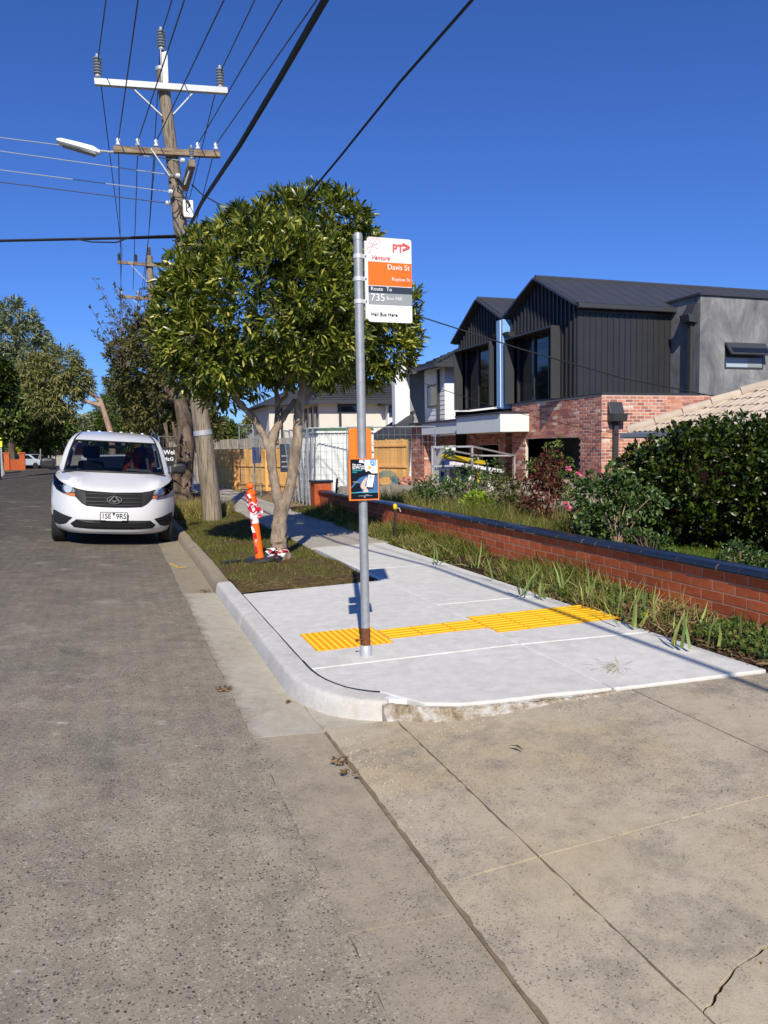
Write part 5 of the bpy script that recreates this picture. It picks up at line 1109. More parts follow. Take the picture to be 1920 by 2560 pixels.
# ------------------------------------------------ beige tiled house on the right
th = root('tiled_roof_house', 'low brick house with pale beige tiled hip roof behind the hedge', 'house', (9.6,12,-.2))
E = ux(1572,1084,9.55); ez = E.z; pitch = math.tan(R_(24.5)); far_y = E.y; near_y_ = 1.0
def rp(a, b): return Vector((E.x+b, a, ez+b*pitch))       # a: along Y, b: up the slope (horizontal run)
hw_ = 4.6
MB().prism([rp(far_y,0)-Vector((0,0,.05)), rp(near_y_,0)-Vector((0,0,.05)), rp(near_y_,hw_)-Vector((0,0,.05)), rp(far_y-hw_,hw_)-Vector((0,0,.05))], [rp(far_y,0), rp(near_y_,0), rp(near_y_,hw_), rp(far_y-hw_,hw_)]).build('roof_slope', M['tile_beige'], th)
MB().prism([rp(far_y,0)-Vector((0,0,.05)), rp(far_y-hw_,hw_)-Vector((0,0,.05)), (E.x+2*hw_,far_y,ez-.05)], [rp(far_y,0), rp(far_y-hw_,hw_), (E.x+2*hw_,far_y,ez)]).build('roof_slope', M['tile_beige'], th)
tm = MB(); prof = [(-.155,.0),(-.13,.018),(-.09,.030),(-.05,.022),(-.02,.008),(.03,.008),(.06,.022),(.10,.030),(.135,.018),(.155,.004)]
ln = .36; sl = math.atan(pitch)
for i in range(len(prof)-1):
    (a, h), (b, h2) = prof[i], prof[i+1]
    tm.quad((a,0,h+.022),(b,0,h2+.022),(b,ln,h2+.004),(a,ln,h+.004)); tm.quad((a,0,h-.004),(b,0,h2-.004),(b,0,h2+.022),(a,0,h+.022))
tme = tm.mesh('tile', M['tile_beige'], False)
rowp = .33; r_i = 0; tcount = 0
while True:
    b = r_i*rowp*math.cos(sl)
    if b > hw_-.1: break
    a = far_y-b-.12-(.15 if r_i % 2 else 0); 
    while a > near_y_ and tcount < 300:
        P_ = rp(a, b); vis = True
        if a > 6.6:
            o = put('tile', tme, th, loc=P_+Vector((0,0,.004)), rot=None); o.rotation_euler = Matrix(((0,math.cos(sl),-math.sin(sl)),(-1,0,0),(0,math.sin(sl),math.cos(sl)))).to_euler(); tcount += 1
        a -= .31
    r_i += 1
hp_ = [rp(far_y-b, b)+Vector((0,0,.04)) for b in np.linspace(0, hw_, 14)]
for i in range(13): MB().tube([hp_[i]+Vector((0,0,.02)), hp_[i+1]+Vector((0,0,-.005))], [.115,.10], 10).build('hip_cap', M['tile_beige'], th, smooth=True)
MB().bar((E.x-.08,far_y+.1,ez-.04),(E.x-.08,near_y_,ez-.04),.12,.11).build('eaves_gutter', M['galv'], th, bevel=.02); MB().bar((E.x-.1,far_y+.06,ez-.04),(E.x+6,far_y+.06,ez-.04),.12,.11).build('eaves_gutter', M['galv'], th, bevel=.02)
MB().box(E.x+.5,E.x+8.5,near_y_+.5,far_y-.5,-.5,ez-.02).build('wall', M['brick_wall'], th)
c = uy(1850,1010,12.8); MB().box(c.x-.07,c.x+.07,12.7,12.86,c.z-.1,c.z+.1).build('service_bracket', M['print_black'], th); MB().tube([uy(1856,1012,12.8), uy(1876,1045,12.7)], .018, 6).build('service_conduit', M['galv'], th)
# ------------------------------------------------ white weatherboard house
wh = root('weatherboard_house', 'white weatherboard two storey house with dark tiled roof left of the gables', 'house', (13.5,33,-.2))
WX = 13.6; A = ux(1112,960,WX); wy0 = A.y; wy1 = ux(1062,960,WX).y; ztop = 5.05; zb_ = .0
MB().box(WX,WX+7,wy0,wy1,zb_,ztop).build('wall', M['wboard'], wh)
z = 1.8
while z < ztop-.05: MB().prism([(WX-.022,wy0+.001,z),(WX,wy0+.001,z),(WX,wy1,z),(WX-.022,wy1,z)], [(WX-.006,wy0+.001,z+.19),(WX,wy0+.001,z+.19),(WX,wy1,z+.19),(WX-.006,wy1,z+.19)]).build('weatherboard', M['wboard'], wh); z += .2
w0, w1 = ux(1070,1000,WX), ux(1097,1025,WX); wi = MB().box(WX-.05,WX+.02,w1.y,w0.y,3.35,4.35).build('window', M['trim'], wh); MB().box(WX-.056,WX-.051,w1.y+.08,w0.y-.08,3.43,4.27).build('pane', M['win'], wi); MB().box(WX-.057,WX-.052,(w0.y-.45),w0.y-.1,3.45,4.25).build('blind', M['blind'], wi)
m = MB(); m.prism([(WX-.7,wy0-.7,ztop),(WX+8,wy0-.7,ztop),(WX+8,wy1+.7,ztop),(WX-.7,wy1+.7,ztop)], [(WX+2.2,wy0+2.0,ztop+1.25),(WX+8,wy0+2.0,ztop+1.25),(WX+8,wy0+2.2,ztop+1.25),(WX+2.2,wy0+2.2,ztop+1.25)]); m.build('roof', M['tile_dark'], wh)
for i in range(9):
    f = i/9; m = MB(); a = Vector((WX-.7,wy0-.7,ztop+.02)).lerp(Vector((WX+2.2,wy0+2.0,ztop+1.27)), f); b = Vector((WX-.7,wy1+.7,ztop+.02)).lerp(Vector((WX+2.2,wy0+2.2,ztop+1.27)), f); c_ = Vector((WX+8,wy0-.7,ztop+.02)).lerp(Vector((WX+8,wy0+2.0,ztop+1.27)), f); MB().tube([b, a, c_], .03, 5).build('tile_course', M['tile_dark'], wh)
MB().tube([Vector((WX-.7,wy0-.7,ztop+.06)), Vector((WX+2.2,wy0+2.0,ztop+1.3))], .09, 8).build('hip_cap', M['tile_dark'], wh)
m = MB(); m.box(WX-.78,WX-.68,wy0-.78,wy1+.7,ztop-.12,ztop+.03); m.box(WX-.68,WX+8,wy0-.78,wy0-.68,ztop-.12,ztop+.03); m.build('eaves_gutter', M['trim'], wh); MB().box(WX-.12,WX-.02,wy0+.5,wy0+.62,1.5,ztop-.1).build('downpipe', M['trim'], wh)
fy = wy1+.55; f0, f1 = uy(987,960,fy), uy(1024,960,fy); MB().box(f0.x,f1.x,fy,fy+.4,.0,5.35).build('fin_wall', M['wboard'], wh); MB().box(f0.x-.03,f1.x+3,fy-.02,fy+3,5.352,5.42).build('fin_cap', M['trim'], wh); MB().box(f1.x,WX+1,fy+.3,fy+.6,0,5.3).build('recess_wall', M['sign_grey'], wh)
# lower dark tile roof in front of it
A1, A2, A3, A4 = uy(922,1102,34), uy(1034,1102,31), uy(1034,1036,33.5), uy(985,1062,36)
lr = MB().prism([A1,A2,A3,A4], [v+Vector((0,0,.08)) for v in (A1,A2,A3,A4)]).build('porch_roof', M['tile_dark'], wh)
for i in range(8):
    f = (i+.5)/8; MB().tube([A1.lerp(A4, f)+Vector((0,0,.1)), A2.lerp(A3, f)+Vector((0,0,.1))], .035, 5).build('tile_course', M['tile_dark'], lr)
MB().tube([A1+Vector((0,0,.1)), A4+Vector((0,0,.1)), A3+Vector((0,0,.1))], .09, 8).build('hip_cap', M['tile_dark'], lr); MB().box(A1.x+.4,A2.x+2,34.5,40,-.2,A1.z+.05).build('porch_wall', M['dark_in'], wh)
# ------------------------------------------------ cream rendered house
ch = root('cream_house', 'cream rendered two storey house with dark hip roof behind the tree trunk', 'house', (17,60,-.2))
CYf = 56.; c0 = uy(797,1003,CYf); c1 = uy(962,1003,CYf); ze = c0.z; x0c, x1c = c0.x, c1.x
MB().box(x0c,x1c,CYf,CYf+14,-.2,ze).build('wall', M['cream'], ch)
MB().box(x0c-2.6,x0c-.01,CYf+6,CYf+14,-.2,ze).build('wall', M['cream'], ch)
m = MB(); o = .8; m.prism([(x0c-o,CYf-o,ze),(x1c+3,CYf-o,ze),(x1c+3,CYf+15,ze),(x0c-o,CYf+15,ze)], [(x0c+2.6,CYf+3.4,ze+2.0),(x1c+1,CYf+3.4,ze+1.6),(x1c+1,CYf+9,ze+1.6),(x0c+2.6,CYf+9,ze+2.0)]); rf = m.build('roof', M['tile_dark'], ch)
m = MB(); m.prism([(x0c-3.4,CYf+5.2,ze),(x0c+3,CYf+5.2,ze),(x0c+3,CYf+15,ze),(x0c-3.4,CYf+15,ze)], [(x0c-.2,CYf+8.2,ze+1.5),(x0c+3,CYf+8.2,ze+1.5),(x0c+3,CYf+12,ze+1.5),(x0c-.2,CYf+12,ze+1.5)]); m.build('roof', M['tile_dark'], ch)
for i in range(10):
    f = (i+.5)/10; a = Vector((x0c-o,CYf-o,ze+.03)).lerp(Vector((x0c+2.6,CYf+3.4,ze+2.03)), f); b = Vector((x1c+3,CYf-o,ze+.03)).lerp(Vector((x1c+1,CYf+3.4,ze+1.63)), f); c_ = Vector((x0c-o,CYf+15,ze+.03)).lerp(Vector((x0c+2.6,CYf+9,ze+2.03)), f); MB().tube([c_, a, b], .05, 5).build('tile_course', M['tile_dark'], rf)
for p, q in (((x0c-o,CYf-o,ze+.08),(x0c+2.6,CYf+3.4,ze+2.1)), ((x0c+2.6,CYf+3.4,ze+2.08),(x1c+1,CYf+3.4,ze+1.7)), ((x1c+3,CYf-o,ze+.08),(x1c+1,CYf+3.4,ze+1.7))): MB().tube([p, q], .13, 8).build('ridge_cap', M['tile_dark'], rf)
m = MB(); m.box(x0c-o-.1,x1c+3,CYf-o-.1,CYf-o,ze-.22,ze+.05); m.box(x0c-o-.1,x0c-o,CYf-o,CYf+5,ze-.22,ze+.05); m.build('eaves_gutter', M['trim'], ch)
m = MB().box(x0c-o+.02,x1c+2.9,CYf-o+.02,CYf+.0,ze-.12,ze-.02).build('soffit', M['cream'], ch)
a, b = uy(844,1010,CYf), uy(895,1031,CYf); wi = MB().box(a.x,b.x+.6,CYf-.06,CYf+.02,b.z,a.z).build('window', M['trim'], ch); MB().box(a.x+.12,b.x+.48,CYf-.07,CYf-.061,b.z+.12,a.z-.12).build('pane', M['win'], wi)
for f0, f1 in ((.08,.24),(.36,.5),(.62,.76)):
    wi = MB().box(x0c-.06,x0c+.02,CYf+6*f0,CYf+6*f1,2.3,ze-.35).build('window', M['trim'], ch); MB().box(x0c-.07,x0c-.061,CYf+6*f0+.08,CYf+6*f1-.08,2.4,ze-.45).build('pane', M['win'], wi)
for xq, yq_ in ((x0c+1.6,CYf-.14),(x0c-1.6,CYf+5.86)): MB().box(xq-.09,xq+.09,yq_,yq_+.12,0,ze-.2).build('downpipe', M['trim'], ch)
MB().box(x1c-.0,x1c+4.2,CYf-.6,CYf+4,-.2,ze-.3).build('side_wing', M['wboard'], ch); a, b = uy(972,1015,CYf-.6), uy(990,1042,CYf-.6); wi = MB().box(a.x,b.x,CYf-.68,CYf-.6,b.z,a.z).build('window', M['trim'], ch); MB().box(a.x+.1,b.x-.1,CYf-.69,CYf-.681,b.z+.1,a.z-.1).build('pane', M['win'], wi)
m = MB(); m.prism([(x1c-.6,CYf-1.4,ze-.3),(x1c+5,CYf-1.4,ze-.3),(x1c+5,CYf+4,ze-.3),(x1c-.6,CYf+4,ze-.3)], [(x1c+2,CYf+1.5,ze+1.2),(x1c+5,CYf+1.5,ze+1.2),(x1c+5,CYf+2,ze+1.2),(x1c+2,CYf+2,ze+1.2)]); m.build('roof', M['tile_dark'], ch)
# grey hip roof far behind the paling fence
fh = root('grey_roof_house', 'distant house with plain grey hip roof behind the paling fence', 'house', (12,75,-.2)); a, b, c_ = uy(560,1118,75), uy(720,1118,75), uy(668,1070,79)
MB().prism([a, b, b+Vector((0,8,0)), a+Vector((0,8,0))], [c_-Vector((.3,0,0)), c_+Vector((.3,0,0)), c_+Vector((.3,.5,0)), c_+Vector((-.3,.5,0))]).build('roof', M['roof_grey'], fh); MB().box(a.x+.6,b.x-.6,75.6,82,-.3,a.z).build('wall', M['cream'], fh)
# ================================================================ LOW GARDEN WALL
gw = root('garden_wall', 'low smooth red brick garden wall with glossy dark blue coping', 'wall', (4.5,10,.1))
WXF = 4.47; WY0, WY1 = 3.64, 17.35; ZB, NC = .07, 6; ZT = ZB+NC*.086
MB().box(WXF,WXF+.13,WY0,WY1,-.2,ZT).build('mortar_core', M['mortar_grey'], gw)
bmw = brick_mesh(.228,.05,.075,M['brick_wall'],.002); cnt = [0]; rest = []
lay_bricks(gw, (WXF,WY1), (0,-1,0), WY1-WY0, ZB, ZT+.001, None, lambda s, z: True, bmw, [999], 0, rest, proud=.0022)
rest = [r for r in rest]; rest.sort(key=lambda r: abs(r[0].y-5.5)+(.0 if r[0].z > .25 else 2.0))
for p, ang, hl, hh in rest[:300]: put('brick', bmw, gw, loc=p, rot=(0,0,ang), scale=(hl*2/.23,1,1))
rest_bricks(rest[300:], 'brickwork', M['brick_wall'], gw)
M['coping'] = pmat('glazed_blue_coping', lin(34,42,58), .22, .18, 8, .1, 40, .5, rand=.12)
cm = MB(); L2 = .1095; prof = [(-.035,0),(-.04,.012),(-.036,.035),(-.01,.052),(.06,.06),(.12,.056),(.165,.03),(.17,0)]
cm.prism([(x,-L2,z+.001) for x, z in prof], [(x,L2,z+.001) for x, z in prof]); cme = cm.mesh('coping_tile', M['coping'])
bm = bmesh.new(); bm.from_mesh(cme); bmesh.ops.recalc_face_normals(bm, faces=bm.faces); bm.to_mesh(cme); bm.free()
y = WY0+.12; rr = random.Random(3)
while y < WY1: put('coping_tile', cme, gw, loc=(WXF+rr.uniform(-.004,.004),y,ZT+rr.uniform(0,.004)), rot=(0,0,rr.uniform(-.008,.008))); y += .232
MB().prism([(WXF+x*.96+.003,WY0,ZT+z*.96) for x, z in prof], [(WXF+x*.96+.003,WY1,ZT+z*.96) for x, z in prof]).build('coping_grout', M['mortar_grey'], gw)
# end pier
a = ux(800,1226,WXF-.12); MB().box(WXF-.12,WXF+.30,17.36,17.78,-.1,.80).build('end_pier', M['brick_wall'], gw, bevel=.01); MB().box(WXF-.15,WXF+.33,17.33,17.81,.802,.86).build('pier_cap', M['coping'], gw, bevel=.01)
# ================================================================ FENCES
def paling_mesh(mat, w=.10, t=.016): m = MB(); m.box(-w/2,w/2,-t/2,t/2,0,1); return m.mesh('paling', mat)
PM, GMs = paling_mesh(M['pine']), paling_mesh(M['grey_paling'])
def paling_fence(name, label, a, b, z0, z1, mesh, mat, step=.098, rails=(.25,.8), group=None, front=-1, jit=.02, posts=2.2):
    a = Vector((a[0],a[1],0)); b = Vector((b[0],b[1],0)); d = (b-a); L = d.length; d.normalize(); ang = math.atan2(d.y, d.x); n = Vector((-d.y,d.x,0))*front
    r = root(name, label, 'fence', (a.x,a.y,z0), group); k = 0; rr = random.Random(int(a.x*13+a.y))
    while k*step < L:
        p = a+d*(k*step+step/2)+n*(rr.uniform(-.004,.004)); h = z1-z0+rr.uniform(-jit,jit); o = put('paling', mesh, r, loc=(p.x,p.y,z0), rot=(0,0,ang), scale=(rr.uniform(.93,1.0),1,h)); k += 1
    for f in rails:
        z = z0+(z1-z0)*f; MB().bar(Vector((a.x,a.y,z))+n*.03, Vector((b.x,b.y,z))+n*.03, .04, .075).build('rail', mat, r)
    s = 0
    while s < L: p = a+d*s+n*.06; MB().box(p.x-.05,p.x+.05,p.y-.04,p.y+.04,z0,z1-.02).build('post', mat, r); s += posts
    return r
paling_fence('paling_fence', 'low weathered grey paling fence between the garden and building site', (4.85,17.0), (12.3,16.72), -.35, .73, GMs, M['grey_paling'], .102, (.55,), None, -1, .03)
a, b = uy(922,1112,26.5), uy(1018,1118,24.5); paling_fence('paling_fence', 'new yellow pine paling fence behind the orange timetable case', (a.x,26.5), (b.x,24.5), -.2, 1.86, PM, M['pine'], .104, (.22,.55,.9), 'new pine paling fences', -1)
a, b = uy(500,1150,32.0), uy(800,1150,25.0); paling_fence('paling_fence', 'new yellow pine paling fence behind the tree trunk and mesh panels', (a.x+.3,32.0), (b.x,25.0), 0.0, 1.62, PM, M['pine'], .104, (.2,.62), 'new pine paling fences', -1)
paling_fence('paling_fence', 'tall old grey paling fence behind the yellow pine one', (2.4,37.5), (10.5,33.5), 0., 2.1, GMs, M['grey_paling'], .11, (.8,), None, -1)
# corrugated white site shed with green top edge
M['shed'] = pmat('white_corrugated_sheet', lin(222,226,222), .6, .07, 2, .1, 20); M['green_trim'] = pmat('green_trim', lin(70,104,74), .6, .1, 4)
shd = root('site_shed', 'white corrugated site shed with green top edge behind mesh fence', 'shed', (6,20,0.1)); SY = 19.7
s0, s1 = uy(796,1100,SY).x, uy(935,1100,SY).x; st0 = uy(860,1082,SY).z
MB().box(s0,s1,SY+.03,SY+2.6,.05,st0).build('shed_body', M['shed'], shd); x = s0
while x < s1-.05: MB().tube([(x+.05,SY+.025,.06),(x+.05,SY+.025,st0-.005)], .022, 6).build('corrugation', M['shed'], shd, smooth=True); x += .1
yy = SY
while yy < SY+2.5: MB().tube([(s0,yy+.1,.06),(s0,yy+.1,st0-.005)], .022, 6).build('corrugation', M['shed'], shd, smooth=True); yy += .1
m = MB(); m.box(s0-.05,s1+.05,SY-.03,SY+2.65,st0+.002,st0+.05); m.build('white_edge', M['sign_white'], shd); MB().prism([(s0-.04,SY-.02,st0+.052),(s1,SY-.02,st0+.052),(s1,SY+2.6,st0+.052),(s0-.04,SY+2.6,st0+.052)], [(s0+.2,SY+.1,st0+.15),(s1,SY+.1,st0+.17),(s1,SY+2.5,st0+.17),(s0+.2,SY+2.5,st0+.15)]).build('green_roof_edge', M['green_trim'], shd)
# temporary mesh fence panels
def mesh_panel(label, a, b, z0=.12, h=2.0, lean=0., group='temporary mesh fence panels', wires=True, sx=.15, sz=.2):
    a = Vector(a); b = Vector(b); a.z = b.z = z0; d = (b-a); L = d.length; d.normalize(); n = Vector((-d.y,d.x,0)); up = (Vector((0,0,1))+n*lean).normalized()*h
    r = root('mesh_fence_panel', label, 'fence panel', a, group)
    for p, q in ((a,a+up),(b,b+up),(a+up,b+up),(a+up*.06,b+up*.06)): MB().tube([p,q], .015, 8).build('frame_tube', M['galv'], r, smooth=True)
    m = MB(); k = 1
    while k*sx < L: p = a+d*k*sx; m.tube([p+up*.06,p+up], .0032, 4, cap=False); k += 1
    k = 1
    while k*sz < h: q = up*(k*sz/h); m.tube([a+q,b+q], .0032, 4, cap=False); k += 1
    stuff(m.build('wire_mesh', M['galv'], r, fix=False)); return r
fy = 19.0; pa, pb, pc = uy(872,1100,fy), uy(1088,1100,fy-.3), uy(770,1100,fy+.3)
mesh_panel('mesh fence panel in front of the white shed, right of the poster', (pa.x,fy,0), (pb.x,fy-.3,0)); mesh_panel('mesh fence panel in front of the white shed, left of the black stake', (pc.x,fy+.3,0), (pa.x-.05,fy,0))
for i in range(6):
    q = uy(727+9*i,1100,21.0-.35*i); mesh_panel(['first','second','third','fourth','fifth','sixth'][i]+' panel from the left in the leaning mesh stack by the shed', (q.x,21.0-.35*i,0), (q.x+.35,21.9-.35*i,0), lean=.10-.03*i, group='leaning stack of mesh panels', sx=.12)
q, q2 = uy(600,1150,26.5), uy(634,1150,25.6); mesh_panel('narrow mesh gate panel standing before the yellow fence', (q.x,26.5,0), (q2.x,25.6,0), h=2.3, group=None)
q, q2 = uy(636,1150,25.4), uy(650,1150,24.2); mesh_panel('dark mesh panel beside the narrow gate panel', (q.x,25.4,0), (q2.x,24.2,0), h=2.2, group=None)
q, q2 = uy(398,1110,26.0), uy(530,1110,27.0); mesh_panel('mesh fence panel carrying the black welcome sign behind the van', (q.x,26.0,0), (q2.x,27.0,0), h=1.95, group=None)
# signs on the fence
q = uy(402,1118,25.8); q2 = uy(432,1165,25.8); ws_ = root('welcome_sign', 'black Welcome sign on mesh fence right of the van', 'sign', (q.x,25.8,1)); MB().box(q.x-.1,q2.x+.35,25.78,25.80,q2.z,q.z).build('sign_panel', M['print_black'], ws_)
c = uy(409,1136,25.77); text('Welcome', .20, M['print_white'], ws_, (c.x,25.775,c.z), bold=.004); MB().prism([(c.x-.14,25.775,c.z+.07),(c.x-.03,25.775,c.z+.13),(c.x-.03,25.775,c.z+.01)], [(c.x-.14,25.77,c.z+.07),(c.x-.03,25.77,c.z+.13),(c.x-.03,25.77,c.z+.01)]).build('arrow_mark', M['print_white'], ws_)
c = uy(409,1152,25.77); text('McGrath', .16, M['print_white'], ws_, (c.x,25.775,c.z), bold=.004)
c = uy(473,1176,25.7); wb = root('notice_board', 'blank white upright board by the mesh fence and dark trunk', 'board', (c.x,25.7,.1)); MB().box(c.x-.12,c.x+.12,25.68,25.72,.35,c.z+.25).build('panel_board', M['print_white'], wb)
q, q2 = uy(699,1110,23.6), uy(718,1180,23.6); ds = root('builder_sign', 'dark builder sign seen between the trunk forks', 'sign', (q.x,23.6,1)); MB().box(q.x,q2.x+.1,23.58,23.6,q2.z,q.z).build('sign_panel', M['sign_dark'], ds)
for z in (.25,.5,.8): MB().box(q.x+.04,q2.x+.04,23.572,23.579,q2.z+z*.6,q2.z+z*.6+.04).build('print_line', M['sign_grey'], ds)
c = uy(640,1135,25.0); tl = root('hanging_notice', 'small blue notice hanging on the mesh gate panel', 'sign', (c.x,25,1)); MB().box(c.x-.12,c.x+.16,24.98,25.0,c.z-.30,c.z+.22).build('notice_board', pmat('blue_notice', lin(44,60,110), .6, .2, 8), tl)
# orange fence feet, stakes, hose, brick rubble
for px, Y, l in ((572,24.5,'orange plastic fence foot on the old footpath'),(828,18.3,'orange fence foot at the edge of the shaded path')):
    c = uz(px, 1215 if px < 600 else 1282, .14); r = root('fence_foot', l, 'fence foot', c, 'orange fence feet'); MB().box(c.x-.3,c.x+.3,c.y-.11,c.y+.11,c.z,c.z+.14).build('foot_block', M['bollard'], r, bevel=.03)
def stake(px0, py0, px1, py1, Y, label, mat='stake', w=.04, nm='stake'):
    a, b = uy(px0,py0,Y), uy(px1,py1,Y); a.z -= .1; r = root(nm, label, 'stake', a); MB().bar(a, b, w, w*.8).build('stake_post', M[mat], r); return r
stake(836,1288,843,1196,16.2, 'black star picket leaning before the white shed'); stake(986,1358,989,1276,11.2, 'rusty short stake at the wall with yellow sprinkler behind')
c = uy(988,1266,11.6); sp = root('sprinkler', 'small yellow garden sprinkler head on top of the low wall', 'sprinkler', c); MB().lathe([(.02,-.05),(.035,-.03),(.038,.0),(.03,.03),(.012,.045)], c, seg=12).build('sprinkler_head', pmat('yellow_plastic', lin(236,196,30), .4, .05), sp, smooth=True); MB().tube([c+Vector((.03,0,-.03)), c+Vector((.07,0,-.03)), c+Vector((.09,0,-.09))], .008, 6).build('hose_barb', M['sign_white'], sp)
c = uy(962,1192,17.3); hs_ = root('garden_hose', 'coiled blue-green garden hose hung over the grey fence', 'hose', c); hm = pmat('teal_hose', lin(60,138,140), .5, .12, 10)
for k in range(5): MB().tube([(c.x+(.16+.03*k+.01*math.sin(a+k))*math.cos(a*.33)*1.05, 17.25-.02*k, c.z-.10+(.12+.032*k)*math.sin(a*.33)) for a in range(20)], .010, 6).build('hose_coil', hm, hs_, smooth=True)
rub = root('brick_rubble', 'heap of broken bricks and rubble behind the grey fence', 'rubble', uy(1030,1200,19.5)); rr = random.Random(12)
for k in range(46):
    q = uy(rr.uniform(985,1075), rr.uniform(1188,1212), 19.5+rr.uniform(-.4,.4)); put('brick_piece', bmr, rub, loc=q-Vector((0,0,.05)), rot=(rr.uniform(-.6,.6),rr.uniform(-.6,.6),rr.uniform(0,3)), scale=(rr.uniform(.5,1),1.8,rr.uniform(.9,1.3)))
MB().slab([(uy(975,1200,19.5).x,19.1),(uy(1090,1200,19.5).x,19.1),(uy(1090,1200,19.5).x,20.4),(uy(975,1200,19.5).x,20.4)], .55, -.2).build('rubble_mound', M['lot'], rub)
# galvanised stillage with stacked boards
GYs = 18.6; gs = root('steel_stillage', 'galvanised steel frame rack holding building boards before the canopy', 'rack', uy(1080,1230,GYs))
def gt_(a, b, w=.045): MB().bar(a, b, w, w).build('frame_tube', M['galv_light'], gs)
A = uy(1080,1118,GYs); B = uy(1180,1116,GYs); D_ = uy(1286,1139,GYs+2.2); F_ = uy(1195,1139,GYs+2.2); zb = -.2
for p in (A,B,D_,F_): gt_((p.x,p.y,zb),(p.x,p.y,p.z))
gt_(A,B); gt_(B,(D_.x,D_.y,D_.z)); gt_(F_,D_); gt_(A,F_); A2 = A-Vector((0,0,.5)); B2 = B-Vector((0,0,.5)); gt_(A2,B2)
yb_ = root('board_stack', 'yellow and white boards stacked slanting inside the steel rack', 'boards', uy(1150,1160,GYs+.6)); yel = pmat('yellow_board', lin(196,170,40), .6, .1, 4); blu = pmat('navy_wrap', lin(30,56,100), .5, .2, 6)
MB().bar(uy(1112,1140,GYs+.4), uy(1205,1157,GYs+1.0), .30, .10).build('yellow_board', yel, yb_); MB().bar(uy(1125,1158,GYs+.3), uy(1252,1178,GYs+1.1), .25, .09).build('white_board', M['print_white'], yb_); MB().bar(uy(1108,1162,GYs+.35), uy(1120,1162,GYs+.35), .2, .2).build('blue_wrap', blu, yb_)
rr = random.Random(6)
for k in range(14): x_ = 1085+k*11+rr.uniform(-3,3); MB().bar(uy(x_,1172+rr.uniform(-10,10),GYs+.7), uy(x_+rr.uniform(-4,4),1228,GYs+.7), .05+.05*rr.random(), .03).build('upright_board', [yel, M['galv'], blu, M['print_white'], M['grey_paling']][k % 5], yb_)
# ================================================================ GARDEN PLANTS
def shrub(name, label, cat, lobes, n, k, L, W, mat, stems, group=None, base=None, spread=1., hi=1.08, lo=.55, bark='bark_dark', up=.25):
    base = Vector(base) if base is not None else Vector(lobes[0][0]); r = root(name, label, cat, base, group); C, d = lobe_points(lobes, n, lo, hi, .5); d = unit(d+np.array([0,0,up])); rosettes('foliage', C, d, k, L, W, M[mat], r, spread)
    rr = random.Random(int(base.x*31+base.y*7))
    for s in range(stems):
        e = Vector(C[rng.integers(len(C))]); b = base+Vector((rr.uniform(-.06,.06),rr.uniform(-.06,.06),0)); mid = b.lerp(e,.5)+Vector((rr.uniform(-.05,.05),rr.uniform(-.05,.05),.08)); MB().tube([b-Vector((0,0,.08)), mid, e], [.010,.007,.003], 5).build('stem', M[bark], r, smooth=True)
    return r
def blooms(parent, pts, mat, r=.035, name='flower'):
    for p in pts: C = np.repeat(np.array([p]), 9, 0)+rng.normal(size=(9,3))*.006; leaves(name, C, randu(9)+np.array([0,-.4,.5]), r, r*.8, M[mat], parent, fold=.3)
# big hedge on the right
hd_l = [((7.6,8.6,.85),(1.0,1.0,.95)),((8.6,7.4,.92),(1.3,1.3,1.0)),((9.6,6.4,.95),(1.4,1.3,1.04)),((7.3,8.3,1.08),(.85,.85,.70)),((8.3,6.3,.78),(1.0,.9,.9)),((8.2,8.8,1.05),(1.1,1.0,.88)),((9.4,5.4,.88),(1.2,1.0,1.02)),((8.7,8.1,1.38),(.8,.8,.58)),((7.9,8.0,1.3),(.7,.7,.6)),((7.2,8.9,.85),(.7,.7,.75))]
hg = shrub('camellia_hedge', 'large dense dark green camellia hedge in front of the tiled house', 'hedge', hd_l, 8500, 8, .080, .040, 'leaf_hedge', 14, None, (8.2,7.6,.15), 1.1, 1.07, .6)
C, d = lobe_points(hd_l, 90, 1.05, 1.22, .6); k_ = C[:,2] > 1.5; stuff(rosettes('shoots', C[k_], np.tile([0,0,1.], (k_.sum(),1)), 9, .08, .035, M['leaf_hedge'], hg, .7))
# rose bush with pink flowers
def U(px, py, Y): return tuple(uy(px, py, Y))
def lob(px, py, rpx, Y, ry=1.): d_ = Y*1.03/FPX*1.05; return (U(px,py,Y), (rpx*d_, rpx*d_*ry, rpx*d_))
rb = shrub('rose_bush', 'leafy green rose bush with pink blooms behind the low wall', 'shrub', [lob(1480,1230,50,8.3),lob(1540,1215,55,8.2),lob(1590,1250,48,8.0),lob(1620,1270,45,7.9),lob(1470,1290,50,8.2),lob(1540,1300,60,8.1)], 420, 7, .065, .042, 'leaf_rose', 16, None, U(1540,1375,7.9), 1.1, 1.1, .3, 'bark_gum')
blooms(rb, [U(1422,1172,8.2),U(1447,1184,8.1),U(1415,1262,8.0),U(1420,1272,8.0)], 'petal_pink', .045)
shrub('red_leaf_shrub', 'tall red and bronze leaved shrub by the garage opening', 'shrub', [lob(1350,1200,38,10.2),lob(1340,1260,40,10.1),lob(1375,1150,34,10.3),lob(1365,1310,36,10.),lob(1385,1220,30,10.2)], 330, 8, .06, .03, 'leaf_red', 14, None, U(1360,1360,9.9), 1.1, 1.15, .2, 'bark_gum')
shrub('tall_green_shrub', 'thin tall green shrub rising behind the red leaved one', 'shrub', [lob(1380,1130,28,11.2),lob(1400,1170,36,11.2),lob(1340,1170,30,11.2),lob(1420,1230,36,10.8),lob(1395,1110,18,11.2)], 260, 7, .05, .026, 'leaf_mid', 12, None, U(1385,1330,11), 1.1, 1.15, .2)
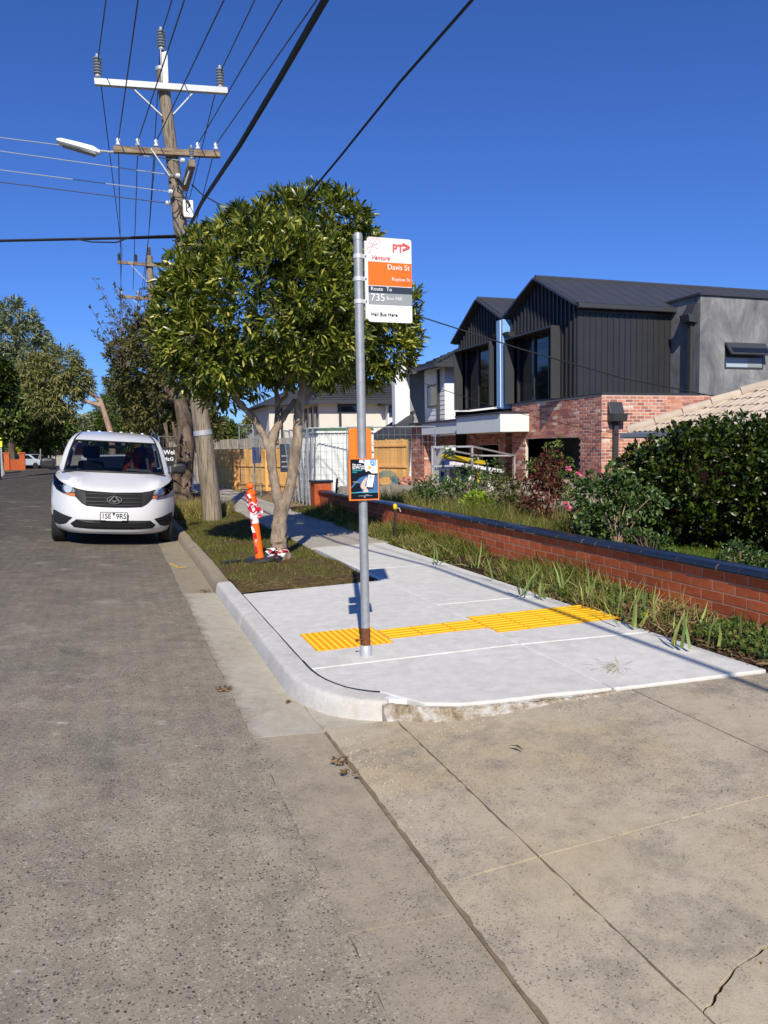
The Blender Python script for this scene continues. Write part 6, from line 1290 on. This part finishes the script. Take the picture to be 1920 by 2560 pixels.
shrub('wild_rose_shrub', 'sprawling thorny shrub with white flowers before the steel rack', 'shrub', [lob(1120,1215,45,13.6),lob(1180,1190,45,13.6),lob(1230,1200,40,13.4),lob(1090,1235,40,13.2),lob(1160,1240,55,13.2),lob(1245,1160,20,13.6),lob(1120,1130,12,14),lob(1060,1225,30,13.6)], 520, 6, .06, .032, 'leaf_rose', 26, None, U(1160,1290,13), 1.2, 1.2, .1)
s_ = bpy.data.objects['wild_rose_shrub']; blooms(s_, [U(1222,1212,12.8),U(1228,1222,12.8),U(1165,1245,12.7),U(1218,1243,12.6),U(1236,1270,12.2)], 'petal_white', .05)
shrub('olive_shrub', 'loose olive green shrub between the steel rack and red shrub', 'shrub', [lob(1290,1215,34,11.6),lob(1265,1250,36,11.4),lob(1305,1265,36,11.2),lob(1245,1210,22,11.8)], 260, 6, .055, .026, 'leaf_dark', 18, None, U(1280,1310,11.2), 1.2, 1.2, .15)
shrub('dark_twiggy_shrub', 'dark twiggy bush at the left end of the garden', 'shrub', [lob(1050,1230,30,14.5),lob(1010,1255,28,14.2),lob(1080,1245,28,14),lob(960,1262,18,14.5)], 200, 6, .05, .026, 'leaf_dark', 16, None, U(1040,1285,14), 1.2, 1.2, .1)
shrub('lime_groundcover', 'bright lime green leafy clump in the weedy garden bed', 'plant', [lob(1190,1255,26,12.2),lob(1215,1270,28,12),lob(1160,1275,20,11.9),lob(1330,1290,16,10.6)], 150, 5, .075, .07, 'leaf_lime', 4, None, U(1195,1300,11.8), 1.)
shrub('low_flower_bush', 'low spent flowering bush behind the wall at right', 'shrub', [lob(1840,1395,46,5.9),lob(1890,1410,45,5.7),lob(1800,1410,26,5.9)], 260, 6, .045, .016, 'leaf_rose', 20, None, U(1850,1440,5.8), 1.2, 1.2, .2)
shrub('small_weed_bush', 'small yellowing weed bush just behind the wall coping', 'shrub', [lob(1620,1350,24,7.2),lob(1655,1358,26,7.),lob(1580,1345,20,7.3)], 130, 6, .05, .022, 'leaf_rose', 10, None, U(1620,1380,7), 1.2)
# weeds and lawn in the garden
def scatter(n, x0, x1, y0, y1): return np.column_stack([rng.uniform(x0,x1,n), rng.uniform(y0,y1,n)])
gzv = lambda x, y: .34-.075*np.maximum(0, x-5.2)
tag(stuff(gblades('lawn_grass', scatter(26000,4.66,8.2,3.6,9.5), gzv, .055, .006, M['grass_lush'])), 'short green lawn behind the low wall under the hedge', 'grass')
xy = scatter(16000,4.7,7.4,8.6,15.5); hgt = .32+.14*np.sin(xy[:,0]*2.3)*np.sin(xy[:,1]*1.7)
tag(stuff(gblades('garden_weeds', xy, gzv, hgt, .009, M['grass'], lean=.55)), 'overgrown tall weeds and grass in the garden bed', 'grass')
tag(stuff(gblades('garden_seed_grass', scatter(2600,4.7,7.,8.4,14.5), gzv, .38, .006, M['grass_dry'], lean=.5)), 'dry seeding grass stalks among the garden weeds', 'grass')
# verge plants between path and wall
n = 13000; xy = np.column_stack([4.47-.62*rng.random(n)**1.2, 6.1+rng.random(n)*11.5]); cl = np.sin(xy[:,1]*2.1)*np.sin(xy[:,1]*.83+1)+.4*np.sin(xy[:,1]*5.7+xy[:,0]*6); ok = rng.random(n) < np.clip(.55+.5*cl, .05, 1); xy = xy[ok]; hgt = (.16+.08*cl[ok])*np.clip((xy[:,0]-3.75)/.35, .35, 1)
tag(stuff(gblades('wall_grass', xy, wz, np.maximum(.06,hgt), .011, M['grass'], lean=.75, bend=.6)), 'long floppy green grass at the foot of the low wall', 'grass')
n = 7500; xy = np.column_stack([4.42-.56*rng.random(n), 4.6+rng.random(n)*12.3]); cl = np.sin(xy[:,1]*1.5+2)*np.sin(xy[:,1]*.6); xy = xy[rng.random(n) < np.clip(.42+.5*cl, .10, 1)]
tag(stuff(gblades('straw_grass', xy, wz, .15, .009, M['grass_dry'], lean=.9, bend=.7)), 'dry straw coloured grass along the path edge by the wall', 'grass')
n = 2600; xy = scatter(n,3.84,4.44,3.72,6.6); C = np.column_stack([xy, wz(xy[:,0],xy[:,1])+.01]); D = np.column_stack([rng.normal(size=(n,2)), rng.uniform(0,.5,n)])
tag(stuff(leaves('leaf_litter', C, D, rng.uniform(.03,.09,n), rng.uniform(.008,.022,n), M['dead'])), 'dry brown leaf litter on the soil beside the footpath', 'leaf litter')
n = 900; xy = np.column_stack([rng.uniform(3.95,4.45,n), 3.8+rng.random(n)*3.2]); cl = np.sin(xy[:,1]*3.3+.5); xy = xy[cl > -.1]; C = np.column_stack([xy, wz(xy[:,0],xy[:,1])+.02])
tag(stuff(rosettes('low_weeds', C, np.tile([0,0,1.], (len(C),1)), 9, .04, .018, M['leaf_mid'], None, 1.2)), 'low ferny weeds under the wall at right', 'weeds')
iris = [(1300,1470,6.9),(1335,1455,7.2),(1400,1460,6.6),(1430,1440,7.0),(1510,1510,5.7),(1545,1520,5.55),(1600,1530,5.35),(1650,1535,5.2),(1740,1590,4.75),(1765,1560,4.95),(1845,1570,4.75),(1880,1560,4.75),(1180,1400,8.4),(1090,1390,9.0),(1460,1480,6.2),(1700,1600,4.6),(1240,1430,7.6),(1360,1475,6.6),(1575,1545,5.2),(1805,1600,4.6)]
lab = ['iris clump nearest the yellow tactile pad','iris leaves leaning on the brick wall','broad flopped iris clump on the soil']
iris.sort(key=lambda q: -q[0]); ORD = ['first','second','third','fourth','fifth','sixth','seventh','eighth','ninth','tenth','eleventh','twelfth','thirteenth','fourteenth','fifteenth','sixteenth','seventeenth','eighteenth','nineteenth','twentieth']
for i, (px, py, Y) in enumerate(iris):
    q = uz(px, py+18, .18); r = root('iris_plant', ORD[i]+' clump of sword shaped iris leaves along the wall, counted from the right', 'plant', q, 'iris clumps along the wall'); k = rng.integers(3,8); P = np.tile(np.array(q), (k,1))+rng.normal(size=(k,3))*np.array([.03,.05,0]); D = np.array([0,0,1.])+randu(k)*rng.uniform(.2,1.3,(k,1)); blades('sword_leaves', P, D, rng.uniform(.14,.36,k), rng.uniform(.016,.028,k), M['iris'], r, .3)
q = uz(1612,1556,.17); df = root('dandelion', 'single yellow dandelion flower at the path edge', 'flower', q); C = np.tile(np.array(q)+np.array([0,0,.05]), (16,1)); leaves('flower_head', C, randu(16)+np.array([0,-.3,.8]), .03, .014, M['petal_yel'], df); MB().tube([q, q+Vector((0,0,.05))], .003, 5).build('stalk', M['leaf_mid'], df)
# ================================================================ SMALL THINGS ON THE GROUND
rr = random.Random(21)
def litter(label, px, py, z, n, L, W, mat, spr, name='leaf_pile', cat='leaves'):
    q = uz(px, py, z); C = np.tile(np.array(q), (n,1))+rng.normal(size=(n,3))*np.array([spr,spr,.004]); C[:,2] = z+.004+abs(rng.normal(size=n))*.006; D = np.column_stack([rng.normal(size=(n,2)), rng.uniform(-.05,.3,n)]); o = leaves(name, C, D, L*rng.uniform(.6,1.3,n), W, M[mat], None); stuff(o) if n > 1 else None; return tag(o, label, cat)
litter('dark clump of leaves and tar on the road by the gutter', 560,1724,.03,60,.022,.012,'dead',.022)
litter('curled brown leaf in the gutter near the kerb', 719,1757,.004,6,.03,.018,'dead',.008)
litter('leaf debris in the gutter where new kerb meets old', 512,1480,.008,26,.04,.012,'dead',.035)
litter('small heap of twigs and leaves at the driveway edge', 850,1905,.02,34,.03,.010,'dead',.022); litter('orange brown leaves caught in the driveway lip', 868,1938,.02,9,.03,.018,'dead',.012)
litter('scatter of dry grass stems on the new concrete', 1530,1672,.148,40,.12,.003,'grass_dry',.05,'grass_stems','grass'); litter('single dark curved gum leaf on the driveway', 1273,1868,.08,1,.09,.02,'leaf_red',.001)
n = 150; xy = np.column_stack([rng.normal(1.12,.08,n), rng.normal(3.4,.25,n)]); xy = xy[(xy[:,0] > 1.07)]
def pebbles(name, xy, zf, r, label, mat):
    m = MB()
    for x, y in xy: s = r*rr.uniform(.5,1.5); z = zf(x, y); m.add([(x+s*.9,y,z),(x-.3*s,y+s*.8,z),(x-.6*s,y-.7*s,z),(x,y,z+s*.8)], [(0,1,3),(1,2,3),(2,0,3)])
    return tag(stuff(m.build(name, mat)), label, 'pebbles')
pebbles('pebbles', xy, lambda x, y: dz(x), .007, 'pale crushed stone chips by the driveway lip', M['gutter_new'])
xy = np.column_stack([rng.uniform(1.5,2.7,34), 3.80-abs(rng.normal(0,.10,34))]); pebbles('rubble_chips', xy, lambda x, y: dz(x), .008, 'small white concrete chips below the broken step', M['gutter_new'])
xy = np.column_stack([rng.uniform(1.1,3.4,120), rng.uniform(1.3,3.6,120)]); pebbles('grit', xy, lambda x, y: dz(x), .006, 'scattered grit and tiny stones over the driveway', M['lot'])
xy = np.column_stack([rng.uniform(-1.5,.6,160), rng.uniform(2,7,160)]); pebbles('road_grit', xy, lambda x, y: road_z(x), .005, 'tiny pale stones lying on the road', M['gutter_new'])
# ================================================================ BACKGROUND TREES
def tree(name, label, base, trunk, lobes, n, k, L, W, leaf, bark, group=None, up=.2, spread=1.1, droop=.15, lo=.55, limbs_=6):
    r = root(name, label, 'tree', base, group); MB().tube([p for p, _ in trunk], [q for _, q in trunk], 10).build('trunk', M[bark], r, smooth=True)
    C, d = lobe_points(lobes, n, lo, 1.08, .55); d = unit(d+np.array([0,0,up])); rosettes('crown', C, d, k, L, W, M[leaf], r, spread, droop=droop)
    t = Vector(trunk[-1][0])
    for i in range(min(limbs_, len(lobes))): e = Vector(lobes[i][0]); MB().tube([t, t.lerp(e,.5)+Vector((0,0,.1)), e], [trunk[-1][1]*.8,trunk[-1][1]*.5,trunk[-1][1]*.2], 8).build('limb', M[bark], r, smooth=True)
    return r
def tl(px, py, rpx, Y, dy=0, sq=1.): d_ = Y*1.06/FPX; return (tuple(uy(px, py, Y+dy)), (rpx*d_, rpx*d_, rpx*d_*sq))
def gb_(px, Y, z=.12): q = uy(px, 1150, Y); q.z = z; return q
GT = 'street trees along the far side'
Y = 98
tree('gum_tree', 'tallest grey green gum tree at the far left', gb_(60,Y), [(gb_(40,Y,0),.45),(uy(38,1000,Y),.34),(uy(36,880,Y),.22)], [tl(40,800,38,Y),tl(20,850,40,Y),tl(60,840,42,Y),tl(75,890,50,Y),tl(0,890,35,Y),tl(20,940,45,Y,1),tl(95,940,48,Y),tl(30,780,22,Y)], 900, 9, .7, .16, 'leaf_gum', 'bark_gum', GT, -.2, 1.1)
Y = 58
lt = tree('leaning_gum_tree', 'gum tree with a bare pinkish trunk leaning left over the road', gb_(283,Y), [(gb_(285,Y,0),.26),(uy(278,1085,Y),.22),(uy(262,1035,Y),.19),(uy(250,1000,Y),.16),(uy(232,988,Y),.13),(uy(210,975,Y),.11)], [tl(150,925,46,Y),tl(180,950,36,Y),tl(120,960,42,Y),tl(110,1000,32,Y),tl(160,990,36,Y),tl(90,930,36,Y),tl(218,970,16,Y),tl(188,1035,14,Y),tl(130,1020,26,Y)], 800, 9, .42, .09, 'leaf_gum2', 'bark_gum', GT, -.5, 1.0)
MB().tube([uy(251,1014,Y), uy(230,1008,Y), uy(205,1000,Y), uy(180,990,Y)], [.17,.14,.12,.08], 8).build('limb', M['bark_gum'], lt, smooth=True)
Y = 80
tree('street_tree', 'mid green tree with dark trunk in front of the orange brick pillars', gb_(26,Y), [(gb_(28,Y,0),.38),(uy(27,1090,Y),.32),(uy(25,1040,Y),.25)], [tl(20,1030,45,Y),tl(60,1010,45,Y),tl(0,1060,35,Y),tl(90,1040,42,Y,3),tl(45,1060,28,Y)], 800, 8, .5, .2, 'leaf_mid', 'bark_dark', GT)
tree('street_tree', 'mid green street tree left of the van mirror', gb_(103,84), [(gb_(103,84,0),.25),(uy(104,1110,84),.2),(uy(104,1085,84),.15)], [tl(100,1060,42,84),tl(130,1050,36,84),tl(75,1075,34,84),tl(150,1075,30,84),tl(120,1095,30,84)], 800, 8, .5, .2, 'leaf_mid', 'bark_dark', GT)
tree('dark_shade_tree', 'very dark conifer crown cut by the left picture edge', gb_(-14,50), [(gb_(-14,50,0),.3),(uy(-12,1050,50),.2)], [tl(-8,960,34,50),tl(-4,930,26,50),tl(0,985,24,50)], 420, 9, .35, .1, 'leaf_hedge', 'bark_dark', GT)
tree('yellow_shrub_tree', 'small yellow green tree beside the brick pillars', gb_(47,90), [(gb_(47,90,0),.15),(uy(47,1110,90),.1)], [tl(42,1075,13,90,0,1.6),tl(48,1120,12,90)], 200, 8, .4, .16, 'leaf_yel', 'bark_dark', GT)
tree('slim_conifer', 'slim dark pencil conifer between the far trees', gb_(62,88), [(gb_(62,88,0),.12),(uy(62,1100,88),.06)], [tl(62,1112,5,88,0,4.)], 160, 9, .35, .08, 'leaf_hedge', 'bark_dark', GT)
GR = 'trees on the building site side'
Y = 26.5
bt = tree('bottlebrush_tree', 'big olive brown bottlebrush tree with shaggy trunk behind the power pole', gb_(455,24.5), [(gb_(452,24.5,0),.40),(uy(448,1230,24.5),.36),(uy(460,1150,24.6),.30),(uy(468,1080,24.8),.26),(uy(450,1000,25.),.2)], [tl(400,880,80,Y),tl(350,930,66,Y,1),tl(440,950,80,Y),tl(330,1000,46,Y,2),tl(400,1010,66,Y,1),tl(480,1020,60,Y),tl(460,860,70,Y),tl(300,880,34,Y,2),tl(310,950,40,Y,2),tl(500,1080,40,Y),tl(520,900,60,Y)], 2500, 9, .16, .05, 'leaf_dark', 'bark_dark', GR, .1)
brr = random.Random(3)
for k in range(60):      # bare twiggy top
    a = uy(brr.uniform(300,400), brr.uniform(850,930), Y); e = a+Vector((brr.uniform(-.9,.4),0,brr.uniform(.5,2.0))); md = a.lerp(e,.5)+Vector((brr.uniform(-.15,.15),0,0)); MB().tube([a, md, e], [.016,.011,.006], 5).build('bare_twig', M['bark_dark'], bt, smooth=True)
    C = np.array([tuple(a.lerp(e,t)) for t in (.5,.7,.85,1.)]); rosettes('twig_leaves', C, np.tile([0,0,1.], (4,1)), 7, .13, .04, M['leaf_dark'], bt, 1.2)
for k in range(26):     # shaggy bark strips
    t = brr.random(); c = uy(450+14*math.sin(t*5), 1235-150*t, 24.5-.3); MB().bar(c+Vector((brr.uniform(-.3,.3),-.02,0)), c+Vector((brr.uniform(-.3,.3),-.05,brr.uniform(.3,.6))), .07, .03).build('bark_strip', M['bark_dark'], bt)
tree('she_oak', 'dark drooping tree behind the van roof', gb_(330,66), [(gb_(322,66,0),.3),(uy(320,1090,66),.26),(uy(318,1000,66),.16)], [tl(300,1030,44,66),tl(340,1050,44,66),tl(275,1075,34,66),tl(310,1090,40,66),tl(360,1090,36,66),tl(300,970,26,66),tl(285,1010,28,66)], 1300, 9, .42, .08, 'leaf_mid', 'bark_gum', GR, -.3)
tree('she_oak', 'dark mass of trees behind the welcome sign', gb_(430,44), [(gb_(430,44,0),.25),(uy(430,1050,44),.2)], [tl(420,1050,60,44),tl(480,1060,50,44),tl(380,1080,50,44),tl(520,1080,40,44),tl(440,1110,50,44)], 1200, 9, .34, .08, 'leaf_dark', 'bark_dark', GR)
tree('round_tree', 'round green tree beyond the grey fence left of the cream house', gb_(570,70), [(gb_(570,70,0),.2),(uy(570,1100,70),.15)], [tl(560,1080,26,70),tl(585,1090,22,70),tl(545,1098,18,70)], 420, 8, .4, .16, 'leaf_mid', 'bark_dark', GR)
tree('round_tree', 'olive tree crown just left of the cream house roof', gb_(650,85), [(gb_(650,85,0),.25),(uy(650,1080,85),.18)], [tl(640,1055,26,85),tl(670,1050,26,85),tl(655,1075,24,85),tl(690,1065,20,85)], 480, 8, .45, .18, 'leaf_gum2', 'bark_dark', GR)
tree('distant_gum', 'hazy small gum tree above the van roof', gb_(245,120), [(gb_(245,120,0),.3),(uy(245,1100,120),.2)], [tl(240,1065,26,120),tl(270,1058,24,120),tl(215,1078,20,120),tl(255,1085,24,120)], 600, 8, .7, .25, 'leaf_gum', 'bark_gum', GR)
# far wooded ridge closing the end of the road
rl = []
for px in range(-60, 800, 26): rl.append(tl(px, 1112+brr.uniform(-10,14), 26, 150, brr.uniform(-8,8)))
for px in range(800, 2100, 40): rl.append(tl(px, 1100+brr.uniform(-6,8), 30, 150, brr.uniform(-8,8)))
C, d = lobe_points(rl, 5200, .4, 1.05, .3); tag(stuff(rosettes('far_trees', C, d, 7, 1.1, .5, M['leaf_mid'], None, 1.2)), 'far belt of green trees closing the view', 'trees')
# ------------------------------------------------ far left frontage
fp = root('brick_pillar_fence', 'orange brick pillars with low infill on the far side', 'fence', gb_(40,76)); 
for px in (17,56): q = gb_(px,76); MB().box(q.x-.22,q.x+.22,75.8,76.2,0,1.62).build('pillar', M['brick_wall'], fp); MB().box(q.x-.28,q.x+.28,75.74,76.26,1.621,1.72).build('pillar_cap', M['brick_wall'], fp)
a, b = gb_(19,76), gb_(54,76); MB().box(a.x+.15,b.x-.15,75.95,76.05,0,1.1).build('infill_panel', M['brick_wall'], fp)
a, b = gb_(62,84), gb_(104,84); df_ = root('dark_fence', 'dark grey fence behind the far parked car', 'fence', a); MB().box(a.x,b.x+.6,84,84.08,0,1.7).build('fence_sheet', M['trim'], df_)
a, b = gb_(104,96), gb_(175,96); pf = root('stone_wall', 'low pale boundary wall at the end of the road', 'wall', a); MB().box(a.x,b.x+2,96,96.2,.1,1.25).build('wall_body', M['old_path'], pf); MB().box(a.x-.05,b.x+2.05,95.95,96.25,1.251,1.32).build('wall_cap', M['old_path'], pf)
rh = root('red_roof_house', 'house with brown tiled roof at the end of the road', 'house', gb_(150,108)); a, b = gb_(122,108), gb_(205,108); MB().box(a.x,b.x,108,114,0,2.3).build('wall', M['brick_wall'], rh); MB().prism([(a.x-.6,107.4,2.3),(b.x+.6,107.4,2.3),(b.x+.6,114.6,2.3),(a.x-.6,114.6,2.3)], [(a.x+1.8,110.8,4.0),(b.x-1.8,110.8,4.0),(b.x-1.8,111.2,4.0),(a.x+1.8,111.2,4.0)]).build('roof', pmat('brown_tile', lin(120,92,78), .8, .2, 4), rh)
bp_ = root('distant_bus_stop', 'small distant white sign on a thin post', 'sign', gb_(138,88)); q = uy(141,1132,88); MB().tube([(q.x-.1,88,0),(q.x-.1,88,q.z+.3)], .05, 6).build('post', M['galv'], bp_); MB().box(q.x-.16,q.x+.16,87.9,87.94,q.z-.25,q.z+.28).build('sign_plate', M['print_white'], bp_); MB().box(q.x-.16,q.x+.16,87.89,87.899,q.z-.24,q.z-.10).build('sign_band', M['sign_grey'], bp_)
ys_ = root('yellow_road_sign', 'yellow sign on grey backing cut by the left picture edge', 'sign', gb_(-3,60)); q = uy(-3,1112,60); MB().box(q.x-.35,q.x+.22,59.9,59.93,q.z-.15,q.z+.25).build('lower_plate', pmat('sign_yellow', lin(244,240,60), .5, .05), ys_); MB().prism([(q.x-.35,59.9,q.z+.32),(q.x+.0,59.9,q.z+.32),(q.x+.22,59.9,q.z+.45),(q.x,59.9,q.z+.58),(q.x-.35,59.9,q.z+.58)], [(q.x-.35,59.93,q.z+.32),(q.x+.0,59.93,q.z+.32),(q.x+.22,59.93,q.z+.45),(q.x,59.93,q.z+.58),(q.x-.35,59.93,q.z+.58)]).build('upper_plate', bpy.data.materials['sign_yellow'], ys_); MB().box(q.x-.3,q.x+.18,59.95,60.0,0,q.z-.16).build('grey_support', M['galv'], ys_)
for px0, px1, y1, Yq, l in ((8,1,1140,62,'leaning thin timber tree prop at far left'),(87,99,1138,80,'leaning timber tree prop beside the far car'),(100,101,1122,80,'upright timber tree prop by the far car')):
    a = gb_(px0,Yq); b = uy(px1,y1,Yq); r = root('tree_prop', l, 'stake', a); MB().bar(a, b, .09, .09).build('prop_post', M['grey_paling'], r)
def small_car(X, Y, rz, label, paint):
    r = root('parked_car', label, 'car', (0,0,0)); s = [(-2.1,.35),(-2.15,.75),(-1.3,.95),(-.6,1.4),(.9,1.42),(1.7,1.0),(2.1,.9),(2.15,.35)]
    MB().prism([(-.8,y,z) for y, z in s], [(.8,y,z) for y, z in s]).build('body', paint, r, bevel=.08)
    for sx in (-1,1): MB().prism([(sx*.805,-1.1,.98),(sx*.805,-.55,1.33),(sx*.805,.85,1.35),(sx*.805,1.5,1.0)], [(sx*.81,-1.1,.98),(sx*.81,-.55,1.33),(sx*.81,.85,1.35),(sx*.81,1.5,1.0)]).build('side_window', M['win'], r)
    MB().prism([(-.7,-1.27,.98),(.7,-1.27,.98),(.62,-.68,1.36),(-.62,-.68,1.36)], [(-.7,-1.29,.99),(.7,-1.29,.99),(.62,-.70,1.37),(-.62,-.70,1.37)]).build('windscreen', M['win'], r)
    for sx in (-1,1):
        for yy in (-1.35,1.35): MB().lathe([(.15,-.09),(.30,-.09),(.32,0),(.30,.09),(.15,.09)], (sx*.74,yy,.32), 'x', 16).build('wheel', M['rubber'], r)
        MB().box(sx*.62-.12,sx*.62+.12,-2.19,-2.13,.62,.74).build('headlight', M['silver'], r)
    r.location = (X,Y,.12); r.rotation_euler = (0,0,rz); return r
q = gb_(76,81); small_car(q.x, q.y, .9, 'pale grey car in the driveway on the far left', pmat('pale_blue_paint', lin(170,180,190), .3, .02))
q = uz(262,1225,.05); small_car(-.05, 22.5, 0, 'white car parked behind the van, seen through its windscreen', M['white_paint'])
# yellow survey mark on the gutter
q = uz(440,1420,.02); m = MB(); pts = [uz(425,1409,.02),uz(446,1420,.02),uz(466,1418,.02)]
for i in range(2): a, b = pts[i], pts[i+1]; m.bar((a.x,a.y,.024),(b.x,b.y,.024),.03,.004)
struct(m.build('survey_mark', pmat('faded_yellow_paint', lin(214,176,60), .8, .2, 30)))

# white chalk scuff on the road
m = MB(); pts = [uz(444,1928,.05),uz(450,1950,.05),uz(455,1972,.05),uz(470,1978,.05),uz(482,1976,.05)]
for i_ in range(4):
    a_, b_ = pts[i_], pts[i_+1]; m.bar((a_.x,a_.y,road_z(a_.x)+.003),(b_.x,b_.y,road_z(b_.x)+.003),.012,.003)
struct(m.build('chalk_mark', M['gutter_new']))
